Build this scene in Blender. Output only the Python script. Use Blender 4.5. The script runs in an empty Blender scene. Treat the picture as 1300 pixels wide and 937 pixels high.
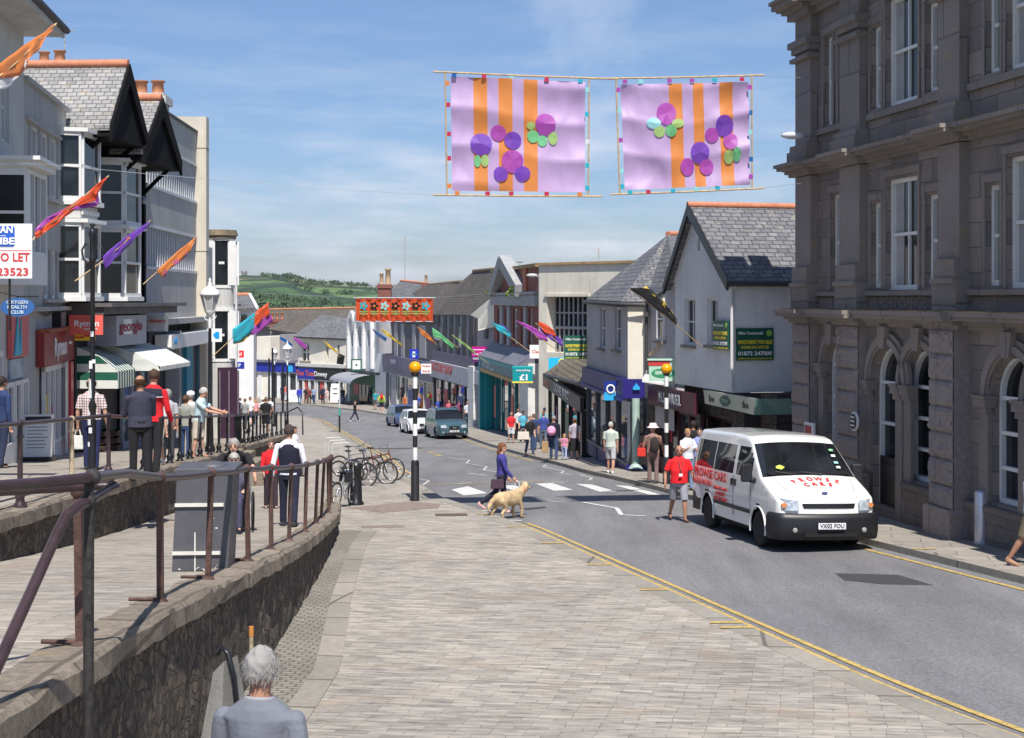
import bpy, bmesh, math, random
import numpy as np
from math import sin, cos, tan, pi, radians, sqrt, atan2, exp, hypot
from mathutils import Vector, Matrix, noise
from mathutils.geometry import tessellate_polygon
random.seed(7)
scene = bpy.context.scene
col = scene.collection
FL, CX, HY, EZ = 1800.0, 650.0, 380.0, 5.0
V = Vector

def P(px, py, D):
    return V(((px-CX)/FL*D, D, EZ+(HY-py)/FL*D))

_t = np.array([-40,-5,0,6,12,20,33,46,61,71,82,105,135,160,400.])
_d = np.array([4.0,3.3,3.25,3.5,4.18,4.50,5.02,5.78,6.85,7.5,8.1,9.3,10.2,10.5,11.5])
_tt = np.arange(-40, 400, 1.0); _dd = np.interp(_tt, _t, _d)
_k = np.ones(7)/7; _ds = np.convolve(np.pad(_dd, 3, mode='edge'), _k, mode='valid')
def road_z(x, y):
    t = -.247*x + .969*y
    return EZ - float(np.interp(t, _tt, _ds))
def pave_z(x, y): return road_z(x, y) + .12
def terr_z(x, y=None):
    y = x if y is None else y
    return EZ - float(np.interp(y, [0,10,18,25,33,52,70,85,112,140,200], [1.8,2.2,2.64,3.08,3.7,5.2,6.45,7.6,9.3,10.1,10.4]))
def ramp_z(x, y=None):
    y = x if y is None else y
    return EZ - float(np.interp(y, [0,6,9.7,12,14.2,16.4,18.2,20.4,24,27,33,37,40], [2.0,2.2,2.40,2.60,2.83,3.05,3.25,3.5,3.86,4.15,4.75,5.12,5.5]))
def G(px, py, zf=road_z, lo=6., hi=300., off=0.):
    f = lambda D: (EZ+(HY-py)/FL*D) - zf((px-CX)/FL*D, D) - off
    D = lo
    while D < hi and f(D) > 0: D += .5
    a, b = D-.5, D
    for _ in range(30):
        m = (a+b)/2
        if f(m) > 0: a = m
        else: b = m
    x = (px-CX)/FL*b
    return V((x, b, zf(x, b)+off))

MATS = {}
class NB:
    def __init__(s, mat):
        mat.use_nodes = True; s.nt = mat.node_tree; s.N = s.nt.nodes; s.L = s.nt.links
        s.b = s.N['Principled BSDF']; s.out = s.N['Material Output']
    def n(s, t, **kw):
        q = s.N.new(t)
        for k, v in kw.items():
            if k.startswith('i_'): q.inputs[k[2:].replace('_', ' ')].default_value = v
            else: setattr(q, k, v)
        return q
    def l(s, a, b): s.L.new(a, b)
    def ramp(s, src, pts):
        r = s.n('ShaderNodeValToRGB'); e = r.color_ramp.elements
        while len(e) < len(pts): e.new(.5)
        for i, (p, c) in enumerate(pts):
            e[i].position = p; e[i].color = tuple(c)+(1,) if len(c) == 3 else c
        s.l(src, r.inputs[0]); return r.outputs[0]
    def mix(s, f, a, b, mode='MIX'):
        m = s.n('ShaderNodeMix', data_type='RGBA', blend_type=mode)
        for sock, v in ((m.inputs[0], f), (m.inputs[6], a), (m.inputs[7], b)):
            if isinstance(v, (int, float)): sock.default_value = v
            elif isinstance(v, tuple): sock.default_value = v+(1,) if len(v) == 3 else v
            else: s.l(v, sock)
        return m.outputs[2]
    def tex(s, coord='Object', scale=(1, 1, 1), rot=(0, 0, 0)):
        tc = s.n('ShaderNodeTexCoord'); mp = s.n('ShaderNodeMapping')
        mp.inputs['Scale'].default_value = scale; mp.inputs['Rotation'].default_value = rot
        s.l(tc.outputs[coord], mp.inputs['Vector']); return mp.outputs[0]
    def noise(s, vec, scale, detail=6, rough=.6):
        q = s.n('ShaderNodeTexNoise'); q.inputs['Scale'].default_value = scale
        q.inputs['Detail'].default_value = detail; q.inputs['Roughness'].default_value = rough
        if vec is not None: s.l(vec, q.inputs['Vector'])
        return q.outputs['Fac']
    def bump(s, h, strength=.4, dist=.02, prev=None):
        q = s.n('ShaderNodeBump'); q.inputs['Strength'].default_value = strength; q.inputs['Distance'].default_value = dist
        s.l(h, q.inputs['Height'])
        if prev is not None: s.l(prev, q.inputs['Normal'])
        s.l(q.outputs[0], s.b.inputs['Normal']); return q.outputs[0]

def mul(c, k): return tuple(min(1, x*k) for x in c[:3])
def M(key, c=(.5, .5, .5), rough=.7, var=.15, scale=3., metal=0., bump=0., bscale=None, spec=None, coat=0., sheen=0., streak=0.):
    """generic painted / cloth / metal surface with a little mottling"""
    if key in MATS: return MATS[key]
    m = bpy.data.materials.new(key); n = NB(m); MATS[key] = m
    n.b.inputs['Roughness'].default_value = rough; n.b.inputs['Metallic'].default_value = metal
    if spec is not None: n.b.inputs['Specular IOR Level'].default_value = spec
    n.b.inputs['Coat Weight'].default_value = coat
    n.b.inputs['Sheen Weight'].default_value = sheen
    v = n.tex('Object')
    f = n.noise(v, scale)
    cc = n.ramp(f, [(.3, mul(c, 1-var)), (.7, mul(c, 1+var))])
    if streak:
        v2 = n.tex('UV', (3, .25, 1)); g = n.noise(v2, 3, 5)
        cc = n.mix(n.ramp(g, [(.45, (0, 0, 0)), (.75, (streak,)*3)]), cc, mul(c, .35))
    n.l(cc, n.b.inputs['Base Color'])
    if bump: n.bump(n.noise(v, bscale or scale*6), bump, .02)
    return m

def mat_render(key, c, dirt=.3, bump=.25, bdist=.02):
    if key in MATS: return MATS[key]
    m = bpy.data.materials.new(key); n = NB(m); MATS[key] = m
    n.b.inputs['Roughness'].default_value = .85
    a = n.noise(n.tex('UV'), .7, 8, .65); s_ = n.noise(n.tex('UV', (2.2, .18, 1)), 1.6, 6, .6)
    cc = n.ramp(a, [(.3, mul(c, .86)), (.7, mul(c, 1.08))])
    cc = n.mix(n.ramp(s_, [(.5, (0, 0, 0)), (.8, (dirt,)*3)]), cc, mul(c, .45))
    n.l(cc, n.b.inputs['Base Color'])
    n.bump(n.noise(n.tex('UV'), 22, 8, .7), bump, bdist)
    return m

def mat_brick(key, c1, c2, mortar, w, h, off=.5, ms=.02, rough=.85, bump=.5, coord='UV', var=.5, nb=.4, lich=None, rotz=0., nscale=8, bd=.03):
    if key in MATS: return MATS[key]
    m = bpy.data.materials.new(key); n = NB(m); MATS[key] = m
    n.b.inputs['Roughness'].default_value = rough
    v = n.tex(coord, (1, 1, 1), (0, 0, rotz))
    wn = n.n('ShaderNodeTexNoise'); wn.inputs['Scale'].default_value = 1.3/h*.3; n.l(v, wn.inputs['Vector'])
    wm = n.n('ShaderNodeMixRGB'); wm.blend_type = 'LINEAR_LIGHT'; wm.inputs[0].default_value = h*.12
    n.l(v, wm.inputs[1]); n.l(wn.outputs['Color'], wm.inputs[2])
    b = n.n('ShaderNodeTexBrick'); b.offset = off
    b.inputs['Scale'].default_value = 1; b.inputs['Brick Width'].default_value = w; b.inputs['Row Height'].default_value = h
    b.inputs['Mortar Size'].default_value = ms*h; b.inputs['Mortar Smooth'].default_value = .3; b.inputs['Bias'].default_value = -.1
    b.inputs['Color1'].default_value = c1+(1,); b.inputs['Color2'].default_value = c2+(1,); b.inputs['Mortar'].default_value = mortar+(1,)
    n.l(wm.outputs[0], b.inputs['Vector'])
    f = n.noise(v, nscale, 8, .7)
    cc = n.mix(n.ramp(f, [(.3, (var,)*3), (.62, (0, 0, 0))]), b.outputs['Color'], mul(mortar, .8))
    g = n.noise(v, .45, 5, .6)
    cc = n.mix(.45, cc, n.ramp(g, [(.3, (.55,)*3), (.7, (1.3, 1.3, 1.3))]), 'MULTIPLY')
    if lich:
        q = n.noise(v, 2.5, 9, .75)
        cc = n.mix(n.ramp(q, [(.56, (0, 0, 0)), (.66, (lich[3],)*3)]), cc, lich[:3])
    n.l(cc, n.b.inputs['Base Color'])
    h1 = n.bump(n.ramp(b.outputs['Fac'], [(0, (1, 1, 1)), (1, (0, 0, 0))]), bump, bd)
    n.bump(f, nb, .03, h1)
    return m

def mat_setts(key, c, deg, w, h):
    m = bpy.data.materials.new(key); n = NB(m); MATS[key] = m; n.b.inputs['Roughness'].default_value = .85
    v = n.tex('UV', (1, 1, 1), (0, 0, radians(deg)))
    wn = n.n('ShaderNodeTexNoise'); wn.inputs['Scale'].default_value = 2.5; n.l(v, wn.inputs['Vector'])
    wm = n.n('ShaderNodeMixRGB'); wm.blend_type = 'LINEAR_LIGHT'; wm.inputs[0].default_value = .035; n.l(v, wm.inputs[1]); n.l(wn.outputs['Color'], wm.inputs[2])
    b = n.n('ShaderNodeTexBrick'); b.offset = .43; b.offset_frequency = 3
    for k, q in (('Scale', 1), ('Brick Width', w), ('Row Height', h), ('Mortar Size', .006), ('Mortar Smooth', .6), ('Bias', -.2)): b.inputs[k].default_value = q
    b.inputs['Color1'].default_value = mul(c, 1.18)+(1,); b.inputs['Color2'].default_value = mul(c, .80)+(1,); b.inputs['Mortar'].default_value = mul(c, .74)+(1,)
    n.l(wm.outputs[0], b.inputs['Vector'])
    st = n.n('ShaderNodeMapping'); st.inputs['Scale'].default_value = (2.2, 11, 1); n.l(v, st.inputs[0])
    f = n.noise(st.outputs[0], 1., 9, .72); g = n.noise(v, .35, 5, .6); k = n.noise(v, 1.1, 4, .6)
    cc = n.mix(.75, b.outputs['Color'], n.ramp(f, [(.34, (.3, .3, .32)), (.48, (.95, .95, .95)), (.66, (1.5, 1.47, 1.4))]), 'MULTIPLY')
    cc = n.mix(.7, cc, n.ramp(g, [(.3, (.72, .72, .74)), (.7, (1.18, 1.16, 1.12))]), 'MULTIPLY')
    cc = n.mix(n.ramp(k, [(.55, (0, 0, 0)), (.72, (.45,)*3)]), cc, (c[0]*1.05, c[1]*.82, c[2]*.62))
    cc = n.mix(n.ramp(n.noise(v, 4, 8, .8), [(.62, (0, 0, 0)), (.7, (.5,)*3)]), cc, mul(c, .4))
    n.l(cc, n.b.inputs['Base Color'])
    h1 = n.bump(n.ramp(b.outputs['Fac'], [(0, (1, 1, 1)), (1, (0, 0, 0))]), .5, .02); n.bump(f, .7, .03, h1)
    return m

def mat_rubble(key, c1, c2, mortar, scale=4., squash=1.6, coord='UV'):
    if key in MATS: return MATS[key]
    m = bpy.data.materials.new(key); n = NB(m); MATS[key] = m
    n.b.inputs['Roughness'].default_value = .95
    v = n.tex(coord, (1, squash, 1))
    wn = n.n('ShaderNodeTexNoise'); wn.inputs['Scale'].default_value = 3; n.l(v, wn.inputs['Vector'])
    wm = n.n('ShaderNodeMixRGB'); wm.blend_type = 'LINEAR_LIGHT'; wm.inputs[0].default_value = .12
    n.l(v, wm.inputs[1]); n.l(wn.outputs['Color'], wm.inputs[2])
    vo = n.n('ShaderNodeTexVoronoi', feature='DISTANCE_TO_EDGE'); vo.inputs['Scale'].default_value = scale
    vc = n.n('ShaderNodeTexVoronoi'); vc.inputs['Scale'].default_value = scale
    n.l(wm.outputs[0], vo.inputs['Vector']); n.l(wm.outputs[0], vc.inputs['Vector'])
    sep = n.n('ShaderNodeSeparateColor'); n.l(vc.outputs['Color'], sep.inputs[0])
    cc = n.mix(sep.outputs[0], c1, c2)
    cc = n.mix(n.ramp(n.noise(v, 9, 8, .75), [(.38, (.9,)*3), (.62, (0, 0, 0))]), cc, mul(mortar, .5))
    cc = n.mix(n.ramp(n.noise(n.tex(coord, (5, 1.2, 1)), 2.2, 8, .75), [(.5, (0, 0, 0)), (.66, (.6,)*3)]), cc, (.30, .25, .18))
    e = n.ramp(vo.outputs['Distance'], [(.0, (0, 0, 0)), (.09, (1, 1, 1))])
    cc = n.mix(e, mortar, cc)
    n.l(cc, n.b.inputs['Base Color'])
    h1 = n.bump(e, .7, .05); n.bump(n.noise(v, 14, 8, .7), .6, .03, h1)
    return m

def mat_asphalt():
    m = bpy.data.materials.new('asphalt'); n = NB(m)
    v = n.tex('Object'); n.b.inputs['Roughness'].default_value = .8
    a = n.noise(v, .25, 6, .6); b = n.noise(v, 24, 5, .85); c = n.noise(n.tex('Object', (.5, .06, 1), (0, 0, radians(-12))), 3, 6)
    cc = n.ramp(b, [(.3, (.068, .067, .070)), (.7, (.275, .268, .272))])
    cc = n.mix(.75, cc, n.ramp(a, [(.3, (.8, .8, .82)), (.7, (1.2, 1.2, 1.18))]), 'MULTIPLY')
    cc = n.mix(.6, cc, n.ramp(c, [(.35, (.75,)*3), (.65, (1.2,)*3)]), 'MULTIPLY')
    n.l(cc, n.b.inputs['Base Color']); n.bump(b, .5, .01)
    return m

def mat_glass(key, c=(.014, .017, .02), rough=.03, spec=.55, var=.6):
    """window glass seen from outside in daylight: dark room behind a mirror-like pane"""
    if key in MATS: return MATS[key]
    m = bpy.data.materials.new(key); n = NB(m); MATS[key] = m
    n.b.inputs['Roughness'].default_value = rough; n.b.inputs['Specular IOR Level'].default_value = spec; n.b.inputs['IOR'].default_value = 1.45
    f = n.noise(n.tex('Object'), .9, 2)
    n.l(n.ramp(f, [(.35, mul(c, 1-var)), (.65, mul(c, 1+var))]), n.b.inputs['Base Color'])
    return m

class MB:
    def __init__(s): s.v = []; s.f = []; s.mi = []; s.cur = 0; s.smooth = []
    def add(s, vs, fs, smooth=False):
        o = len(s.v); s.v += [tuple(p) for p in vs]
        for f in fs: s.f.append([i+o for i in f]); s.mi.append(s.cur); s.smooth.append(smooth)
        return s
    def quad(s, *pts): return s.add(pts, [list(range(len(pts)))])
    def box(s, x0, x1, y0, y1, z0, z1, M_=None):
        vs = [V((x, y, z)) for z in (z0, z1) for y in (y0, y1) for x in (x0, x1)]
        if M_ is not None: vs = [M_ @ p for p in vs]
        return s.add(vs, [(0, 2, 3, 1), (4, 5, 7, 6), (0, 1, 5, 4), (2, 6, 7, 3), (0, 4, 6, 2), (1, 3, 7, 5)])
    def hexa(s, lo, hi):
        """lo, hi: 4 points each, anticlockwise seen from above"""
        return s.add(list(lo)+list(hi), [(3, 2, 1, 0), (4, 5, 6, 7)]+[(i, (i+1) % 4, 4+(i+1) % 4, 4+i) for i in range(4)])
    def prism(s, poly, y0, y1, plane='xz', smooth=False):
        n = len(poly)
        mk = (lambda a, b, c: V((a, c, b))) if plane == 'xz' else ((lambda a, b, c: V((a, b, c))) if plane == 'xy' else (lambda a, b, c: V((c, a, b))))
        vs = [mk(a, b, y0) for a, b in poly]+[mk(a, b, y1) for a, b in poly]
        tri = tessellate_polygon([[V((a, b, 0)) for a, b in poly]])
        fs = [list(t) for t in tri]+[[i+n for i in reversed(t)] for t in tri]
        s.add(vs, fs); s.add(vs, [(i, (i+1) % n, n+(i+1) % n, n+i) for i in range(n)], smooth); return s
    def cyl(s, a, b, r0, r1=None, n=10, caps=True, smooth=True):
        a, b = V(a), V(b); r1 = r0 if r1 is None else r1
        d = (b-a); d = d.normalized() if d.length > 1e-9 else V((0, 0, 1))
        u = d.orthogonal().normalized(); w = d.cross(u)
        vs = [a+(u*cos(2*pi*i/n)+w*sin(2*pi*i/n))*r0 for i in range(n)]+[b+(u*cos(2*pi*i/n)+w*sin(2*pi*i/n))*r1 for i in range(n)]
        s.add(vs, [(i, (i+1) % n, n+(i+1) % n, n+i) for i in range(n)], smooth)
        if caps: s.add(vs[:n], [list(range(n))[::-1]]); s.add(vs[n:], [list(range(n))])
        return s
    def tube(s, pts, r, n=8, close=False):
        pts = [V(p) for p in pts]; m = len(pts); rs = r if isinstance(r, (list, tuple)) else [r]*m
        ring = []; u = None
        for i, p in enumerate(pts):
            if close: d = pts[(i+1) % m]-pts[i-1]
            else: d = pts[min(i+1, m-1)]-pts[max(i-1, 0)]
            d.normalize()
            if u is None: u = d.orthogonal().normalized()
            else:
                u = u-d*u.dot(d); u = u.normalized() if u.length > 1e-6 else d.orthogonal().normalized()
            w = d.cross(u); ring.append([p+(u*cos(2*pi*k/n)+w*sin(2*pi*k/n))*rs[i] for k in range(n)])
        vs = [q for rr in ring for q in rr]; fs = []
        for i in range(m if close else m-1):
            j = (i+1) % m
            for k in range(n): fs.append((i*n+k, i*n+(k+1) % n, j*n+(k+1) % n, j*n+k))
        s.add(vs, fs, True)
        if not close: s.add(ring[0], [list(range(n))[::-1]]); s.add(ring[-1], [list(range(n))])
        return s
    def lathe(s, prof, c=(0, 0, 0), n=14, smooth=True, axis='z'):
        vs = []
        for r, h in prof:
            for k in range(n):
                a = 2*pi*k/n
                if axis == 'z': p = V((r*cos(a), r*sin(a), h))
                elif axis == 'x': p = V((h, r*cos(a), r*sin(a)))
                else: p = V((r*sin(a), h, r*cos(a)))
                vs.append(V(c)+p)
        fs = [(i*n+k, i*n+(k+1) % n, (i+1)*n+(k+1) % n, (i+1)*n+k) for i in range(len(prof)-1) for k in range(n)]
        s.add(vs, fs, smooth)
        if prof[0][0] > 1e-5: s.add(vs[:n], [list(range(n))[::-1]])
        if prof[-1][0] > 1e-5: s.add(vs[-n:], [list(range(n))])
        return s
    def ball(s, c, r, n=12, sc=(1, 1, 1), M_=None):
        vs = []; m = n//2+1
        for i in range(m+1):
            t = pi*i/m
            for k in range(n):
                a = 2*pi*k/n; p = V((sin(t)*cos(a)*r*sc[0], sin(t)*sin(a)*r*sc[1], cos(t)*r*sc[2]))
                if M_ is not None: p = M_ @ p
                vs.append(V(c)+p)
        s.add(vs, [(i*n+k, (i+1)*n+k, (i+1)*n+(k+1) % n, i*n+(k+1) % n) for i in range(m) for k in range(n)], True); return s
    def wall(s, outer, holes=(), y=0., rec=.12):
        """flat wall in the local xz plane facing -y, with holes and their reveals"""
        loops = [list(outer)]+[list(h) for h in holes]
        vs = [V((a, b, 0)) for L in loops for a, b in L]
        tri = tessellate_polygon([[V((a, b, 0)) for a, b in L] for L in loops])
        fs = []
        for t in tri:
            a, b, c = (vs[i] for i in t)
            cr = (b-a).cross(c-a).z
            fs.append(list(t) if cr > 0 else list(reversed(t)))
        s.add([V((p.x, y, p.y)) for p in vs], fs)
        for h in holes:
            n = len(h)
            s.add([V((a, y, b)) for a, b in h]+[V((a, y+rec, b)) for a, b in h], [(i, (i+1) % n, n+(i+1) % n, n+i) for i in range(n)])
        return s
    def build(s, name, mats, parent=None, mat=None):
        if not isinstance(mats, (list, tuple)): mats = [mats]
        me = bpy.data.meshes.new(name)
        me.from_pydata(s.v, [], s.f)
        for m in mats: me.materials.append(m)
        me.polygons.foreach_set('material_index', s.mi)
        me.polygons.foreach_set('use_smooth', s.smooth)
        me.update()
        autouv(me)
        o = bpy.data.objects.new(name, me); col.objects.link(o)
        if parent is not None: o.parent = parent
        if mat is not None: o.matrix_world = mat
        return o

def autouv(me):
    nv = len(me.vertices); nl = len(me.loops)
    if nl == 0: return
    co = np.empty(nv*3); me.vertices.foreach_get('co', co); co = co.reshape(-1, 3)
    vi = np.empty(nl, dtype=np.int32); me.loops.foreach_get('vertex_index', vi)
    npol = len(me.polygons)
    nr = np.empty(npol*3); me.polygons.foreach_get('normal', nr); nr = nr.reshape(-1, 3)
    tot = np.empty(npol, dtype=np.int32); me.polygons.foreach_get('loop_total', tot)
    pi_ = np.repeat(np.arange(npol), tot); n = nr[pi_]; p = co[vi]
    u = np.stack([-n[:, 1], n[:, 0], np.zeros(nl)], 1); ul = np.linalg.norm(u, axis=1)
    flat = ul < .25
    u[~flat] /= ul[~flat][:, None]; u[flat] = (1, 0, 0)
    v = np.cross(n, u); v[flat] = (0, 1, 0)
    uv = np.stack([(p*u).sum(1), (p*v).sum(1)], 1)
    L = me.uv_layers.new(name='UVMap'); L.data.foreach_set('uv', uv.ravel().astype(np.float32))

def tag(o, label=None, cat=None, group=None, kind=None):
    if label: o['label'] = label
    if cat: o['category'] = cat
    if group: o['group'] = group
    if kind: o['kind'] = kind
    return o
def root(name, loc=(0, 0, 0), rz=0., label=None, cat=None, group=None, mat=None):
    o = bpy.data.objects.new(name, None); col.objects.link(o); o.empty_display_size = .2
    if mat is not None: o.matrix_world = mat
    else: o.location = loc; o.rotation_euler = (0, 0, rz)
    return tag(o, label, cat, group)
def kids(o): return [c for c in bpy.data.objects if c.parent == o]
def copy_tree(o, parent=None):
    c = o.copy(); col.objects.link(c); c.parent = parent
    for ch in KID.get(o.name, kids(o)): copy_tree(ch, c)
    return c
KID = {}

FONTS = {}
def text_mesh(txt, size, w=None, bold=.0, depth=.004, align='CENTER', squeeze=1.):
    cu = bpy.data.curves.new('t', 'FONT'); cu.body = txt; cu.size = size; cu.align_x = align; cu.align_y = 'CENTER'
    cu.extrude = depth; cu.offset = bold*size; cu.resolution_u = 2
    ob = bpy.data.objects.new('t', cu); col.objects.link(ob)
    dg = bpy.context.evaluated_depsgraph_get()
    me = bpy.data.meshes.new_from_object(ob.evaluated_get(dg))
    bpy.data.objects.remove(ob); bpy.data.curves.remove(cu)
    xs = [v.co.x for v in me.vertices]
    if w and xs:
        k = w/(max(xs)-min(xs))
        if align == 'CENTER' or True:
            for v in me.vertices: v.co.x *= k*squeeze
    return me
def text(txt, x, y, z, size, mat, parent, w=None, bold=.02, name='lettering', align='CENTER', rot=None, flat=False, depth=.004):
    """lettering standing in the local xz plane, facing -y (flat=True: keep xy)"""
    me = text_mesh(txt, size, w, bold, depth, align)
    R = Matrix.Identity(4) if flat else Matrix.Rotation(pi/2, 4, 'X')
    if rot is not None: R = rot @ R
    me.transform(Matrix.Translation((x, y, z)) @ R)
    me.materials.clear(); me.materials.append(mat)
    o = bpy.data.objects.new(name, me); col.objects.link(o); o.parent = parent
    return o

class Fac:
    """vertical facade between two plan points; local x along it, y into the building, z up (absolute height)"""
    def __init__(s, A, B):
        s.a = V((P(A[0], 0, A[1]).x, A[1])); s.b = V((P(B[0], 0, B[1]).x, B[1]))
        s.L = (s.b-s.a).length; s.t = (s.b-s.a)/s.L; s.n = V((-s.t.y, s.t.x))
        s.M = Matrix(((s.t.x, s.n.x, 0, s.a.x), (s.t.y, s.n.y, 0, s.a.y), (0, 0, 1, 0), (0, 0, 0, 1)))
    def D(s, px, dy=0.):
        k = (px-CX)/FL; a = s.a+s.n*dy
        u = (k*a.y-a.x)/(s.t.x-k*s.t.y); return u, a.y+s.t.y*u
    def x(s, px, dy=0.): return s.D(px, dy)[0]
    def z(s, px, py, dy=0.): return EZ+(HY-py)/FL*s.D(px, dy)[1]
    def w(s, x, y, z): return s.M @ V((x, y, z))
    def root(s, name, label, cat, group=None): return root(name, mat=s.M, label=label, cat=cat, group=group)
    def r(s, px0, px1, py0, py1, dy=0.):
        """pixel rectangle -> x0,x1,z0,z1 on the facade (heights measured at the middle)"""
        x0, x1 = s.x(px0, dy), s.x(px1, dy); m = (px0+px1)/2
        return x0, x1, s.z(m, py1, dy), s.z(m, py0, dy)

def rect(x0, x1, z0, z1): return [(x0, z0), (x1, z0), (x1, z1), (x0, z1)]
def arch(x0, x1, z0, z1, n=10, k=.5):
    c = (x0+x1)/2; r = (x1-x0)/2; zs = z1-r*2*k
    return [(x0, z0), (x1, z0)]+[(c+r*cos(a), zs+2*k*r*sin(a)) for a in [pi*i/n for i in range(n+1)]]

def window(par, x0, x1, z0, z1, y=.1, fr=.06, cols=1, rows=2, fm=None, gm=None, sill=None, sm=None, cur=False, name='window', dep=.06):
    """sash window set into an opening: frame mesh with its pane (and sill) as sub-parts"""
    fm = fm or M('white_joinery', (.72, .72, .7), .5, .06); gm = gm or mat_glass('dark_glass')
    b = MB()
    b.box(x0, x0+fr, y-dep, y+.01, z0, z1).box(x1-fr, x1, y-dep, y+.01, z0, z1)
    b.box(x0+fr, x1-fr, y-dep, y+.01, z0, z0+fr*1.2).box(x0+fr, x1-fr, y-dep, y+.01, z1-fr, z1)
    q = fr*.55
    for i in range(1, cols):
        c = x0+(x1-x0)*i/cols; b.box(c-q/2, c+q/2, y-dep*.6, y+.008, z0+fr, z1-fr)
    for i in range(1, rows):
        c = z0+(z1-z0)*i/rows; b.box(x0+fr, x1-fr, y-dep*.75, y+.009, c-q*.7, c+q*.7)
    o = b.build(name, fm, par)
    MB().box(x0+fr*.5, x1-fr*.5, y+.002, y+.02, z0+fr*.5, z1-fr*.5).build('pane', gm, o)
    if sill: MB().box(x0-.08, x1+.08, -sill, .0+y*.5, z0-.09, z0-.002).build('sill', sm or fm, o)
    if cur:
        MB().box(x0+fr, x0+(x1-x0)*.3, y-.006, y, z0+fr, z1-fr).box(x1-(x1-x0)*.25, x1-fr, y-.006, y, z0+fr, z1-fr).build('curtain', M('net_curtain', (.35, .34, .33), .9), o)
    return o
ASPH = mat_asphalt()
SETTS = mat_setts('granite_paving', (.322, .295, .258), 12, .33, .125)
SETTS2 = mat_setts('ramp_paving', (.315, .282, .242), 2, .45, .115)
FLAGS = mat_brick('flagstones', (.36, .325, .28), (.29, .26, .225), (.20, .18, .155), 1.0, .55, ms=.03, bump=.5, nb=.4, var=.45, rotz=radians(13), nscale=4)
KERB = mat_brick('kerb_granite', (.335, .305, .26), (.285, .26, .22), (.14, .12, .10), 1.2, 3., ms=.01, bump=.4, nb=.4, var=.35, rotz=radians(100), nscale=9)
RUB = mat_rubble('rubble_wall', (.21, .16, .11), (.065, .052, .042), (.075, .06, .048), 6.5, 1.2)
COPE = mat_brick('coping_stone', (.33, .275, .21), (.25, .205, .155), (.13, .105, .08), .9, 3., ms=.01, var=.8, nb=.9, rotz=radians(90), nscale=12, lich=(.3, .2, .08, .4))

def ip(pts):
    pts = sorted(pts, key=lambda p: p[1]); ys = [p[1] for p in pts]; xs = [p[0] for p in pts]
    return lambda y: float(np.interp(y, ys, xs))
lk = [G(*p) for p in ((1040, 848), (850, 760), (660, 672), (620, 657), (563, 638), (532, 619), (495, 600), (475, 579), (440, 557), (406, 536))]
lkp = [(p.x, p.y) for p in lk]
dxy = (lkp[0][0]-lkp[2][0])/(lkp[0][1]-lkp[2][1])
lkp = [(lkp[0][0]+dxy*(2-lkp[0][1]), 2.)]+lkp+[(-17.1, 116), (-30, 121), (-80, 131)]
LK = ip(lkp)
rk = [G(*p) for p in ((1300, 742), (1105, 693), (882, 636), (802, 614.5), (740, 600.5), (639, 571.5), (592.7, 556), (507.5, 530.7), (461, 522.6), (400, 515.5))]
rkp = [(p.x, p.y) for p in rk]
rdx = (rkp[0][0]-rkp[1][0])/(rkp[0][1]-rkp[1][1])
rkp = [(rkp[0][0]+rdx*(2-rkp[0][1]), 2.)]+rkp+[(-25, 140.5), (-80, 148)]
RK = ip(rkp)
EDG = ip([(-5.6, 2), (-5.85, 12), (-5.98, 18), (-6.3, 23), (-6.8, 29), (-7.6, 40), (-8.4, 45), (-9.3, 55), (-9.6, 62), (-11.5, 63), (-18, 100), (-26, 116)])
WAL = ip([(-2.72, 2), (-2.78, 12), (-2.84, 17), (-2.95, 20), (-3.15, 24), (-3.42, 28), (-4.02, 33.3), (-4.4, 37)])

def ribbon(name, L, R, y0, y1, zf, mat, off=0., step=.8, nx=6, skirt=0., parent=None, thick=0.):
    b = MB(); ny = max(1, int((y1-y0)/step)); fx = lambda g, y: g(y) if callable(g) else g
    vs = []
    for j in range(ny+1):
        y = y0+(y1-y0)*j/ny; a, c = fx(L, y), fx(R, y)
        for i in range(nx+1):
            x = a+(c-a)*i/nx; vs.append((x, y, zf(x, y)+off))
    w = nx+1
    b.add(vs, [(j*w+i, j*w+i+1, (j+1)*w+i+1, (j+1)*w+i) for j in range(ny) for i in range(nx)], True)
    if skirt:
        for side in (0, nx):
            e = [V(vs[j*w+side]) for j in range(ny+1)]; d = V((0, 0, -skirt))
            q = e+[p+d for p in e]; m = len(e)
            fs = [(j, j+1, m+j+1, m+j) if side == 0 else (j, m+j, m+j+1, j+1) for j in range(m-1)]
            b.add(q, fs)
        for j in (0, ny):
            e = [V(vs[j*w+i]) for i in range(w)]; q = e+[p+V((0, 0, -skirt)) for p in e]
            b.add(q, [(i, i+1, w+i+1, w+i) for i in range(w-1)])
    return b.build(name, mat, parent)

tag(ribbon('road', lambda y: LK(y)-.3, lambda y: RK(y)+.3, 2, 148, road_z, ASPH, step=.4, nx=10), kind='structure')
KW = .34
tag(ribbon('pavement', -40, lambda y: LK(y)-KW, 2, 130, pave_z, SETTS, skirt=.3, nx=14), kind='structure')
tag(ribbon('kerb', lambda y: LK(y)-KW, LK, 2, 130, pave_z, KERB, .003, skirt=.3, nx=1), kind='structure')
tag(ribbon('pavement', lambda y: RK(y)+.2, 30, 2, 170, pave_z, FLAGS, skirt=.3, nx=14), kind='structure')
tag(ribbon('kerb', RK, lambda y: RK(y)+.2, 2, 148, pave_z, KERB, .003, skirt=.3, nx=1), kind='structure')
tag(ribbon('pavement', -110, lambda y: RK(y), 140.5, 175, pave_z, FLAGS, skirt=.3, nx=14), kind='structure')
gl = [G(400, 848, pave_z), G(420, 760, pave_z), G(446, 690, pave_z)]
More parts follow.
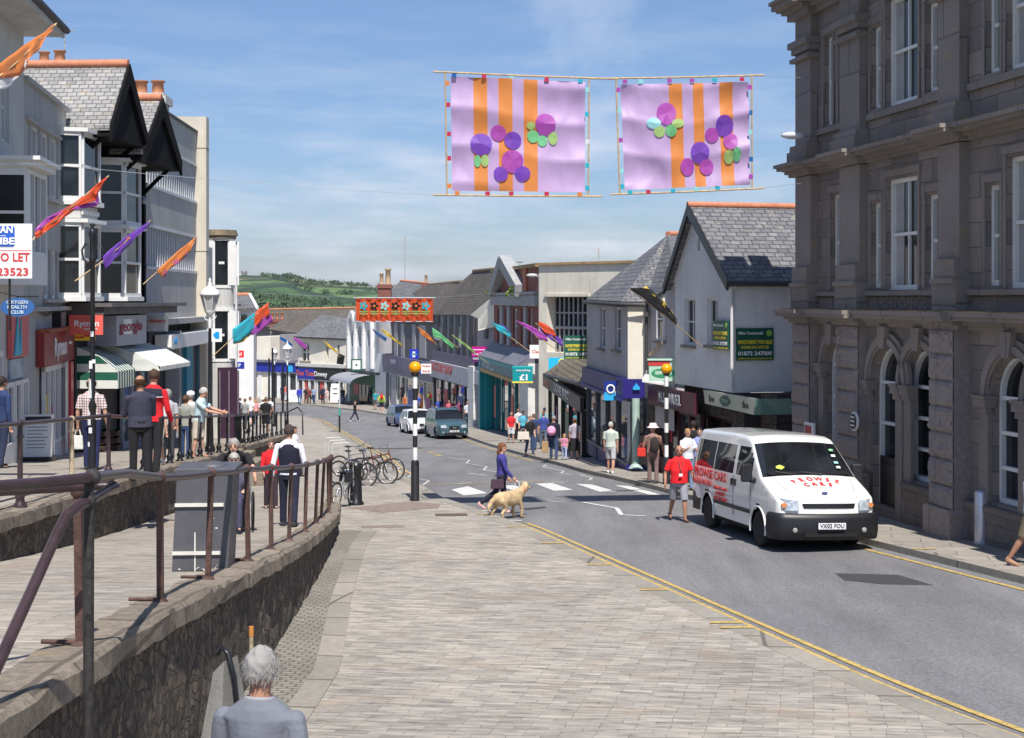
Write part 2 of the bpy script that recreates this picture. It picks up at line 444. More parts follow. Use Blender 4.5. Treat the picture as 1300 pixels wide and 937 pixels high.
GUT = ip([(gl[0].x-.25, 2), (gl[0].x, gl[0].y), (gl[1].x, gl[1].y), (gl[2].x, gl[2].y)])
GST = mat_brick('gutter_setts', (.34, .31, .26), (.27, .245, .21), (.13, .12, .10), .16, .10, ms=.12, bump=.8, var=.6, nb=.7, rotz=radians(5), nscale=9)
tag(ribbon('gutter', lambda y: WAL(y)-.1, GUT, 4, 29, pave_z, GST, .005, nx=2), kind='structure')
tag(ribbon('kerb', GUT, lambda y: GUT(y)+.3, 4, 29, pave_z, KERB, .012, nx=1, skirt=.02), kind='structure')

tag(ribbon('ramp', lambda y: EDG(y)-.2, lambda y: WAL(y)-.38, 3, 37.5, ramp_z, SETTS2, nx=5), kind='structure')
tag(ribbon('terrace', -40, lambda y: EDG(y)-.38, 3, 130, lambda x, y: terr_z(y), SETTS2, nx=8, step=1), kind='structure')

def retaining(name, edge, y0, y1, topf, botf, label, side_end=True):
    r = root(name, (edge((y0+y1)/2), (y0+y1)/2, botf(edge((y0+y1)/2), (y0+y1)/2)), label=label, cat='wall')
    bpy.context.view_layer.update(); inv = Matrix.Translation(r.location).inverted()
    ny = int((y1-y0)/.25); nz = 7; vs = []; random.seed(3)
    for j in range(ny+1):
        y = y0+(y1-y0)*j/ny; x = edge(y); zt = topf(x, y)-.02; zb = botf(x, y)-.25
        for k in range(nz+1):
            z = zb+(zt-zb)*k/nz
            dx = .03*noise.noise(V((y*2.1, z*3, 5)))+.02*noise.noise(V((y*6, z*7, 1)))
            vs.append(inv @ V((x-.05+dx, y, z)))
    w = nz+1; b = MB()
    b.add(vs, [(j*w+k, (j+1)*w+k, (j+1)*w+k+1, j*w+k+1) for j in range(ny) for k in range(nz)])
    xe = edge(y1); zt, zb = topf(xe, y1), botf(xe, y1)-.3
    b.add([inv @ V(p) for p in ((xe-.05, y1, zb), (xe-.5, y1, zb), (xe-.5, y1, zt), (xe-.05, y1, zt))], [(0, 1, 2, 3)])
    b.build('stone_face', RUB, r)
    b = MB(); vs = []; prof = [(-.42, 0), (-.42, .03), (-.04, .03), (.0, -.01), (.0, -.16), (-.06, -.17)]
    for j in range(ny+1):
        y = y0+(y1-y0)*j/ny; x = edge(y); zt = topf(x, y)
        for i, (a, c) in enumerate(prof):
            vs.append(inv @ V((x+a+.035*noise.noise(V((y*3.3, i*.4, 2)))+.02*noise.noise(V((y*9, i, 4))), y, zt+c+.03*noise.noise(V((y*2.5, i*.7, 9))))))
    w = len(prof); b.add(vs, [(j*w+i, j*w+i+1, (j+1)*w+i+1, (j+1)*w+i) for j in range(ny) for i in range(w-1)])
    b.add([vs[ny*w+i] for i in range(w)], [list(range(w))])
    b.build('coping', COPE, r)
    return r
retaining('retaining_wall', WAL, 3, 33.3, ramp_z, pave_z, 'rough dark rubble wall holding up the ramp, rusty railings along its top')
retaining('retaining_wall', EDG, 3, 41, lambda x, y: terr_z(y), lambda x, y: ramp_z(x, y), 'higher rubble wall behind the ramp, below the shop terrace and its railing')
retaining('retaining_wall', EDG, 43.5, 62, lambda x, y: terr_z(y), lambda x, y: pave_z(x, y), 'far low terrace wall beyond the stone steps')
r = root('stone_steps', (-7.4, 42.3, 0), label='flight of pale granite steps rising from pavement to terrace', cat='steps')
b = MB(); zt = terr_z(42); zb = pave_z(-7, 42); n = 5
for i in range(n):
    x1 = -6.9-.32*i; b.box(x1-3+7.4, x1+7.4, 41-42.3+.02+.006*i, 43.5-42.3-.02-.006*i, zb-.3-.01*i, zb+(zt-zb)*(i+1)/n)
b.build('treads', COPE, r)

def paintm(key, c):
    m = bpy.data.materials.new(key); n = NB(m); n.b.inputs['Roughness'].default_value = .7
    f = n.noise(n.tex('Object'), 12, 8, .75); g = n.noise(n.tex('Object'), 60, 4, .8)
    cc = n.ramp(f, [(.36, mul(c, .45)), (.55, c)]); n.l(n.mix(.5, cc, n.ramp(g, [(.35, (.4,)*3), (.6, (1.1,)*3)]), 'MULTIPLY'), n.b.inputs['Base Color'])
    return m
WHP = paintm('white_road_paint', (.78, .77, .74)); YLP = paintm('yellow_road_paint', (.62, .44, .14)); REDP = paintm('worn_red_paint', (.31, .235, .20))
def tri_poly(b, pts, zf, off):
    pts = [V((p[0], p[1], 0)) for p in pts]; tri = tessellate_polygon([pts])
    vs = [(p.x, p.y, zf(p.x, p.y)+off) for p in pts]; fs = []
    for t in tri:
        a, c, d = (V(vs[i]) for i in t); fs.append(list(t) if (c-a).cross(d-a).z > 0 else list(reversed(t)))
    b.add(vs, fs)
def line(b, pts, w, zf=road_z, off=.010, seg=.5):
    pp = [V((p[0], p[1], 0)) for p in pts]; out = [pp[0]]
    for a, c in zip(pp, pp[1:]):
        k = max(1, int((c-a).length/seg)); out += [a.lerp(c, i/k) for i in range(1, k+1)]
    L, R = [], []
    for i, p in enumerate(out):
        d = out[min(i+1, len(out)-1)]-out[max(i-1, 0)]; d.normalize(); q = V((-d.y, d.x, 0))*w/2
        for S, s_ in ((L, 1), (R, -1)):
            e = p+q*s_; S.append((e.x, e.y, zf(e.x, e.y)+off))
    n = len(out); b.add(L+R, [(n+i, n+i+1, i+1, i) for i in range(n-1)])
def gp(*pts, zf=road_z): return [G(x, y, zf) for x, y in pts]
b = MB()
for poly in (((573, 622), (594, 617.7), (619, 626.5), (589, 629.5)), ((680, 614.5), (700, 613.5), (728, 622.5), (703, 623.5)), ((731, 614.6), (752, 615.6), (783, 624.6), (762, 625)), ((780, 616.5), (800, 617.5), (841, 629), (824, 628.5)),
             ((633, 617), (652, 616.5), (672, 623.2), (655, 624)), ((855, 624), (872, 625), (893, 632), (876, 632))):
    tri_poly(b, gp(*poly), road_z, .010)
for pts, w in ((((573, 615), (598, 613.2)), .1), (((655, 611.5), (676, 612.5)), .1), (((700, 612.3), (716, 613)), .1), (((590, 646), (625, 649.5)), .12), (((628, 660.5), (662, 661.3)), .12),
               (((689, 636.8), (712, 637.7)), .1), (((740, 638), (783, 645.5), (789, 654), (820, 655.5)), .11), (((595, 601), (618, 604)), .08),
               (((494, 589), (509, 592.5), (503, 597), (526, 601), (518, 606), (545, 610.5), (537, 616)), .06),
               (((568, 581), (596, 584.5), (592, 588.5), (618, 592.5), (614, 597), (640, 601)), .06),
               (((687, 590), (694, 590.5), (689, 593), (716, 598.5), (712, 601), (726, 602.5)), .06), (((736, 603), (752, 607), (748, 610)), .06)):
    line(b, gp(*pts), w)
tag(b.build('road_markings', WHP), kind='structure')
b = MB()
ly = ip(lkp)
line(b, [(LK(y)+.27, y) for y in np.arange(3, 31.4, .5)], .09); line(b, [(LK(y)+.48, y) for y in np.arange(3, 31.2, .5)], .09)
line(b, [(LK(y)+.35, y) for y in np.arange(47, 116, 1.5)], .10); line(b, [(LK(y)+.60, y) for y in np.arange(47, 116, 1.5)], .10)
line(b, [(RK(y)-.35, y) for y in np.arange(3, 29, 1)], .10); line(b, [(RK(y)-.35, y) for y in np.arange(55, 82, 1)], .10)
for y in (18.4, 21.4, 24., 26.8, 29.4, 31.7):     # loading bars painted on the kerb
    for dy in ((0, .34) if y == 18.4 else (0,)):
        line(b, [(LK(y+dy)-.42, y+dy), (LK(y+dy)+.02, y+dy)], .12, pave_z, .012)
for y in (21.5, 25.5): line(b, [(RK(y)+.02, y), (RK(y)+.45, y)], .1, pave_z, .012)
line(b, gp((540, 616), (600, 614), (660, 611.5), (690, 611.3)), .10)
for q in (((470, 571), (482, 570.5)), ((486, 570.5), (499, 570.2)), ((503, 570.6), (515, 570.4)), ((478, 575.6), (494, 575.2)), ((499, 575), (512, 574.6)), ((516, 573.4), (536, 573)), ((530, 568.5), (538, 569.5)), ((543, 574.2), (552, 575.6)), ((553, 577.4), (560, 579))):
    line(b, gp(*q), .22)
tag(b.build('road_markings', YLP), kind='structure')
b = MB(); tri_poly(b, gp((458, 667.5), (513, 667), (514, 669.5), (459, 670.3), zf=pave_z), pave_z, .006)
tri_poly(b, gp((440, 645), (520, 637), (560, 640), (556, 645), (486, 651), zf=pave_z), pave_z, .005)
tag(b.build('worn_red_tactile_paving', REDP), kind='structure')
ASPD = M('dark_patch_surface', (.045, .045, .05), .85, .2, 30)  # even dark surface for the two road patches
b = MB(); tri_poly(b, gp((1060, 728), (1140, 730), (1184, 743), (1120, 742), (1072, 737)), road_z, .004)
tri_poly(b, gp((663, 645.5), (692, 643), (694, 645), (668, 648)), road_z, .004)
tag(b.build('dark_road_patch', ASPD), kind='structure')
b = MB(); tri_poly(b, gp((552, 652.5), (592, 652), (594, 655), (553, 655.3), zf=pave_z), pave_z, .008)
tag(b.build('drain_cover', M('rusty_iron', (.12, .075, .055), .8, .3, 20), None), 'flat rusty iron strip cover set in the pavement near the kerb', 'drain cover')

def hill_z(x, y):
    px = CX+FL*x/max(y, 1)
    ridge = float(np.interp(px, [-600, 150, 300, 330, 370, 400, 440, 500, 560, 640, 900, 1400], [10, 29, 30, 29, 28, 20, 17, 14, 8, 5, 3, 2]))
    top = ridge/FL*3000
    s = min(1, max(0, (y-900)/2100)); s = s*s*(3-2*s)
    z = EZ-26*(1-s)+top*s
    z += s*(1-abs(2*s-1))*5*noise.noise(V((x/300, y/400, 3)))
    if y > 3000: z -= (y-3000)*.05
    if y < 260: z = EZ-14
    return z
def m_fields():
    m = bpy.data.materials.new('farmland'); n = NB(m); n.b.inputs['Roughness'].default_value = 1
    v = n.tex('Object', (1/170., 1/420., 0.0001)); w = n.noise(v, 2, 2)
    vo = n.n('ShaderNodeTexVoronoi'); vo.inputs['Scale'].default_value = 1; n.l(v, vo.inputs['Vector'])
    e = n.n('ShaderNodeTexVoronoi', feature='DISTANCE_TO_EDGE'); e.inputs['Scale'].default_value = 1; n.l(v, e.inputs['Vector'])
    sep = n.n('ShaderNodeSeparateColor'); n.l(vo.outputs['Color'], sep.inputs[0])
    cc = n.ramp(sep.outputs[0], [(0, (.06, .12, .035)), (.3, (.10, .17, .05)), (.5, (.07, .135, .04)), (.62, (.22, .15, .10)), (.75, (.09, .15, .05)), (.86, (.30, .27, .12)), (1, (.08, .14, .045))])
    for q in cc.node.color_ramp.elements: pass
    cc.node.color_ramp.interpolation = 'CONSTANT'
    cc = n.mix(n.ramp(e.outputs['Distance'], [(.05, (1, 1, 1)), (.08, (0, 0, 0))]), cc, (.022, .045, .018))
    f = n.noise(n.tex('Object', (.01, .004, 0)), 1.5, 6, .6)
    cc = n.mix(n.ramp(f, [(.48, (0, 0, 0)), (.56, (.85,)*3)]), cc, (.025, .05, .02))
    n.l(cc, n.b.inputs['Base Color'])
    n.bump(n.noise(n.tex('Object', (.05, .05, .05)), 3, 5, .7), .6, 3)
    return m
b = MB(); xs = [i/40. for i in range(-40, 41)]; ys = [176, 260, 400, 600, 800]+list(np.arange(900, 3100, 60))+[3150, 3400, 4000, 5000]
vs = []
for y in ys:
    for q in xs: x = q*max(y, 500)*1.1; vs.append((x, y, hill_z(x, y)))
w = len(xs); b.add(vs, [(j*w+i, j*w+i+1, (j+1)*w+i+1, (j+1)*w+i) for j in range(len(ys)-1) for i in range(w-1)], True)
tag(b.build('hills', m_fields()), kind='structure')
b = MB(); b.add([(-6000, -300, -9.3), (6000, -300, -9.3), (6000, 9000, -30), (-6000, 9000, -30)], [(0, 1, 2, 3)])
tag(b.build('ground', M('far_grass', (.08, .12, .05), 1)), kind='structure')

LEAF = M('hedge_leaves', (.045, .075, .028), .9, .45, .08)
def clump(b, c, r, n, sq=.7, ms=1.):
    """one tree crown: many ragged little faces spread through an uneven volume"""
    for _ in range(n):
        a, t, q = random.uniform(0, 2*pi), random.uniform(-1, 1), random.random()**.4
        d = V((sqrt(1-t*t)*cos(a), sqrt(1-t*t)*sin(a), t*sq))*r*q*(1+.25*sin(3*a+c[0]))
        p = V(c)+d; s = r*random.uniform(.10, .24)*ms
        u = V((random.gauss(0, 1), random.gauss(0, 1), random.gauss(0, 1))).normalized(); w = u.orthogonal().normalized()*s; u = u*s
        b.add([p-u, p-w, p+u, p+w], [(0, 1, 2, 3)])
b = MB(); random.seed(11)
for i in range(900):
    px = random.uniform(285, 640); y = random.choice([1300, 1500, 1750, 2050, 2350, 2600, 2900])+random.uniform(-60, 60)
    x = (px-CX)/FL*y; z = hill_z(x, y)
    if noise.noise(V((x/160, y/260, 0))) < (.02 if y < 2850 else -.25): continue
    r = random.uniform(5, 9); clump(b, (x, y, z+r*.45), r, 26, .6)
tag(b.build('far_woodland', LEAF), kind='stuff', label='dark hedges and woods covering the distant hillside')
BARK = M('bark', (.09, .07, .055), .95, .3)
for px, py, D, r, lab in ((511-260+0, 0, 0, 0, ''),) if False else ((348, 351, 2950, 9, 'broad tree on the distant skyline left of the hill top'), (366, 352, 2940, 13, 'tallest tree clump on the distant ridge'), (390, 362, 2900, 12, 'dark round tree beside white farmhouses on the ridge'),
                          (426, 358, 2960, 7, 'lone umbrella-shaped tree on the far skyline'), (432, 361, 2950, 8, 'bushy tree just right of the lone umbrella tree'), (446, 364, 2950, 10, 'low wide tree at the right end of the ridge')):
    x = (px-CX)/FL*D; zg = hill_z(x, D); zc = EZ+(HY-py)/FL*D
    t = root('tree', (x, D, zg), label=lab, cat='tree', group='trees on the far ridge')
    b = MB(); clump(b, (0, 0, zc-zg), r, 130, .6); b.build('crown', LEAF, t)
    MB().tube([(0, 0, -3), (.5, 0, (zc-zg)*.5), (0, 0, zc-zg)], [1., .8, .5], 6).build('trunk', BARK, t)
WALLW = M('farm_white', (.75, .74, .7), .8); RSL = M('farm_slate', (.16, .16, .18), .8)
for k, (px, py, w, D, lab) in enumerate(((300, 352, 26, 2900, 'long white-roofed farm shed at the left end of the ridge'), (383, 364, 13, 2850, 'white farmhouse left of the dark round tree'), (394, 363, 9, 2850, 'small farm cottage right of the dark round tree'),
                                (436, 366, 18, 2800, 'long pale farmhouse under the bushy ridge tree'), (443, 371, 10, 2500, 'brightest white cottage on the green slope'), (450, 365.5, 8, 2850, 'small white cottage high on the slope'), (474, 368.5, 16, 2700, 'white farm building nearest the brick chimney'),
                                (330, 353, 9, 2900, 'tiny white cottage among the ridge hedges'), (340, 354, 12, 2900, 'pair of white cottages below the ridge hedges'))):
    x = (px-CX)/FL*D; z = EZ+(HY-py)/FL*D-3
    t = root('farmhouse', (x, D, z), .15, lab, 'house', 'farmhouses on the far hill')
    MB().box(-w/2, w/2, -4, 4, -6, 5).build('wall', WALLW, t)
    MB().prism([(-4.6, 5), (4.6, 5), (0, 8.5)], -w/2-.4, w/2+.4, 'yz').build('roof', WALLW if k == 0 else RSL, t)
t = root('church_tower', P(310, 352, 2900), label='square grey church tower on the skyline', cat='tower')
b = MB().box(-5, 5, -5, 5, -10, 10).build('tower_wall', M('farm_stone', (.2, .18, .17), .9), t)
b = MB()
for sx in (-1, 1):
    for sy in (-1, 1): b.box(sx*4-1, sx*4+1, sy*4-1, sy*4+1, 10, 13)
b.build('pinnacles', MATS['farm_stone'], t)
SLATE = mat_brick('grey_slates', (.215, .215, .225), (.13, .135, .15), (.06, .06, .065), .32, .2, ms=.09, bump=.8, var=.5, nb=.4, nscale=6, lich=(.42, .40, .30, .6))
SLATEL = mat_brick('pale_slates', (.40, .385, .37), (.25, .245, .245), (.13, .13, .13), .25, .15, ms=.09, bump=.8, var=.45, nb=.4, nscale=6, lich=(.45, .30, .08, .5))
SLATEB = mat_brick('mossy_brown_slates', (.17, .145, .125), (.115, .10, .09), (.05, .045, .04), .3, .2, ms=.1, bump=.9, var=.6, nb=.6, nscale=6, lich=(.26, .22, .13, .6))
SLATEG = mat_brick('golden_slates', (.34, .28, .19), (.23, .19, .14), (.09, .08, .06), .35, .22, ms=.1, bump=.9, var=.5, nb=.5, nscale=6, lich=(.42, .33, .12, .6))
RIDGE = M('terracotta_ridge', (.52, .20, .11), .8, .2, 6, bump=.3)
POT = M('terracotta_pot', (.55, .24, .12), .8, .2, 6)
GRAN = mat_brick('granite_ashlar', (.31, .262, .225), (.185, .165, .158), (.10, .09, .088), 1.25, .46, ms=.022, bump=.35, var=.35, nb=.35, nscale=16, lich=(.36, .25, .17, .35), bd=.015)
GRANP = mat_brick('granite_trim', (.275, .238, .212), (.23, .20, .182), (.15, .13, .125), 2.2, 5, ms=.005, bump=.2, var=.4, nb=.4, nscale=14, lich=(.45, .30, .08, .35))
GRANR = mat_brick('granite_rock_faced', (.33, .28, .26), (.25, .215, .205), (.14, .12, .115), 3, 9, ms=.002, bump=.2, var=.5, nb=1., nscale=9)
REND = mat_render('white_render', (.78, .78, .77), .25, .7, .05)
RENDSH = mat_render('shade_tinted_render', (.45, .43, .44), .3)  # shade mixed into the colour of the cream building's street side
RENDC = mat_render('cream_render', (.74, .69, .58), .2)
CONC = mat_render('stained_concrete', (.66, .62, .53), .5)
BRK = mat_brick('red_brick', (.32, .085, .055), (.22, .06, .04), (.16, .13, .12), .23, .075, ms=.1, bump=.4, var=.4, nscale=5)
WJ = M('white_joinery', (.72, .72, .70), .5, .06)
BLK = M('black_iron', (.012, .012, .014), .35, .3, 8)
DGL = mat_glass('dark_glass'); SGL = mat_glass('shop_glass', (.035, .04, .045), .02, .9)
GUTM = M('dark_gutter', (.05, .05, .055), .6, .2)
STN = mat_rubble('dark_stone_wall', (.14, .115, .10), (.07, .06, .055), (.06, .05, .045), 3.2, 2.2)
def solid(F, b, x0, x1, z0, z1, depth, top=True):
    """side, back and top faces of a block behind a facade"""
    b.add([(x0, 0, z0), (x0, depth, z0), (x0, depth, z1), (x0, 0, z1)], [(3, 2, 1, 0)])
    b.add([(x1, 0, z0), (x1, depth, z0), (x1, depth, z1), (x1, 0, z1)], [(0, 1, 2, 3)])
    b.add([(x0, depth, z0), (x1, depth, z0), (x1, depth, z1), (x0, depth, z1)], [(3, 2, 1, 0)])
    if top: b.add([(x0, 0, z1), (x1, 0, z1), (x1, depth, z1), (x0, depth, z1)], [(0, 1, 2, 3)])
def shopfront(r, x0, x1, z0, z1, n, fm, y=.25, riser=.5, gm=None, door=None, posters=(), rm=None, fr=.08, name='shop_window'):
    gm = gm or SGL; b = MB()
    for i in range(n+1):
        c = x0+(x1-x0)*i/n; b.box(max(x0, c-fr/2), min(x1, c+fr/2), y-.09, y, z0, z1)
    b.box(x0, x1, y-.085, y-.002, z1-.12, z1-.002).box(x0, x1, y-.088, y-.003, z0+riser-.05, z0+riser+.03)
    o = b.build(name, fm, r)
    MB().box(x0, x1, y+.003, y+.03, z0+.002, z1).build('pane', gm, o)
    MB().box(x0, x1, y-.05, y+.001, z0, z0+riser-.052).build('stall_riser', rm or fm, r)
    if door is not None:
        a, c = door; b = MB(); b.box(a, a+.08, y-.14, y-.09, z0, z1-.15).box(c-.08, c, y-.14, y-.09, z0, z1-.15).box(a+.08, c-.08, y-.14, y-.09, z1-.3, z1-.15).box(a+.08, c-.08, y-.14, y-.09, z0, z0+.25)
        d = b.build('door', fm, r); MB().box(a+.08, c-.08, y-.12, y-.1, z0+.25, z1-.3).build('pane', mat_glass('door_glass', (.012, .012, .014)), d)
        MB().box(c-.18, c-.15, y-.19, y-.141, z0+.9, z0+1.2).build('handle', M('steel', (.5, .5, .5), .3, .05, metal=1.), d)
    for i, (px0, px1, pz0, pz1, c) in enumerate(posters):
        MB().box(px0, px1, y-.02, y-.004, pz0, pz1).build('poster', M('poster_%02d%02d%02d' % tuple(int(k*99) for k in c), c, .5, .25, 4), r)
    return o
def poly3(b, pts, thick=.12):
    q = [P(*p) if isinstance(p, tuple) else V(p) for p in pts]; n = len(q)
    nr = V((0, 0, 0))
    for i in range(n): nr += (q[i]-q[0]).cross(q[(i+1) % n]-q[0])
    nr.normalize()
    if nr.z < 0: nr = -nr
    lo = [p-nr*thick for p in q]
    ax = nr.orthogonal().normalized(); ay = nr.cross(ax)
    tri = tessellate_polygon([[V((p.dot(ax), p.dot(ay), 0)) for p in q]])
    def fix(t, vs, up):
        a, c, d = (vs[i] for i in t); return list(t) if ((c-a).cross(d-a).dot(nr) > 0) == up else list(reversed(t))
    b.add(q, [fix(t, q, True) for t in tri]); b.add(lo, [fix(t, lo, False) for t in tri])
    cw = sum(((q[i]).cross(q[(i+1) % n])).dot(nr) for i in range(n)) < 0
    for i in range(n):
        j = (i+1) % n; f = [lo[i], lo[j], q[j], q[i]]
        b.add(f[::-1] if cw else f, [(0, 1, 2, 3)])
def wbuild(b, name, mats, r):
    """build from world coordinates under a root that has its own frame"""
    bpy.context.view_layer.update()
    inv = r.matrix_world.inverted(); b.v = [tuple(inv @ V(p)) for p in b.v]; return b.build(name, mats, r)
def downpipe(r, x, z0, z1, m=None, y=-.08):
    MB().cyl((x, y, z0), (x, y, z1), .045, n=8).box(x-.12, x+.12, y-.1, y+.08, z1, z1+.2).build('drainpipe', m or GUTM, r)
def board(name, c, w, h, m, label, cat, group=None, rz=0., th=.05, rim=None, post=None):
    """flat sign panel, centre c, facing -y after rotation rz"""
    r = root(name, c, rz, label, cat, group); MB().box(-w/2, w/2, 0, th, -h/2, h/2).build('panel', m, r)
    if rim:
        t = .03; MB().box(-w/2-t, w/2+t, .005, th+.01, h/2, h/2+t).box(-w/2-t, w/2+t, .005, th+.01, -h/2-t, -h/2).box(-w/2-t, -w/2, .005, th+.01, -h/2, h/2).box(w/2, w/2+t, .005, th+.01, -h/2, h/2).build('frame', rim, r)
    return r
def pmat(key, c=(.5, .5, .5), rough=.45, var=.04): return M(key, c, rough, var)
WHT = pmat('white_paint', (.80, .80, .78)); REDT = pmat('red_lettering', (.62, .04, .04)); YEL = pmat('yellow_lettering', (.80, .66, .05)); DKG = pmat('dark_green_panel', (.008, .095, .06))
SILV = pmat('silver_lettering', (.55, .56, .58)); BLUP = pmat('blue_panel', (.02, .05, .36)); BLKT = pmat('black_lettering', (.02, .02, .022))

F = Fac((1018, 35.06), (1420, 22.2)); L = F.L
po = F.root('post_office', 'tall dark granite post office with pilasters, arched ground floor windows and heavy cornices', 'building')
X = F.x
zc1, zc2, zc3 = 4.42, 8.0, 11.95
g0 = -.3
bay = [X(1041), X(1074), X(1103), X(1200), X(1247), X(1247)+(X(1200)-X(1103)), 0]
bay[6] = bay[5]+(X(1232)-X(1200))
hol = []; wins = []
def op(x0, x1, z0, z1, kind, cols=1, rows=2): hol.append(arch(x0, x1, z0, z1) if kind == 'a' else rect(x0, x1, z0, z1)); wins.append((x0, x1, z0, z1, kind, cols, rows))
gz0, gz1 = 1.28, 4.0
w2 = X(1150)-X(1108)
op(X(1049), X(1073), gz0, gz1, 'a', 1, 4)
for x0 in (bay[2]+.22, bay[3]-.12-w2, bay[4]+.35, bay[5]-.2-w2):
    op(x0, x0+w2, gz0 if x0 != bay[2]+.22 else .55, gz1, 'a', 2, 4)
for (z0, z1) in ((5.2, 7.45), (9.1, 11.3)):
    if z0 < 6: op(X(1055), X(1075), z0, z1, 'r')
    else: op(X(1047), X(1058), z0, z1-.1, 'r'); op(X(1066), X(1077)-.02, z0, z1-.1, 'r')
    for k0, k1 in ((bay[2], bay[3]), (bay[4], bay[5])):
        wd = k1-k0; a = k0+.04*wd
        op(a, a+.15*wd, z0+.05, z1-.35, 'r'); op(a+.21*wd, a+.64*wd, z0, z1+.1, 'r', 2, 2); op(a+.73*wd, a+.89*wd, z0+.05, z1-.35, 'r')
b = MB(); b.wall(rect(0, L, g0, zc3+.2), hol, 0, .25); solid(F, b, 0, L, g0, zc3+.2, 12); b.build('wall', GRAN, po)
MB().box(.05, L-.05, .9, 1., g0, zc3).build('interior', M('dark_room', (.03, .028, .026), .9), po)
for (x0, x1, z0, z1, k, c, rw) in wins:
    if k == 'a':
        fr = .07; b = MB(); y = .25; zs = z1-(x1-x0)/2
        door = z0 < 1
        b.box(x0, x0+fr, y-.1, y, z0, zs).box(x1-fr, x1, y-.1, y, z0, zs).box(x0+fr, x1-fr, y-.1, y, z0, z0+.09)
        if c == 2: b.box((x0+x1)/2+.12, (x0+x1)/2+.19, y-.07, y, z0, zs)
        for i in range(1, 4): zz = z0+(zs-z0)*i/3.; b.box(x0+fr, x1-fr, y-.08, y, zz-.035, zz+.035)
        ar = arch(x0, x1, z0, z1, 14)[2:]; cc = ((x0+x1)/2, zs)
        inn = [(cc[0]+(p[0]-cc[0])*(1-2*fr/(x1-x0)), cc[1]+(p[1]-cc[1])*(1-2*fr/(x1-x0))) for p in ar]
        for p, q, s_, t_ in zip(ar, ar[1:], inn, inn[1:]): b.prism([p, q, t_, s_], y-.1, y)
        o = b.build('window', WJ, po); MB().prism(arch(x0, x1, z0, z1, 12), y+.003, y+.02).build('pane', DGL, o)
        if door: MB().box(x0+fr, x1-fr, y-.12, y-.101, z0-.1, z0+1.05).box(x0+fr+.05, x1-fr-.05, y-.14, y-.12, z0+.1, z0+.9).build('door', BLK, po)
        b = MB(); c0, c1 = (x0+x1)/2, zs
        for ro, ri, dy in (((x1-x0)/2+.3, (x1-x0)/2+.001, -.09), ((x1-x0)/2+.19, (x1-x0)/2+.05, -.14)):
            pts = [pi*i/16 for i in range(17)]
            for a1, a2 in zip(pts, pts[1:]):
                b.prism([(c0+ri*cos(a1), c1+ri*sin(a1)), (c0+ro*cos(a1), c1+ro*sin(a1)), (c0+ro*cos(a2), c1+ro*sin(a2)), (c0+ri*cos(a2), c1+ri*sin(a2))], dy, 0)
        b.prism([(c0-.12, z1-.05), (c0+.12, z1-.05), (c0+.2, zc1), (c0-.2, zc1)], -.2, 0)
        b.build('archivolt', GRANP, po)
        for xe, s_ in ((x0, -1), (x1, 1)):
            xa, xb = sorted((xe, xe+s_*.36)); b = MB()
            b.box(xa, xb, -.12, .06, zs-.3, zs-.18).box(xa-.04, xb+.04, -.17, .06, zs-.18, zs-.03).box(xa-.06, xb+.06, -.2, .06, zs-.03, zs+.03)
            b.box(xa+.02, xb-.02, -.07, .0, g0, zs-.3); b.build('impost', GRANP, po)
    else:
        window(po, x0, x1, z0, z1, .2, .085, c, 2, dep=.09, cur=(x1-x0) > 1)
        b = MB()
        for xa, xb in ((x0-.09, x0), (x1, x1+.09)): b.box(xa, xb, -.035, 0, z0, z1+.05)
        b.box(x0-.12, x1+.12, -.05, 0, z1+.05, z1+.2); b.build('architrave', GRANP, po)
b = MB(); xs = [0]+[v for w in wins if w[4] == 'a' and w[2] < 1 for v in (w[0]-.02, w[1]+.02)]+[L]
for a, c in zip(xs[::2], xs[1::2]): b.box(a, c, -.1, 0, g0, 1.1).box(a, c, -.15, 0, 1.1, 1.22)
b.build('plinth', mat_brick('granite_plinth', (.22, .185, .165), (.17, .145, .13), (.1, .09, .08), .9, .3, ms=.03, var=.5, nb=.5), po)
pil = [(0.02, X(1040)), (X(1075), bay[2]), (X(1201), X(1232)), (bay[5]+.1, bay[6])]
random.seed(5)
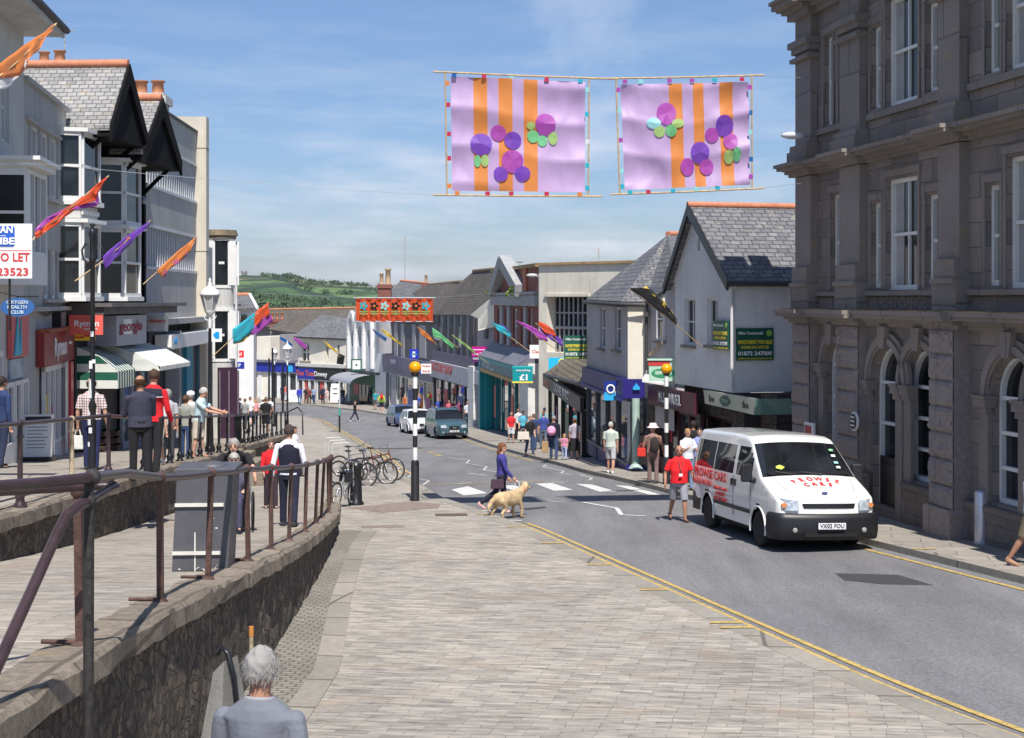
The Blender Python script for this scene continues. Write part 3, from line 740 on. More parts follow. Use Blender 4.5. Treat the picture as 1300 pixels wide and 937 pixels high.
for i, (a, c) in enumerate(pil):
    b = MB(); z = .95; hh = .50
    dp = .36 if i >= 2 else .26
    while z < zc1-.1:
        z2 = min(z+hh, zc1); nx, nz = 14, 6; inn = .025
        b.box(a, c, -dp+.03, 0, z, z2)
        vs = []
        for jz in range(nz+1):
            for jx in range(nx+1):
                x = a+.0+(c-a)*jx/nx; zz = z+inn+(z2-z-2*inn)*jz/nz
                e = 0 if jx in (0, nx) or jz in (0, nz) else 1
                vs.append((x, -dp-.035*e-.05*e*noise.noise(V((x*5, zz*5, i)))-.03*e*noise.noise(V((x*14, zz*14, i))), zz))
        w_ = nx+1; b.add(vs, [(j*w_+k, j*w_+k+1, (j+1)*w_+k+1, (j+1)*w_+k) for j in range(nz) for k in range(nx)])
        z = z2
    b.build('rusticated_pilaster', GRANR, po)
    b = MB(); b.box(a-.06, c+.06, -dp-.1, 0, g0, .95)
    b.prism([(a-.06, .95), (c+.06, .95), (c, 1.02), (a, 1.02)], -dp-.1, 0); b.build('pilaster_base', GRANR, po)
    b = MB(); dq = .2
    for z0, z1 in ((zc1+.35, zc2-.02), (zc2+.6, zc3)):
        b.box(a+.05, c-.05, -dq, 0, z0, z1)
    b.box(a, c, -dq-.1, 0, zc1+.35, zc1+.95).box(a+.02, c-.02, -dq-.16, 0, zc1+.88, zc1+.98).box(a+.06, c-.06, -dq-.1, 0, zc1+.98, zc1+1.35)
    b.box(a-.02, c+.02, -dq-.12, 0, zc2+.6, zc2+.75).box(a-.06, c+.06, -dq-.18, 0, zc2+.28, zc2+.6)
    b.box(a-.04, c+.04, -dq-.12, 0, zc3-1.15, zc3-1.05).box(a-.02, c+.02, -dq-.08, 0, zc3-.95, zc3-.8).box(a-.08, c+.08, -dq-.16, 0, zc3-.8, zc3-.65)
    b.build('pilaster', GRANP, po)
LCH = M('orange_lichen', (.34, .22, .07), .95, .7, 3, bump=.5)
def cornice(z, steps, name='cornice'):
    b = MB(); MB().box(-.25, L, -steps[-1][2]+.04, -.05, z+steps[-1][1], z+steps[-1][1]+.018).build('lichen_edge', LCH if z < 10 else GRANP, po)
    for (z0, z1, p) in steps:
        b.box(-p*.6, L, -p, 0, z+z0, z+z1)
        for a, c in pil: b.box(a-.1-p*.1, c+.1+p*.1, -p-.2, -p, z+z0, z+z1)
    b.build(name, GRANP, po)
cornice(zc1, ((0, .09, .12), (.09, .17, .24), (.17, .25, .45), (.25, .34, .5)))
cornice(zc2, ((0, .07, .12), (.07, .15, .22), (.15, .22, .42), (.22, .3, .5)))
cornice(zc3, ((-.1, .05, .15), (.05, .15, .3), (.15, .28, .55), (.28, .36, .62)), 'roof_cornice')
for a, c in ((0, pil[1][0]), (pil[1][1], pil[2][0]), (pil[2][1], pil[3][0])):
    for p_, z_, h_ in ((.12, zc1+.66, .1), (.08, zc2+.92, .14)): MB().box(a, c, -p_, 0, z_, z_+h_).build('sill_course', GRANP, po)
MB().box(0, L, .1, .7, zc3+.3, zc3+1.1).build('parapet', M('lichened_stone', (.48, .38, .24), .9, .35, 5, bump=.5), po)
text('POST OFFICE', X(1147), -.012, zc1+.50, .34, GRANP, po, w=2.15, name='carved_lettering', depth=.02)
MB().box(X(1114), X(1190), -.02, 0, zc1+.34, zc1+.64).build('name_panel', M('dark_panel_granite', (.15, .13, .125), .8, .3, 10), po)
r = F.root('notice_board', 'narrow red notice board in a white frame at the far corner of the granite building', 'notice board')
x0, x1, z0, z1 = F.x(1023.5, -.4), F.x(1031, -.4), F.z(1028, 566), F.z(1028, 533)
MB().box(F.x(1022, -.4), F.x(1033, -.4), -.42, -.36, z0-.02, z1+.02).build('frame', WHT, r); MB().box(x0, x1, -.44, -.421, z0+.05, z1-.05).build('panel', pmat('notice_red', (.35, .02, .03)), r)
r = F.root('wall_plaque', 'small oval black plaque with white rim on the second granite pilaster', 'plaque')
px_, pz_ = F.x(1084.5, -.38), F.z(1084.5, 535, -.38); e = lambda k: [(px_+.19*k*cos(t), pz_+.21*k*sin(t)) for t in [2*pi*i/20 for i in range(20)]]
MB().prism(e(1), -.40, -.35).build('rim', WHT, r); MB().prism(e(.82), -.42, -.401).build('panel', BLKT, r)
for k in range(3): MB().box(px_-.1, px_+.1, -.425, -.421, pz_-.1+k*.09, pz_-.07+k*.09).build('lettering', WHT, r)
r = F.root('window_poster', 'orange and red arched poster inside the second arched window', 'poster')
wx = wins[2]; MB().prism(arch(wx[0]+.35, wx[0]+1.0, 1.9, 2.9), .29, .3).build('sheet', pmat('poster_orange', (.65, .2, .03)), r)
MB().box(wx[0]+.4, wx[0]+.95, .28, .289, 1.95, 2.3).build('red_band', pmat('poster_red', (.45, .03, .03)), r)

F1 = Fac((855, 43.0), (930, 38.5)); L = F1.L; zb = 2.46
gb = F1.root('gabled_shop', 'white rendered building with steep gable overhanging a dark ground floor shop', 'building')
ze, za = 5.58, 7.62; xa = F1.x(883); DP = 9.
h1 = rect(F1.x(869), F1.x(882.5), F1.z(876, 438), F1.z(876, 379)); h2 = rect(F1.x(898), F1.x(911), F1.z(905, 438), F1.z(905, 379)); h3 = rect(F1.x(885.6), F1.x(888.6), F1.z(887, 318.5), F1.z(887, 303))
b = MB(); b.wall([(0, zb), (L, zb), (L, ze), (xa, za), (0, ze)], [h1, h2, h3], 0, .14)
b.add([(L, 0, zb), (L, DP, zb), (L, DP, ze), (L, 0, ze)], [(0, 1, 2, 3)]); b.add([(0, 0, zb), (0, DP, zb), (0, DP, ze), (0, 0, ze)], [(3, 2, 1, 0)])
b.add([(0, 0, zb), (L, 0, zb), (L, DP, zb), (0, DP, zb)], [(3, 2, 1, 0)])
b.build('wall', REND, gb)
MB().box(h3[0][0], h3[1][0], .1, .2, h3[0][1], h3[2][1]).build('slit', BLK, gb)
for h in (h1, h2): window(gb, h[0][0], h[1][0], h[0][1], h[2][1], .14, .06, 2, 2, sill=.1, sm=GRANP)
for (sx, xe, nm) in ((-1, -.25, 'roof'), (1, L+.22, 'roof')):
    k = (za-ze)/(xa if sx < 0 else L-xa); zz = ze-k*.22+.05
    b = MB(); pts = [(xa, -.22, za+.1), (xe, -.22, zz), (xe, DP, zz), (xa, DP, za+.1)]
    if sx < 0: pts = pts[::-1]
    pts = pts[::-1]; n_ = (V(pts[1])-V(pts[0])).cross(V(pts[2])-V(pts[0]))
    if n_.z < 0: pts = pts[::-1]
    b.hexa([V(p)-V((0, 0, .12)) for p in pts], pts); b.build(nm, SLATE, gb)
    b = MB()   # barge boards
    for (y0, y1, dz) in ((-.27, -.2, .04),):
        A, Bq = (xa, za+.13), (xe, zz+.03)
        b.prism([A, Bq, (Bq[0], Bq[1]-.26), (A[0], A[1]-.3)], y0, y1)
    b.build('barge_board', BLK, gb)
MB().cyl((xa, -.25, za+.12), (xa, DP, za+.12), .10, n=8).build('ridge_tiles', RIDGE, gb)
MB().cyl((L+.28, -.2, ze-.14), (L+.28, DP, ze-.14), .07, n=8).build('gutter', GUTM, gb)
downpipe(gb, L+.06, zb+.1, ze-.3, M('white_pipe', (.6, .6, .6), .5), y=-.05)
g1 = .1
b = MB(); b.wall(rect(0, L+.1, -.4, zb), [rect(.25, L-.9, -.3, 1.62)], .35, .3); b.build('ground_floor_wall', STN, gb)
shopfront(gb, .25, L-.9, -.35, 1.62, 3, M('maroon_frame', (.07, .02, .025), .5), y=.65, riser=.6, posters=((.4, .9, .9, 1.5, (.5, .05, .06)),))
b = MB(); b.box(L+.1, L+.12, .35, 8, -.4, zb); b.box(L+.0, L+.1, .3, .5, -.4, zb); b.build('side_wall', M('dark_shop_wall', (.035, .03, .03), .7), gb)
FS = Fac((830, 45.0), (890, 40.9))
r = FS.root('shop_fascia', 'maroon shop fascia with silver H.SAMUEL lettering behind the right beacon', 'sign')
z0, z1 = 1.68, 2.28
MB().box(0, FS.L, -.2, -.1, z0, z1).build('panel', pmat('maroon_panel', (.10, .018, .03)), r); MB().box(FS.x(845), FS.x(872), -.23, -.201, z0+.06, z1-.04).build('inner_panel', pmat('dark_purple_panel', (.045, .015, .05)), r)
text('H.SAMUEL', FS.x(859), -.235, (z0+z1)/2, .42, SILV, r, w=2.0, bold=.03)
shopfront(r, .3, FS.L-.1, .0-.45, z0, 4, M('maroon_frame', (.07, .02, .025), .5), y=.1, riser=.5, posters=((1.0, 1.5, .6, 1.3, (.4, .04, .06)),))
MB().box(-.35, .25, -.1, .4, -.6, z0+.2).build('stone_pier', STN, r)
FG = Fac((898, 40.4), (965, 36.7))
r = FG.root('shop_fascia', 'cream and pale green boxed fascia with a dark green cartouche under the white overhang', 'sign')
z0, z1 = 2.02, 2.42; gw = FG.L
b = MB(); b.prism([(0, z1), (gw, z1), (gw-.1, z0-.02), (.12, z0+.02)], -.12, .02); b.build('panel', pmat('cream_panel', (.50, .52, .40)), r)
b = MB(); b.add([(gw, -.13, z1), (gw-.1, -.13, z0-.02), (gw+.18, 1.0, z0), (gw+.35, 1.0, z1)], [(0, 1, 2, 3)]); b.box(gw-.05, gw+.05, .0, 1.0, z0, z1); b.build('end_panel', pmat('sea_green_panel', (.13, .24, .20)), r)
e = [(gw*.44+.36*cos(t)*(1+.1*cos(4*t)), (z0+z1)/2+.15*sin(t)) for t in [2*pi*i/24 for i in range(24)]]
MB().prism(e, -.14, -.121).build('cartouche', pmat('cartouche_green', (.03, .11, .08)), r)
text('YE OLDE', gw*.44, -.145, (z0+z1)/2, .12, M('pale_green_lettering', (.35, .45, .35)), r, w=.45)
for k in (.17, .82): text('fine', gw*k, -.125, (z0+z1)/2-.01, .26, BLKT, r, w=.42)
r = root('lane_wall', label='dark slate-stone side wall at the mouth of the lane beside the granite building', cat='wall', mat=Fac((986, 37.6), (1060, 39.5)).M)
MB().box(0, 2.6, 0, .5, -.3, 2.47).build('stonework', STN, r)

F2 = Fac((745, 54.0), (797, 45.5)); L = F2.L; ze = 4.93; zb = F2.z(790, 479)
o2 = F2.root('corner_shop_building', 'cream rendered building with shade-tinted street wall and slate roof over a navy blue phone shop', 'building')
hs = [rect(F2.x(762), F2.x(768), F2.z(765, 442), F2.z(765, 391)), rect(F2.x(780.5), F2.x(788), F2.z(785, 444), F2.z(785, 391))]
b = MB(); b.wall(rect(0, L, zb, ze), hs, 0, .12)
e2 = F2.M.inverted() @ V((P(822, 0, 45.5).x, 45.5, 0)); e3 = F2.M.inverted() @ V((P(856, 0, 42.9).x, 42.9, 0)); bk = F2.M.inverted() @ V((P(745, 0, 54).x+5, 56, 0))
b.build('street_wall', RENDSH, o2)
for i, h in enumerate(hs): window(o2, h[0][0], h[1][0], h[0][1], h[2][1], .12, .05, 1, 2, sill=.14, sm=GRANP)
def flat(b, p, q, z0, z1): b.add([(p[0], p[1], z0), (q[0], q[1], z0), (q[0], q[1], z1), (p[0], p[1], z1)], [(0, 1, 2, 3)])
b = MB(); flat(b, (L, 0), e2, zb, ze); b.build('cream_wall', RENDC, o2)  # sunlit face, a lighter copy of the shade-tinted street render
b = MB(); flat(b, (0, 6), (0, 0), zb-3, ze); b.build('end_wall', RENDSH, o2); b = MB(); flat(b, e2, e3, 1.0, 5.4); b.build('recessed_wall', RENDSH, o2)
FR = Fac((822, 45.5), (855, 43))
rr_ = rect(FR.x(836), FR.x(845), FR.z(840, 432), FR.z(840, 378)); qq = root('t', mat=FR.M)
wn = window(o2, rr_[0][0], rr_[1][0], rr_[0][1], rr_[2][1], -.02, .06, 1, 2, sill=.16, sm=GRANP); bpy.context.view_layer.update()
wn.matrix_parent_inverse = Matrix.Identity(4); wn.matrix_local = F2.M.inverted() @ FR.M; bpy.data.objects.remove(qq)
b = MB(); A0 = P(744, 380, 54.2); A1 = V((P(797, 0, 45.5).x-.25, 45.3, ze)); R1 = P(848, 298, 50.); R2 = P(900, 297, 53.); A2 = V((P(822, 0, 45.5).x-.1, 45.3, ze)); A3 = V((P(857, 0, 43).x, 42.8, 5.5)); A2b = V((P(822, 0, 45.5).x+.05, 45.6, 5.0))
poly3(b, [A0, A1, R1], .1); poly3(b, [A1, A2, R1], .1); poly3(b, [A2, A3, R2, R1], .1)
wbuild(b, 'roof', SLATE, o2)
b = MB(); b.tube([P(848, 297.5, 50.), P(880, 297, 52.)], .11, 8); wbuild(b, 'ridge_tiles', RIDGE, o2)
b = MB(); poly3(b, [A0, R1, R2, P(880, 380, 60)], .1); wbuild(b, 'rear_roof', SLATE, o2)
b = MB(); b.tube([A0-V((.1, 0, .1)), A1-V((.1, .1, .1)), A2-V((0, .1, .1))], .07, 8); wbuild(b, 'gutter', GUTM, o2)
b = MB(); b.tube([P(820.5, 384, 45.3), P(820.5, 470, 45.3)], .05, 8); b.box(*[c for c in (P(818.5, 0, 45.3).x, P(822.5, 0, 45.3).x, 45.1, 45.4)], P(820, 402, 45.3).z, P(820, 396, 45.3).z); wbuild(b, 'drainpipe', GUTM, o2)
NAVY = pmat('navy_fascia', (.018, .010, .16), .5); zf0 = zb-.62
b = MB(); b.box(-.05, L+.05, -.18, .02, zf0, zb); flat(b, (L+.05, -.18), (e2[0]+.05, e2[1]-.1), zf0, zb); b.box(-.05, L+.08, -.26, -.181, zf0-.1, zf0+.02).build('fascia', NAVY, o2)
g_ = F2.z(790, 590)
shopfront(o2, 0, L, g_-.45, zf0, 4, M('grey_frame', (.10, .11, .14), .4), y=.08, riser=.55, rm=NAVY)
b = MB(); flat(b, (L, .1), (e2[0], e2[1]), g_-.3, zf0); b.build('corner_glass', SGL, o2)
b = MB(); flat(b, (L+.02, -.05), (e2[0]+.05, e2[1]-.1), g_-.4, g_+.12); b.build('plinth', NAVY, o2)
b = MB(); c_ = (L+.05, .25); b.cyl((c_[0], c_[1], g_), (c_[0], c_[1], zf0), .13, n=12).cyl((c_[0], c_[1], g_), (c_[0], c_[1], g_+.15), .24, .14, n=12); b.build('column', M('mint_column', (.38, .50, .44), .5), o2)
b = MB(); b.cyl((e2[0]-.05, e2[1]+.0, g_-.3), (e2[0]-.05, e2[1], zf0), .06, n=8); b.build('corner_post', M('grey_frame'), o2)
bl1 = pmat('deep_blue_panel', (.008, .03, .22)); bl2 = pmat('sky_blue_panel', (.03, .38, .72))
c = P(777.5, 496, 46.6); r = board('projecting_sign', c, .55, .64, bl1, 'square blue O2 sign fading to sky blue, projecting over the navy phone shop', 'sign')
MB().box(-.275, .275, -.012, -.001, -.32, -.06).build('lower_band', bl2, r)
me = MB(); me.tube([(-.06+.12*cos(t), -.02, .05+.13*sin(t)) for t in [2*pi*i/20 for i in range(20)]], .03, 6, close=True); me.build('letter_ring', WHT, r)
text('2', .13, -.02, -.10, .2, WHT, r, bold=.05); MB().box(.28, .5, .0, .05, .28, .33).build('bracket', BLK, r)
c = P(808, 493, 45.35); r = board('phone_shop_logo', c, .22, .1, bl2, 'tiny sky blue logo light on the navy corner fascia', 'sign', th=.1); MB().prism([(-.08, .05), (.08, .05), (0, .17)], 0, .08).build('logo_top', bl2, r)
c = P(842, 471, 42.9); r = board('shop_sign', c, .86, .62, pmat('mint_panel', (.42, .62, .48)), 'pale green and red sign with dark oval behind the right amber globe', 'sign')
MB().box(-.45, .2, -.012, -.001, .16, .31).build('red_band', pmat('sign_red', (.55, .05, .05)), r); MB().prism([(.0+.36*cos(t), -.06+.14*sin(t)) for t in [2*pi*i/20 for i in range(20)]], -.014, -.001).build('oval', pmat('oval_green', (.03, .28, .12)), r)
text('SERVICE', 0, -.016, -.06, .13, WHT, r, w=.5); MB().box(-.48, .52, -.05, .1, .32, .37).build('frame', pmat('mint_frame', (.45, .7, .55)), r)
b = MB(); b.prism([(-.1, 1.0)]*0 or [(-.55, 0), (.75, 0), (.75, .12), (-.55, .12)], -.5, .2); r = root('shop_canopy', P(848, 486, 44.0), radians(-12), 'thin white canopy lit by the sun above the maroon fascia', 'canopy')
MB().add([(-.75, -.45, .1), (1.9, -.45, -.28), (1.9, .3, -.1), (-.75, .3, .25)], [(0, 1, 2, 3)]).add([(-.75, -.45, .04), (1.9, -.45, -.34), (1.9, .3, -.16), (-.75, .3, .19)], [(3, 2, 1, 0)]).add([(-.75, -.45, .04), (1.9, -.45, -.34), (1.9, -.45, -.28), (-.75, -.45, .1)], [(0, 1, 2, 3)]).build('canopy_sheet', M('canopy_white', (.7, .69, .66), .5), r)

F3 = Fac((693, 72), (741, 55.0)); L = F3.L
ls = F3.root('low_slate_shop', 'low dark shopfront under a golden-brown slate lean-to roof', 'building')
zt, zf = F3.z(717, 490), F3.z(717, 504); g_ = F3.z(717, 575)
b = MB(); b.box(-.1, L+.1, -.15, 0, zf-.1, zt).build('fascia', pmat('black_fascia', (.03, .025, .028)), ls)
MB().box(0, L, .6, .7, g_-.8, zt).build('back_wall', M('dark_interior', (.02, .018, .018), .8), ls)
shopfront(ls, .1, L-.1, g_-.7, zf-.12, 5, BLK, y=.2, riser=.5, posters=((3, 4, g_+.9, g_+1.6, (.3, .1, .25)), (8, 9.5, g_+.6, g_+1.7, (.12, .2, .1)), (12, 13.5, g_+.7, g_+1.6, (.3, .25, .1))))
text('LOVE INC', L*.55, -.16, (zt+zf)/2-.02, .50, SILV, ls, w=6.5, bold=.02)
MB().box(.2, 3.5, -.17, -.151, zf, zt-.1).build('red_end_panel', pmat('dull_red', (.25, .02, .03)), ls)
b = MB(); poly3(b, [P(691, 474, 72), P(743, 488, 54.3), P(748, 455, 57), P(746, 443, 60), P(733, 443, 66)], .15); wbuild(b, 'roof', SLATEG, ls)
b = MB(); b.tube([P(691, 475.5, 72), P(743, 489.5, 54.3)], .09, 8); wbuild(b, 'gutter', GUTM, ls)
b = MB(); b.box(L-.3, L+.25, -.1, 1, g_-.8, zf); b.build('corner_pier', BLK, ls)

F4 = Fac((684, 74), (812, 69)); L = F4.L; zt = 6.78
cb = F4.root('concrete_block', 'plain stained concrete building with flat roof and one large recessed window', 'building')
hh = rect(F4.x(694), F4.x(747), F4.z(720, 448), F4.z(720, 377))
b = MB(); b.wall(rect(0, L, -4, zt), [hh], 0, .8); solid(F4, b, 0, L, -4, zt, 14); b.build('wall', CONC, cb)
b = MB(); x0, x1, z0, z1 = hh[0][0], hh[1][0], hh[0][1], hh[2][1]
n = 9
for i in range(n+1): c = x0+(x1-x0)*i/n; b.box(c-.045, c+.045, .62, .7, z0, z1)
b.box(x0, x1, .6, .72, z0+(z1-z0)*.42, z0+(z1-z0)*.47).box(x0, x1, .6, .72, z0+(z1-z0)*.70, z0+(z1-z0)*.73)
o = b.build('window', M('grey_steel', (.30, .31, .33), .5), cb); MB().box(x0, x1, .73, .78, z0, z1).build('pane', mat_glass('dull_dark_glass', (.03, .03, .033), .15), o)  # near-black pane, a little duller than the other glass
MB().box(-.15, L+.1, -.15, 14, zt, zt+.12).build('coping', M('rusty_lichen', (.34, .22, .11), .9, .35, 3), cb)
MB().box(x0-.1, x1+.1, -.12, .0, z1+.02, z1+.16).build('lintel', CONC, cb)

F5 = Fac((627, 91.5), (684, 75.2)); L = F5.L; zt = 6.72
bb = F5.root('brick_building', 'red brick building with grey triangular pediment above the teal pound shop', 'building')
ws = [rect(F5.x(a), F5.x(c), F5.z((a+c)/2, 437), F5.z((a+c)/2, 392)) for a, c in ((631.5, 636), (641, 644.5), (651, 656.5), (661, 666), (671, 675.5))]
b = MB(); b.wall(rect(0, L, -4.5, zt), ws, 0, .2); solid(F5, b, 0, L, -4.5, zt, 10); b.build('wall', BRK, bb)
for h in ws: window(bb, h[0][0], h[1][0], h[0][1], h[2][1], .2, .12, 1, 2)
GB = M('grey_band', (.34, .34, .34), .8, .15)
b = MB(); b.box(-.05, L+.05, -.25, 0, F5.z(655, 388), F5.z(655, 375)).box(-.1, L+.1, -.35, 0, F5.z(655, 374.5), F5.z(655, 371)).build('stone_band', GB, bb)
for a, c in ((636.5, 640), (645.5, 649), (667, 670)): MB().box(F5.x(a), F5.x(c), -.12, 0, F5.z(655, 440), F5.z(655, 389)).build('stone_pilaster', GB, bb)
pa, pb, pc = (F5.x(633), F5.z(633, 371)), (F5.x(645.5), F5.z(645.5, 331)), (F5.x(667), F5.z(667, 369))
b = MB()
for A, Bq in ((pa, pb), (pb, pc)):
    d = V((Bq[0]-A[0], Bq[1]-A[1])).normalized(); q = V((-d.y, d.x))*.35
    b.prism([(A[0]-q.x, A[1]-q.y), (Bq[0]-q.x, Bq[1]-q.y), (Bq[0]+q.x, Bq[1]+q.y), (A[0]+q.x, A[1]+q.y)], -.6, .1)
b.build('pediment', GB, bb)
MB().prism([pa, pb, pc], -.05, 0).build('tympanum', BRK, bb)
MB().box(F5.x(647.5), F5.x(656), -.1, -.06, F5.z(650, 361), F5.z(650, 352)).build('date_stone', M('pale_stone', (.5, .5, .48)), bb)
MB().box(F5.x(666), F5.x(670), -.12, 0, F5.z(668, 371), zt).build('terracotta_pier', M('terracotta_pier', (.4, .13, .07), .8), bb)
MB().box(-.1, L+.1, -.2, 10, zt, zt+.2).build('coping', M('rusty_lichen'), bb)
b = MB(); random.seed(2); clump(b, (F5.x(664.5), -.5, F5.z(664, 370)), .55, 60); clump(b, (F5.x(627)+.4, -.4, F5.z(628, 371)), .3, 30)
o = b.build('wall_weeds', M('weed_green', (.13, .20, .03), .9, .4), bb)
z1, z0 = F5.z(650, 455), F5.z(650, 473); g_ = F5.z(650, 551)
b = MB(); b.add([(0, -1., z1-.1), (L, -1., z1-.1), (L, -.02, z1+.75), (0, -.02, z1+.75)], [(0, 1, 2, 3)]); b.add([(0, -1., z1-.1), (0, -.02, z1+.75), (0, -.02, z1-.1)], [(0, 1, 2)]); b.add([(L, -1., z1-.1), (L, -.02, z1-.1), (L, -.02, z1+.75)], [(0, 1, 2)])
b.build('lead_canopy', M('lead_sheet', (.16, .16, .19), .6, .2), bb)
TEAL = pmat('teal_paint', (.0, .27, .30)); b = MB(); b.box(0, L*.86, -.95, -.05, z0, z1-.12).build('fascia', M('teal_grey_fascia', (.10, .20, .23), .5, .3, 1.5), bb)
MB().box(0, L*.86, -.99, -.951, z1-.4, z1-.14).build('fascia_strip', TEAL, bb)
text('WORLD', L*.26, -.97, (z0+z1)/2-.1, .9, M('pale_lettering', (.5, .55, .55)), bb, w=4.8)
MB().box(0, L*.86, -.98, -.951, z0-.25, z0-.02).build('ochre_strip', M('ochre_strip', (.45, .28, .1), .6), bb)
shopfront(bb, .9, L*.82, g_-.9, z0-.26, 5, TEAL, y=-.3, riser=.5, posters=((2.3, 3.2, g_+.6, g_+2.6, (.55, .08, .06)), (5.2, 6.3, g_+1.2, g_+2.7, (.5, .45, .4)), (9, 10, g_+.9, g_+2.4, (.5, .08, .06))))
MB().box(-.1, .5, -.98, .1, g_-.9, z1-.1).box(.75, 1.1, -.7, .1, g_-.9, z0).build('teal_pillar', TEAL, bb)
MB().box(L*.84, L+.1, -.6, .0, g_-.6, z1+.1).build('white_pillar', M('white_pillar_paint', (.66, .66, .63), .7), bb)
c = P(663.5, 475.5, 73.6); r = board('projecting_sign', c, 1.04, .85, TEAL, 'teal hanging sign with a white £1 and a yellow bottom edge', 'sign')
MB().box(-.54, .54, -.015, -.001, -.44, -.36).build('yellow_edge', YEL, r); MB().box(-.54, .54, -.015, -.001, .36, .44).build('top_edge', pmat('light_teal', (.02, .45, .48)), r)
text('£1', .08, -.02, -.16, .42, WHT, r, bold=.04, w=.42); text('everything', .02, -.02, .22, .15, WHT, r, w=.75)
c = P(682.5, 446.5, 74.); r = board('projecting_sign', c, .82, .70, WHT, 'white square sign with red script between the brick and concrete buildings', 'sign')
text("Ciao's", 0, -.01, 0, .22, M('orange_red_script', (.65, .12, .04)), r, w=.6)
c = P(709, 462, 71.); r = board('projecting_sign', c, 1.0, .62, pmat('bright_blue_panel', (.02, .45, .75)), 'bright blue sign half hidden by the golden slate roof', 'sign')
MB().tube([(.18+.16*cos(t), -.02, .08+.16*sin(t)) for t in [2*pi*i/16 for i in range(16)]], .03, 6, close=True).build('ring', YEL, r)

def agent_board(c, w, h, rz, lab, post=False):
    r = board('for_sale_board', c, w, h, DKG, lab, 'sign', None, rz); y = -.005
    text('Miller Commercial', -.12*w, y, h*.34, h*.13, WHT, r, w=w*.66); text('INVESTMENT FOR SALE', 0, y, h*.06, h*.17, YEL, r, w=w*.92, bold=.03)
    text('BUSINESS NOT AFFECTED', 0, y, -h*.10, h*.12, YEL, r, w=w*.75, bold=.02); text('01872 247000', 0, y, -h*.29, h*.17, WHT, r, w=w*.92, bold=.03)
    text('millercommercial.co.uk', 0, y, -h*.44, h*.08, YEL, r, w=w*.94)
    MB().cyl((w*.38, -.01, h*.34), (w*.38, 0, h*.34), h*.10, n=14).build('logo', pmat('lime_logo', (.25, .5, .08)), r); return r
k_ = (958.5-CX)/FL; ac = F1.a+F1.t*(F1.L+.06); yy_ = (k_*ac.y-ac.x)/(F1.n.x-k_*F1.n.y); pc_ = F1.w(F1.L+.06, yy_, 0); dz_ = EZ+(HY-437)/FL*pc_.y
agent_board(V((pc_.x, pc_.y, dz_)), 1.08, .88, atan2(F1.t.y, F1.t.x)+pi/2, 'dark green INVESTMENT FOR SALE board on the white side wall nearest the granite building')
cc_ = F1.w(F1.x(919.5), -.12, F1.z(919.5, 425.5)); agent_board(cc_, F1.x(929)-F1.x(910), .80, atan2(F1.t.y, F1.t.x), 'dark green FOR SALE board seen edge-on at the corner of the white gable')
agent_board(P(735.7, 441, 54.), 1.17, .90, 0, 'dark green INVESTMENT FOR SALE board above the golden slate roof')
MB().tube([P(746, 456, 54.1), P(747, 485, 54.1)], .03, 6).build('sign_post', GUTM, None); o = bpy.context.scene.objects['sign_post']; tag(o, 'thin post carrying the green board over the slate lean-to', 'post')

F6 = Fac((553, 112), (627.5, 92)); L = F6.L
sb = F6.root('striped_building', 'grey shop building with dark vertical window stripes under a big mossy slate roof', 'building')
ze = F6.z(590, 400); g_ = F6.z(590, 540); DST = M('dark_window_strip', (.035, .03, .035), .6, .2); GPL = M('grey_plaster', (.26, .25, .27), .85, .15)
b = MB(); b.box(0, L, 0, 8, g_-1.5, ze); b.build('wall', GPL, sb)
for a, c in ((555, 559), (563.5, 567.5), (571, 575.5), (579, 583.5), (587.5, 592), (596, 601)):
    xa_, xb_ = F6.x(a), F6.x(c); MB().box(xa_, xb_, -.06, 0, F6.z(a, 451), ze-.05).build('window_strip', DST, sb)
for a, c in ((559.4, 563), (583.8, 587)): MB().box(F6.x(a), F6.x(c), -.09, 0, F6.z(a, 440), F6.z(a, 415)).build('window', mat_glass('blue_pane', (.07, .10, .14), .1), sb)
MB().box(F6.x(604), F6.x(605.5), -.1, 0, F6.z(605, 470), F6.z(605, 405)).build('wall_slit', DST, sb); MB().box(F6.x(616), F6.x(620), -.06, 0, F6.z(618, 430), F6.z(618, 400)).build('wall_slit', DST, sb)
z1, z0 = F6.z(580, 463), F6.z(580, 488)
MB().box(0, F6.x(607), -.25, 0, F6.z(580, 462), F6.z(580, 450)).build('purple_band', pmat('dull_purple', (.10, .075, .14)), sb)
MB().box(.2, F6.x(607), -.5, -.05, z0+.2, z1).build('fascia', M('silver_fascia', (.42, .42, .46), .5, .2, 2), sb)
text('FACTORY SHOP', F6.x(575)-2, -.52, (z0+z1)/2+.25, .9, REDT, sb, w=8.5)
MB().box(F6.x(604), F6.x(611), -.55, 0, g_-1, F6.z(607, 465)).build('white_pilaster', M('white_pillar_paint'), sb)
shopfront(sb, .3, F6.x(604), g_-1.2, z0+.15, 5, M('dark_frame', (.06, .05, .07), .5), y=-.1, riser=.4, posters=((4, 5.5, g_+.5, g_+2.2, (.35, .04, .06)), (9, 11, g_+.4, g_+2, (.08, .1, .3)), (14, 15, g_+.5, g_+2, (.3, .28, .1))))
MB().box(F6.x(611), L, -.4, 0, g_-1, F6.z(618, 490)).build('shutter', M('grey_shutter', (.2, .22, .25), .6), sb); MB().box(F6.x(611), L, -.5, 0, F6.z(618, 489), F6.z(618, 472)).build('grey_panel', M('silver_fascia'), sb)
b = MB(); poly3(b, [P(551, 399.5, 112), P(597, 400, 99), P(627.5, 374, 92.5), P(628, 342, 98), P(601, 344.5, 106), P(585, 358, 112), P(540, 362, 122), P(523, 373, 124)], .2); wbuild(b, 'roof', SLATEB, sb)
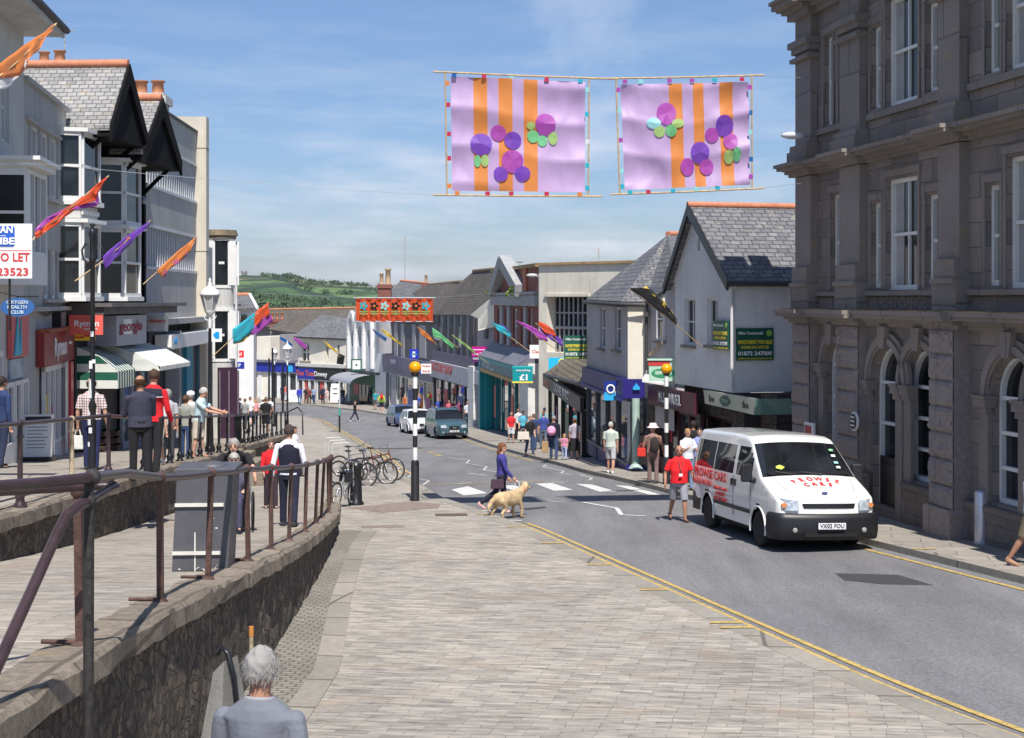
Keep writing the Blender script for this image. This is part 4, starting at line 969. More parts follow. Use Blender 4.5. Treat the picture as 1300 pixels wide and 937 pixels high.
b = MB(); b.tube([P(628, 341.5, 98), P(601, 344, 106)], .13, 6); wbuild(b, 'ridge_tiles', M('dark_ridge', (.2, .15, .11), .9), sb); b = MB(); b.tube([P(585, 357.5, 112), P(545, 361.5, 122)], .13, 6); wbuild(b, 'ridge_tiles', M('dark_ridge', (.2, .15, .11), .9), sb)
b = MB(); b.add([P(597, 400, 97), P(628, 374, 91.8), P(628, 415, 91.8), P(607, 420, 94), P(607, 404, 95)], [(4, 3, 2, 1, 0)][:1]); b.add([P(597, 400, 97.1), P(628, 374, 91.9), P(628, 415, 91.9), P(607, 420, 94.1), P(607, 404, 95.1)], [(0, 1, 2, 3, 4)]); wbuild(b, 'white_gable_end', RENDC, sb)

F7 = Fac((490, 129), (553.5, 112)); L = F7.L
pb_ = F7.root('purple_shop_building', 'dark fronted building with a dull purple fascia beyond the left beacon globe', 'building')
ze = F7.z(520, 404); g_ = F7.z(520, 528)
MB().box(0, L, 0, 8, g_-1.5, ze).build('wall', M('dark_grey_plaster', (.13, .12, .125), .8, .3), pb_)
for a, c in ((501, 505), (509.5, 513.5), (524, 528), (533, 541)): MB().box(F7.x(a), F7.x(c), -.05, 0, F7.z(a, 454), ze-.5).build('wall_panel', M('pale_panel', (.36, .35, .36), .7), pb_)
b = MB(); b.cyl((F7.x(493.5), .2, F7.z(493, 448)), (F7.x(493.5), .2, ze-.3), 1.25, n=14); b.build('bay_window', M('pale_panel'), pb_)
z1, z0 = F7.z(520, 455), F7.z(520, 471)
MB().box(0, L, -.35, 0, z0, z1).build('fascia', pmat('purple_fascia', (.15, .125, .21)), pb_); MB().box(F7.x(497), F7.x(513), -.42, -.351, z0, z1+.1).build('inner_panel', pmat('purple_panel', (.10, .075, .16)), pb_)
text('HMV', F7.x(505), -.44, (z0+z1)/2, .7, M('lilac_lettering', (.4, .38, .5)), pb_, w=2.2)
MB().box(0, L, -.3, 0, z0-.5, z0).build('lower_band', GPL, pb_)
shopfront(pb_, 2.2, L-.2, g_-1.2, z0-.5, 5, M('white_pillar_paint'), y=-.1, riser=.6, rm=BLK, posters=((9, 11, g_+.3, g_+2.2, (.1, .12, .3)), (15, 16.5, g_+.4, g_+2, (.3, .08, .2))))
MB().box(F7.x(500), F7.x(506.5), -.25, 0, g_-1, z0-.5).build('pale_pier', M('pale_panel'), pb_)
b = MB(); poly3(b, [P(482, 409, 131), P(553, 409, 111.5), P(553, 394, 115), P(482, 399, 135)], .2); wbuild(b, 'roof', SLATEB, pb_)
c = P(525.5, 449.5, 112.6); r = board('projecting_sign', c, .70, .75, pmat('royal_blue', (.01, .03, .45)), 'small royal blue square sign above the left beacon', 'sign')
MB().box(-.12, .1, -.01, 0, .05, .2).box(-.12, .1, -.01, 0, -.25, -.1).build('white_marks', WHT, r); MB().box(-.25, .25, -.01, 0, -.05, .0).build('green_mark', pmat('sign_green', (.1, .5, .15)), r)
c = P(541, 468, 108.4); r = board('projecting_sign', c, .78, .75, WHT, 'white sign with red lettering right of the left beacon globe', 'sign'); text('SALE', 0, -.01, -.2, .22, REDT, r, w=.55); text('Carpets', 0, -.01, .2, .2, REDT, r, w=.6)
MB().box(-.66, -.40, 0, .05, -.36, .36).build('blue_panel', pmat('royal_blue'), r)
c = P(609.5, 450, 92.4); r = board('to_let_board', c, 1.08, 1.0, pmat('magenta_panel', (.55, .0, .25)), 'magenta and purple SHOP TO LET board at the end of the striped building', 'sign')
MB().box(-.54, .54, -.012, -.001, -.5, -.12).build('lower_band', pmat('deep_purple', (.10, .02, .12)), r); text('Shop To Let', 0, -.02, .04, .2, WHT, r, w=.92); text('01872 242425', 0, -.02, -.28, .18, WHT, r, w=.92)
MB().box(-.54, .54, -.012, -.001, .28, .33).build('white_line', WHT, r)

F8 = Fac((441, 141), (492, 129.5)); L = F8.L
af = F8.root('arched_facade', 'white building with three tall slim arches beneath the orange flower banner', 'building')
zt = F8.z(465, 402); g_ = F8.z(465, 520)
hs = []
for a, c, t in ((446, 450.5, 419), (454, 460.5, 413), (466.5, 471.5, 418)): hs.append(arch(F8.x(a), F8.x(c), F8.z((a+c)/2, 440), F8.z((a+c)/2, t)))
b = MB(); b.wall([(0, g_-1), (L, g_-1), (L, zt+.2), (0, zt)], hs, 0, .5); solid(F8, b, 0, L, g_-1, zt-.2, 6); b.build('wall', M('white_stucco', (.68, .68, .67), .8, .1, 1), af)
for h in hs: MB().prism(h, .5, .55).build('arched_window', DGL, af)
for a in (444, 452.4, 463, 474):
    x = F8.x(a); MB().cyl((x, -.05, F8.z(a, 468)), (x, -.05, F8.z(a, 425)), .28, n=8).build('column', M('white_stucco'), af)
b = MB()
for a, c in ((444, 452.4), (452.4, 463), (463, 474)):
    x0, x1 = F8.x(a), F8.x(c); cx_, rr = (x0+x1)/2, (x1-x0)/2; zs = F8.z(cx_ and (a+c)/2, 425)
    ps = [pi*i/12 for i in range(13)]
    for u, v_ in zip(ps, ps[1:]):
        k = 1.9; b.prism([(cx_+(rr-.2)*cos(u), zs+(rr-.2)*k*sin(u)), (cx_+(rr+.15)*cos(u), zs+(rr+.15)*k*sin(u)), (cx_+(rr+.15)*cos(v_), zs+(rr+.15)*k*sin(v_)), (cx_+(rr-.2)*cos(v_), zs+(rr-.2)*k*sin(v_))], -.3, 0)
b.build('arch_moulding', M('white_stucco'), af)
MB().box(0, F8.x(482), -.3, 0, F8.z(460, 472.5), F8.z(460, 470)).build('string_course', GUTM, af)
MB().box(F8.x(445), F8.x(476), -.1, .0, g_-.8, F8.z(460, 474)).build('green_shopfront', M('bottle_green', (.01, .10, .05), .5), af)
MB().box(F8.x(458), F8.x(474), -.14, -.11, g_+.2, F8.z(460, 488)).build('shop_window', DGL, af)
MB().box(F8.x(451), F8.x(457), -.16, -.11, g_+1.3, F8.z(455, 487)).build('poster', pmat('poster_crimson', (.4, .03, .05)), af)
b = MB(); xs_ = [F8.x(446), F8.x(474)]
for i in range(6):
    t0, t1 = i/6*pi/2, (i+1)/6*pi/2; yy = lambda t: -.05-2.2*sin(t); zz_ = lambda t: F8.z(460, 484)+(F8.z(460, 474)-F8.z(460, 484))*cos(t)
    b.add([(xs_[0], yy(t0), zz_(t0)), (xs_[0], yy(t1), zz_(t1)), (xs_[1], yy(t1), zz_(t1)), (xs_[1], yy(t0), zz_(t0))], [(0, 1, 2, 3)], True)
b.build('curved_canopy', M('grey_canopy', (.28, .29, .32), .5), af)
c = F8.w(F8.x(464), -.9, F8.z(464, 463)); r = board('projecting_sign', c, .75, .85, WHT, 'white square sign in a bottle green frame on the arched white building', 'sign', rim=None); MB().box(-.5, .5, .02, .07, -.56, .56).build('frame', M('bottle_green'), r); MB().cyl((0, -.02, 0), (0, 0, 0), .1, n=8).build('mark', BLKT, r)

def gable_behind(name, label, pts, mat, ridge, rm):
    q = P(*pts[0]); r = root(name, (q.x, q.y, q.z-6), label=label, cat='building'); b = MB(); poly3(b, [P(*p) for p in pts], .2); wbuild(b, 'roof', mat, r)
    b = MB(); b.tube([P(*p) for p in ridge], .14, 6); wbuild(b, 'ridge_tiles', rm, r)
    lo = min((P(*p) for p in pts), key=lambda v: v.z); xs2 = [P(*p).x for p in pts]; ys2 = [P(*p).y for p in pts]
    b = MB(); b.box(min(xs2)+.5, max(xs2)-.3, max(ys2)-1, max(ys2)+4, lo.z-6, max(P(*p).z for p in pts)-.5); wbuild(b, 'wall', GPL, r); return r
gable_behind('slate_roofed_house', 'dark blue slate roof with orange ridge rising behind the flower banner', [(484, 381, 134), (523, 379, 128), (543, 362, 130), (508, 357, 138)], SLATE, [(509, 356.5, 138), (541, 360, 131)], RIDGE)
def chimney(px, py0, py1, D, w, m, pots, label, group=None, potm=POT, ph=.8):
    c = P(px, py1, D); zt = P(px, py0, D).z; r = root('chimney', c, 0, label, 'chimney', group)
    h = zt-c.z; MB().box(-w/2, w/2, -.4, .4, -1, h).box(-w/2-.1, w/2+.1, -.5, .5, h-.35, h-.1).build('stack', m, r)
    n = len(pots)
    for i, k in enumerate(pots):
        MB().lathe([(.15*k, 0), (.13*k, ph*k*.85), (.17*k, ph*k*.88), (.17*k, ph*k)], ((i-(n-1)/2)*w/max(n, 1), 0, h), 10).build('chimney_pot', potm, r)
    return r
chimney(488.5, 361, 381, 130, 1.2, BRK, (1.2, 1.7), 'red brick chimney with two tall buff pots at the left end of the far roofs', potm=M('buff_pot', (.6, .42, .25), .8), ph=.85)
chimney(541, 359, 363, 130, .6, BRK, (.9,), 'stubby brick chimney at the right end of the orange ridge', potm=M('buff_pot'))
for px, y0, y1, D, w_, lab in ((514, 300, 358, 150, 1.1, 'tall lattice radio mast rising behind the orange ridged roof'), (660, 332, 338, 84, .5, 'small aerial beside the pediment'), (928-168, 315, 337, 75, .4, 'thin aerial on the concrete block roof')):
    q = P(px, y1, D); h = P(px, y0, D).z-q.z; r = root('aerial_mast', q, 0, lab, 'aerial'); MB().cyl((0, 0, -.5), (0, 0, h), .03 if D < 100 else .06, n=6).build('mast', M('mast_grey', (.4, .4, .42), .4), r)
    b = MB()
    for k in range(5): b.cyl((-w_/2*(1-k*.12), 0, h*(.97-k*.045)), (w_/2*(1-k*.12), 0, h*(.97-k*.045)), .02, n=4)
    b.build('antenna', M('mast_grey'), r)
GRY = mat_render('grey_painted_wall', (.42, .415, .40), .75); GRY2 = mat_render('dirty_white_wall', (.56, .55, .52), .5)
CPAN = mat_render('grey_metal_spandrel', (.43, .42, .40), .55, .1); CON2 = mat_render('board_marked_concrete', (.60, .55, .45), .4)
BTIM = M('black_timber', (.007, .007, .008), .9, .4, 4, spec=.2); BRP = mat_render('brown_pilaster', (.24, .20, .16), .5)
F = Fac((-70, 25.0), (30, 31.5)); L = F.L; g_ = terr_z(28)
lb = F.root('corner_eaves_building', 'grey painted building with deep eaves and an oriel window at the left edge', 'building')
ze = 10.9
b = MB(); hs = [rect(F.x(-40), F.x(-24), 8.1, 9.8), rect(F.x(2), F.x(12), 8.3, 9.8)]
b.wall(rect(0, L, g_-.5, ze), hs, 0, .15); solid(F, b, 0, L, g_-.5, ze, 9); b.build('wall', GRY2, lb)
for h in hs: window(lb, h[0][0], h[1][0], h[0][1], h[2][1], .15)
b = MB(); b.box(-1, L+.35, -.75, .1, ze, ze+.12); b.box(-1, L+.35, -.82, -.75, ze-.02, ze+.2); b.build('soffit', M('white_soffit', (.5, .49, .47), .7), lb)
b = MB(); b.cyl((-1, -.86, ze+.16), (L+.4, -.86, ze+.16), .08, n=8); b.build('gutter', GUTM, lb)
b = MB(); b.add([(-1, -.85, ze+.2), (L+.4, -.85, ze+.2), (L-2.5, 4, ze+3.2), (-1, 4, ze+3.2)], [(0, 1, 2, 3)]); b.add([(L+.4, -.85, ze+.2), (L+.4, 9, ze+.2), (L-2.5, 4, ze+3.2)], [(0, 1, 2)]); b.build('roof', SLATE, lb)
x0, x1 = F.x(37, -.75), F.x(60, -.75); z0, z1 = 5.9, 7.62
b = MB(); b.box(x0, x1, -.75, 0, z0-.6, z0).box(x0-.1, x1+.12, -.9, 0, z1+.05, z1+.17).box(x0-.2, x1+.2, -1.0, 0, z1+.17, z1+.25).box(x0, x1, -.72, 0, z1, z1+.05)
for q in (x0, x1-.1): b.box(q, q+.1, -.75, -.65, z0, z1)
b.box(x0, x0+.05, -.12, 0, z0, z1).box(x0, x0+.04, -.65, -.12, z0, z0+.1).box(x0, x0+.05, -.65, -.12, z1-.12, z1).box(x0, x0+.045, -.65, -.12, (z0+z1)/2-.04, (z0+z1)/2+.02).box(x0+.1, x1-.1, -.74, -.66, z0, z0+.08).box(x0+.1, x1-.1, -.74, -.66, z1-.08, z1)
for k in range(1, 3): b.box(x0+(x1-x0)*k/3-.03, x0+(x1-x0)*k/3+.03, -.74, -.66, z0, z1)
b.build('oriel', WJ, lb)
MB().box(x0+.06, x1-.02, -.64, -.02, z0+.01, z1-.01).build('oriel_glass', DGL, lb)
zf = 3.95
shopfront(lb, F.x(-60), F.x(-5), g_, zf, 3, WJ, y=-.05, riser=.6, posters=((1.2, 2.0, g_+.8, g_+1.5, (.1, .4, .3)),))
b = MB(); b.box(F.x(8), L-.05, -.12, -.02, 3.75, 4.75).build('fascia_poster', pmat('coral_panel', (.62, .12, .12)), lb)
MB().prism([(F.x(10), 3.8), (F.x(17), 3.8), (F.x(14), 4.7)], -.15, -.125).prism([(F.x(17), 3.85), (F.x(19), 3.8), (F.x(18.5), 4.6)], -.15, -.125).build('blue_figure', pmat('turquoise_figure', (.03, .45, .62)), lb)
MB().box(F.x(10), L-.1, -.06, -.01, 3.3, 3.72).build('painted_transom', M('cloudy_blue_poster', (.35, .42, .5), .4, .5, 2), lb)
window(lb, F.x(-3), F.x(12), g_-.2, 3.25, -.06, .1, 2, 1, name='shop_window', gm=SGL); d = window(lb, F.x(13), F.x(21), g_-.3, 3.25, -.06, .09, 1, 1, name='door', gm=SGL); window(lb, F.x(21.5), L-.02, g_-.2, 3.25, -.06, .08, 3, 1, name='shop_window', gm=SGL)
MB().box(F.x(-3), F.x(12), -.14, 0, g_-.4, g_+.3).build('stall_riser', WJ, lb)
F = Fac((30, 31.5), (84, 37.05)); L = F.L; g_ = terr_z(34)
sb2 = F.root('stationery_shop_building', 'grey building with dirt-streaked parapet above a dark red Ryman shop', 'building'); zp = 9.88
hs = []
for a, c in ((33.5, 38.5), (42, 51), (55, 63), (66, 74)): hs.append(rect(F.x(a), F.x(c), 7.5, 9.0))
hs2 = [rect(F.x(a), F.x(c), 5.02, 6.2) for a, c in ((56, 64), (66.5, 73), (75, 81))]
b = MB(); b.wall(rect(0, L, g_-.5, zp), hs+hs2, 0, .12); solid(F, b, 0, L, g_-.5, zp, 9); b.build('wall', GRY, sb2)
for h in hs+hs2: window(sb2, h[0][0], h[1][0], h[0][1], h[2][1], .12, .07, 1, 1, cur=True)
b = MB(); b.box(F.x(33)-.1, F.x(75), -.08, 0, 9.03, 9.1).box(F.x(33)-.1, F.x(75), -.12, 0, 7.38, 7.48).box(F.x(55)-.1, F.x(82), -.12, 0, 4.92, 5.0).box(-.0, L, -.15, 0, 4.72, 4.82).box(0, L+.02, -.1, .3, zp, zp+.1); b.build('sill_course', GRY, sb2)
MB().box(F.x(45), L+.05, -.2, -.02, 3.42, 4.22).build('fascia', pmat('dark_red_fascia', (.27, .025, .03)), sb2)
MB().box(F.x(45), L+.05, -.3, -.02, 4.22, 4.3).build('fascia_top', M('rusty_red', (.3, .08, .03), .8, .4, 4), sb2)
text('Ryman', F.x(66), -.215, 3.82, .62, WHT, sb2, w=1.75); text('stationery', F.x(78.5), -.215, 3.9, .14, WHT, sb2, w=.5)
shopfront(sb2, F.x(50), F.x(76), g_-.2, 3.4, 4, WJ, y=-.05, riser=.5, gm=mat_glass('lit_shop_glass', (.10, .09, .09), .05, .8, .9), posters=((F.x(54), F.x(60), g_+1., g_+1.5, (.6, .45, .05)), (F.x(62), F.x(68), g_+.5, g_+1.2, (.35, .08, .25))))
MB().box(F.x(77), L, -.06, .3, g_-.4, 3.4).build('white_pier', WJ, sb2); MB().box(F.x(72), F.x(75.5), -.35, -.28, g_, g_+2.2).build('red_banner_stand', pmat('crimson_banner', (.5, .03, .04)), sb2)
b = MB(); b.tube([(1.6, -.05, 4.72), (2.5, -.08, 4.62), (3.2, -.08, 4.7), (4.2, -.08, 4.66), (L, -.05, 4.75)], .025, 6); b.box(3.55, 3.72, -.2, 0, 4.1, 4.7); b.build('cable_conduit', BLK, sb2)
F = Fac((84, 37.05), (183, 43.5)); L = F.L; g_ = terr_z(40)
bt = F.root('black_timbered_building', 'tall black timbered building with two steep slate gables and white bay windows', 'building')
MB().box(0, L, .3, 9, g_-.5, 10.2).build('wall', BTIM, bt)
zc = F.z(135, 388)
for (g0_, g1_, ap, zr, ze_, bx0, bx1, zt1) in ((86, 131, 133, 11.35, 9.55, 91, 125, 9.30), (131, 178, 181, 10.85, 9.2, 146, 176, 8.85)):
    xa_, xb_ = F.x(g0_), F.x(g1_)
    x0, x1 = F.x(bx0, -.5), F.x(bx1, -.5)
    for (z0, z1) in ((zt1-1.75, zt1), (zc+.25, zc+2.15)):
        n = 3; yb = -.62
        pts = [(x0, .3), (x0+.35, yb), (x1-.35, yb), (x1, .3)]
        b = MB(); zz = 0
        for (p, q) in zip(pts, pts[1:]):
            d = V((q[0]-p[0], q[1]-p[1])); Lq = d.length; d.normalize(); nn = V((d.y, -d.x)); k = 2 if Lq > 1.5 else 1
            def bx(u0, u1, w0, w1, zA, zB):
                c = [V((p[0]+d.x*u+nn.x*w, p[1]+d.y*u+nn.y*w, 0)) for u, w in ((u0, w0), (u1, w0), (u1, w1), (u0, w1))]
                if (c[1]-c[0]).cross(c[2]-c[0]).z < 0: c = c[::-1]
                b.hexa([V((v.x, v.y, zA)) for v in c], [V((v.x, v.y, zB)) for v in c])
            for i in range(k+1): u = Lq*i/k; bx(max(0, u-.06), min(Lq, u+.06), 0, .07, z0, z1)
            bx(0, Lq, 0, .08, z0, z0+.1); bx(0, Lq, 0, .08, z1-.1, z1); bx(0, Lq, 0, .06, (z0+z1)/2-.03, (z0+z1)/2+.04)
            if Lq > 1.5:
                for i in range(k): bx(Lq*(i+.5)/k-.02, Lq*(i+.5)/k+.02, 0, .05, z0, z1)
        o = b.build('bay_window', WJ, bt)
        MB().prism([(p[0], p[1]) for p in pts], z0+.01, z1-.01, 'xy').build('pane', DGL, o)
        b = MB(); b.prism([(x0-.12, .3), (x0+.28, yb-.2), (x1-.28, yb-.2), (x1+.12, .3)], z1, z1+.1, 'xy'); b.build('bay_cornice', WJ, bt); b = MB(); b.prism([(x0-.1, .3), (x0+.3, yb-.14), (x1-.3, yb-.14), (x1+.1, .3)], z0-.12, z0, 'xy'); b.build('bay_sill', WJ, bt)
    z0, z1 = zc+2.27, zt1-1.9
    b = MB(); b.prism([(x0, .3), (x0+.35, -.6), (x1-.35, -.6), (x1, .3)], z0, z1, 'xy'); o = b.build('fretwork_panel', GRY2, bt)
    b = MB()
    for i in range(9): xx = x0+.4+(x1-x0-.8)*i/8; b.box(xx-.03, xx+.03, -.66, -.61, z0+.1, z1-.1)
    b.build('fretwork', WJ, o)
    xm = (xa_+xb_)/2; xe0, xe1 = xa_-.1, xb_+.25; yo = -1.15
    for s_, xe in ((-1, xe0), (1, xe1)):
        pts = [(xm, yo, zr), (xm, 8, zr), (xe, 8, ze_), (xe, yo, ze_)]
        n_ = (V(pts[1])-V(pts[0])).cross(V(pts[2])-V(pts[0]))
        if n_.z < 0: pts = pts[::-1]
        MB().hexa([V(p)-V((0, 0, .14)) for p in pts], pts).build('roof', SLATEL, bt)
    MB().cyl((xm, yo-.02, zr+.04), (xm, 8, zr+.04), .12, n=8).build('ridge_tiles', RIDGE, bt)
    b = MB()
    for xe in (xe0, xe1): b.prism([(xm, zr+.03), (xe, ze_+.02), (xe, ze_-.42), (xm, zr-.5)], yo-.08, yo)
    b.prism([(xe0+.1, ze_-.2), (xe1-.1, ze_-.2), (xm, zr-.2)], yo+.02, yo+.2); b.build('barge_board', BTIM, bt)
    for xq in (xa_+.12, xb_-.15):
        b = MB(); b.box(xq-.08, xq+.08, -.2, .3, zc, ze_-.1); b.tube([(xq, -.15, ze_-1.0), (xq, -.6, ze_-.55), (xq, -1.0, ze_-.2)], .06, 6); b.build('timber_post', BTIM, bt)
    MB().box(xe0, xe1, yo, 0, ze_-.3, ze_-.2).build('eaves_board', BTIM, bt)
MB().box(F.x(129.5, -.1), F.x(147, -.1), -.05, .3, zc, 8.9).build('brown_pilaster', BRP, bt)
downpipe(bt, .25, g_, 9.2, BLK, y=-.15)
b = MB(); b.box(-.1, L+.25, -1.25, .3, zc-.02, zc+.08).box(0, L+.1, -1.0, .3, zc-.22, zc-.02); b.build('ledge', M('weathered_lead', (.12, .11, .11), .6, .35, 3), bt)
MB().box(.1, F.x(146)-.1, -.1, .3, g_, zc-.2).build('dark_entrance', M('dark_entrance_fill', (.02, .02, .022), .6), bt)  # solid near-black slab filling the entrance
shopfront(bt, F.x(146), L-.1, g_-.3, F.z(165, 437), 3, M('pale_blue_frame', (.35, .40, .46), .5), y=-.15, riser=.4, gm=mat_glass('bluish_shop_glass', (.06, .08, .11), .04, .9), posters=((F.x(150), F.x(158), g_+1.2, g_+1.9, (.08, .15, .4)),))
c = F.w(F.x(109), -1.35, F.z(109, 412)); r = board('projecting_sign', P(109, 412.5, 35.9), .86, .50, pmat('salmon_red_panel', (.75, .13, .10)), 'orange-red square sign with white Ryman lettering hung under the bay windows', 'sign'); text('Ryman', .02, -.01, .03, .22, WHT, r, w=.62); text('stationery', .12, -.01, -.1, .07, WHT, r, w=.36)
r = board('offer_sign', P(107.5, 428.5, 36.0), .52, .16, pmat('signal_yellow', (.85, .6, .02)), 'small yellow and red strip sign directly under the orange-red hanging sign', 'sign'); MB().box(-.26, -.02, -.01, -.001, -.02, .02).box(-.02, .26, -.01, -.001, .02, .06).build('red_band', REDT, r)
r = F.root('shop_fascia', 'silver-grey fascia with red and dark lettering right of the striped awning', 'sign')
x0, x1 = F.x(148, -.9), F.x(186, -.9); MB().box(x0, x1, -.9, -.1, F.z(166, 434), F.z(166, 399)).build('panel', M('silver_fascia2', (.34, .35, .40), .4, .1), r)
text('georgio', (x0+x1)/2-.1, -.92, F.z(166, 412), .42, M('dark_red_lettering', (.3, .04, .06)), r, w=(x1-x0)*.75); MB().box(x0+.55, x0+1.25, -.915, -.901, F.z(166, 421), F.z(166, 403)).build('white_patch', WHT, r)
r = board('projecting_sign', P(200, 411, 42.6), .62, .46, M('pale_grey_sign', (.55, .55, .57), .4), 'pale sign with red DIVERSITY-like lettering over the dark doorway, its sunlit end painted white', 'sign'); r['label'] = 'pale sign with small red lettering over the dark doorway, its sunlit end painted white'
text('divers', -.0, -.01, .08, .15, REDT, r, w=.5); MB().box(.2, .31, -.012, -.001, -.23, .23).build('sunlit_end', WHT, r)  # sunlit end of the sign painted on as a white strip
def awning(name, xa, xb, zt, zb, out, m1, m2, label, yb=0., drop=.25):
    r = F.root(name, label, 'awning'); n = 14; b = MB(); v = MB()
    for i in range(n):
        t = (b if i % 2 else v); a, c = xa+(xb-xa)*i/n, xa+(xb-xa)*(i+1)/n
        t.add([(a, yb, zt), (c, yb, zt), (c, yb-out*.55, zt-(zt-zb)*.38), (a, yb-out*.55, zt-(zt-zb)*.38)], [(3, 2, 1, 0)]).add([(a, yb-out*.55, zt-(zt-zb)*.38), (c, yb-out*.55, zt-(zt-zb)*.38), (c, yb-out, zb), (a, yb-out, zb)], [(3, 2, 1, 0)]).add([(a, yb-out, zb), (c, yb-out, zb), (c, yb-out, zb-drop), (a, yb-out, zb-drop)], [(3, 2, 1, 0)])
    b.build('canvas_stripe', m1, r); v.build('canvas', m2, r)
    prof = [(yb, zt), (yb-out*.55, zt-(zt-zb)*.38), (yb-out, zb), (yb-out, zb-drop), (yb, zb-drop*1.2)]
    for xx in (xa, xb):
        for k in range(5):
            zA, zB = zb-drop+(zt-zb+drop)*k/5., zb-drop+(zt-zb+drop)*(k+1)/5.
            def yy(z):
                if z > prof[1][1]: return prof[0][0]+(prof[1][0]-prof[0][0])*(zt-z)/(zt-prof[1][1])
                if z > zb: return prof[1][0]+(prof[2][0]-prof[1][0])*(prof[1][1]-z)/(prof[1][1]-zb)
                return yb-out
            q = MB(); q.add([(xx, yb, zA), (xx, yy(zA), zA), (xx, yy(zB), zB), (xx, yb, zB)], [(0, 1, 2, 3)]); q.build('side_stripe', m1 if k % 2 else m2, r)
    return r
GST_ = M('green_canvas', (.008, .09, .055), .8); WST = M('cream_canvas', (.66, .67, .62), .85, .1, 3)
awning('striped_awning', F.x(93), F.x(117), F.z(105, 440), F.z(105, 470), 1.1, GST_, WST, 'green and white striped awning behind the black lamp column', -.1, .45)
awning('white_awning', F.x(122), F.x(166), F.z(145, 433), F.z(145, 462), 1.7, M('grey_white_canvas', (.60, .62, .58), .85, .15, 2), WST, 'grey-white folding awning with scalloped edge over the blue shop window', -.1, .12)
chimneys = [(44, 78, 84, 36, .5, GRY, (.9,), 'left terracotta chimney pot behind the nearest ridge'), ]
cp = M('terracotta_pot')
for k, (px, py0, py1, D, pots, lab) in enumerate(((66, 80, 84, 41, (1, 1.1), 'pair of terracotta pots above the nearer slate gable'), (159, 119, 126, 47, (1.1, 1.1), 'two orange pots left of the pale flue block behind the second gable'), (190, 120, 126, 47, (1.4, 1.4), 'two tall orange pots at the start of the flat grey roof'))):
    chimney(px, py0, py1, D, .9 if k != 2 else 1.1, GRY2, pots, lab, None, cp, .32)
r = root('tv_aerial', P(82, 84, 42), label='thin tall television aerial standing behind the first slate roof', cat='aerial'); b = MB(); b.cyl((0, 0, 0), (0, 0, 1.3), .025, n=6); b.build('mast', M('aerial_grey', (.4, .4, .42), .4), r)
b = MB(); b.cyl((-.0, -.4, 1.05), (0, .5, 1.15), .015, n=5)
for i in range(7): b.cyl((-.18, -.4+.14*i, 1.06+.01*i), (.18, -.4+.14*i, 1.06+.01*i), .01, n=5)
b.build('antenna', M('aerial_grey'), r)

F = Fac((183, 43.5), (247, 52)); L = F.L; g_ = terr_z(48)
mb_ = F.root('modern_office_block', 'grey three storey office block with long mullioned window bands and a pale concrete fin', 'building')
zt = 11.1; bands = ((F.z(215, 246), F.z(215, 193)), (F.z(215, 343), F.z(215, 293)))
zs = [F.z(215, 405), bands[1][0], bands[1][1], bands[0][0], bands[0][1], zt]
b = MB(); b.box(0, L, -.06, 9, zs[0], zs[1]-.04).box(0, L, -.06, 9, zs[2]+.04, zs[3]-.04).box(0, L, -.06, 9, zs[4]+.04, zt); b.build('wall', CPAN, mb_)
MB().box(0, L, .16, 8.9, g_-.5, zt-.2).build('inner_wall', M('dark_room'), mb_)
for z0, z1 in bands:
    n = 22; b = MB()
    for i in range(n+1): x = L*i/n; b.box(max(0, x-.035), min(L, x+.035), -.02, .1, z0, z1)
    b.box(0, L, -.1, .1, z0-.04, z0+.05).box(0, L, -.08, .1, z1-.05, z1+.04)
    for i in range(n):
        if i % 2: b.box(L*i/n+.035, L*(i+1)/n-.035, .03, .08, z0+(z1-z0)*.62, z0+(z1-z0)*.66)
    o = b.build('window_band', M('aluminium_frame', (.55, .56, .58), .45), mb_); MB().box(0, L, .1, .15, z0, z1).build('pane', mat_glass('blind_glass', (.12, .13, .15), .08, .8, .8), o)
MB().box(-.2, L+.1, -.12, 9, zt, zt+.08).build('roof_edge', GUTM, mb_)
x0 = L+.02; b = MB(); xf = F.x(262, -.55)
b.box(x0, x0+.6, -.42, 1.2, g_-.5, F.z(250, 150)); b.build('concrete_fin', CON2, mb_)
b = MB()
for z in (F.z(250, 190), F.z(250, 320)): b.box(x0-.01, x0+.61, -.43, 1.2, z, z+.02)
b.build('shutter_lines', M('dark_joint_line', (.12, .11, .1)), mb_)  # thin dark joint lines across the fin
MB().box(L*.45, L+.1, 1.5, 9, zt, zt+1.1).build('lift_housing', CPAN, mb_)
MB().box(0, L, -.5, .2, F.z(215, 405)-.15, F.z(215, 400)-.1).build('lintel', CPAN, mb_)
MB().box(F.x(187), F.x(210), -.04, .1, g_, F.z(200, 403)-.2).build('dark_doorway', M('dark_entrance_fill'), mb_); MB().box(F.x(208.5), F.x(211), -.5, .0, g_-.3, F.z(210, 420)).build('steel_post', M('grey_steel'), mb_)  # near-black slab fills the doorway
shopfront(mb_, F.x(213), L, g_-.2, F.z(230, 436), 3, M('blue_grey_frame', (.10, .2, .28), .4), y=-.1, riser=.4)
MB().box(F.x(228), F.x(236), -.25, -.1, g_-.3, F.z(232, 436)).build('teal_column', pmat('teal_column_paint', (.03, .24, .36)), mb_)
r = F.root('bank_fascia', 'long white bank fascia with sky blue emblem wrapping round the concrete fin', 'sign')
z0, z1 = F.z(230, 437.5), F.z(230, 421)
MB().box(F.x(213, -.5), x0-.01, -.62, -.1, z0, z1).build('panel', WHT, r); MB().box(x0-.06, x0-.012, -1.0, .0, z0+.02, z1+.05).build('front_panel', WHT, r)
BLE = pmat('bank_blue', (.0, .30, .75)); text('NW', F.x(222, -.6), -.64, (z0+z1)/2, .3, BLE, r, w=.55)
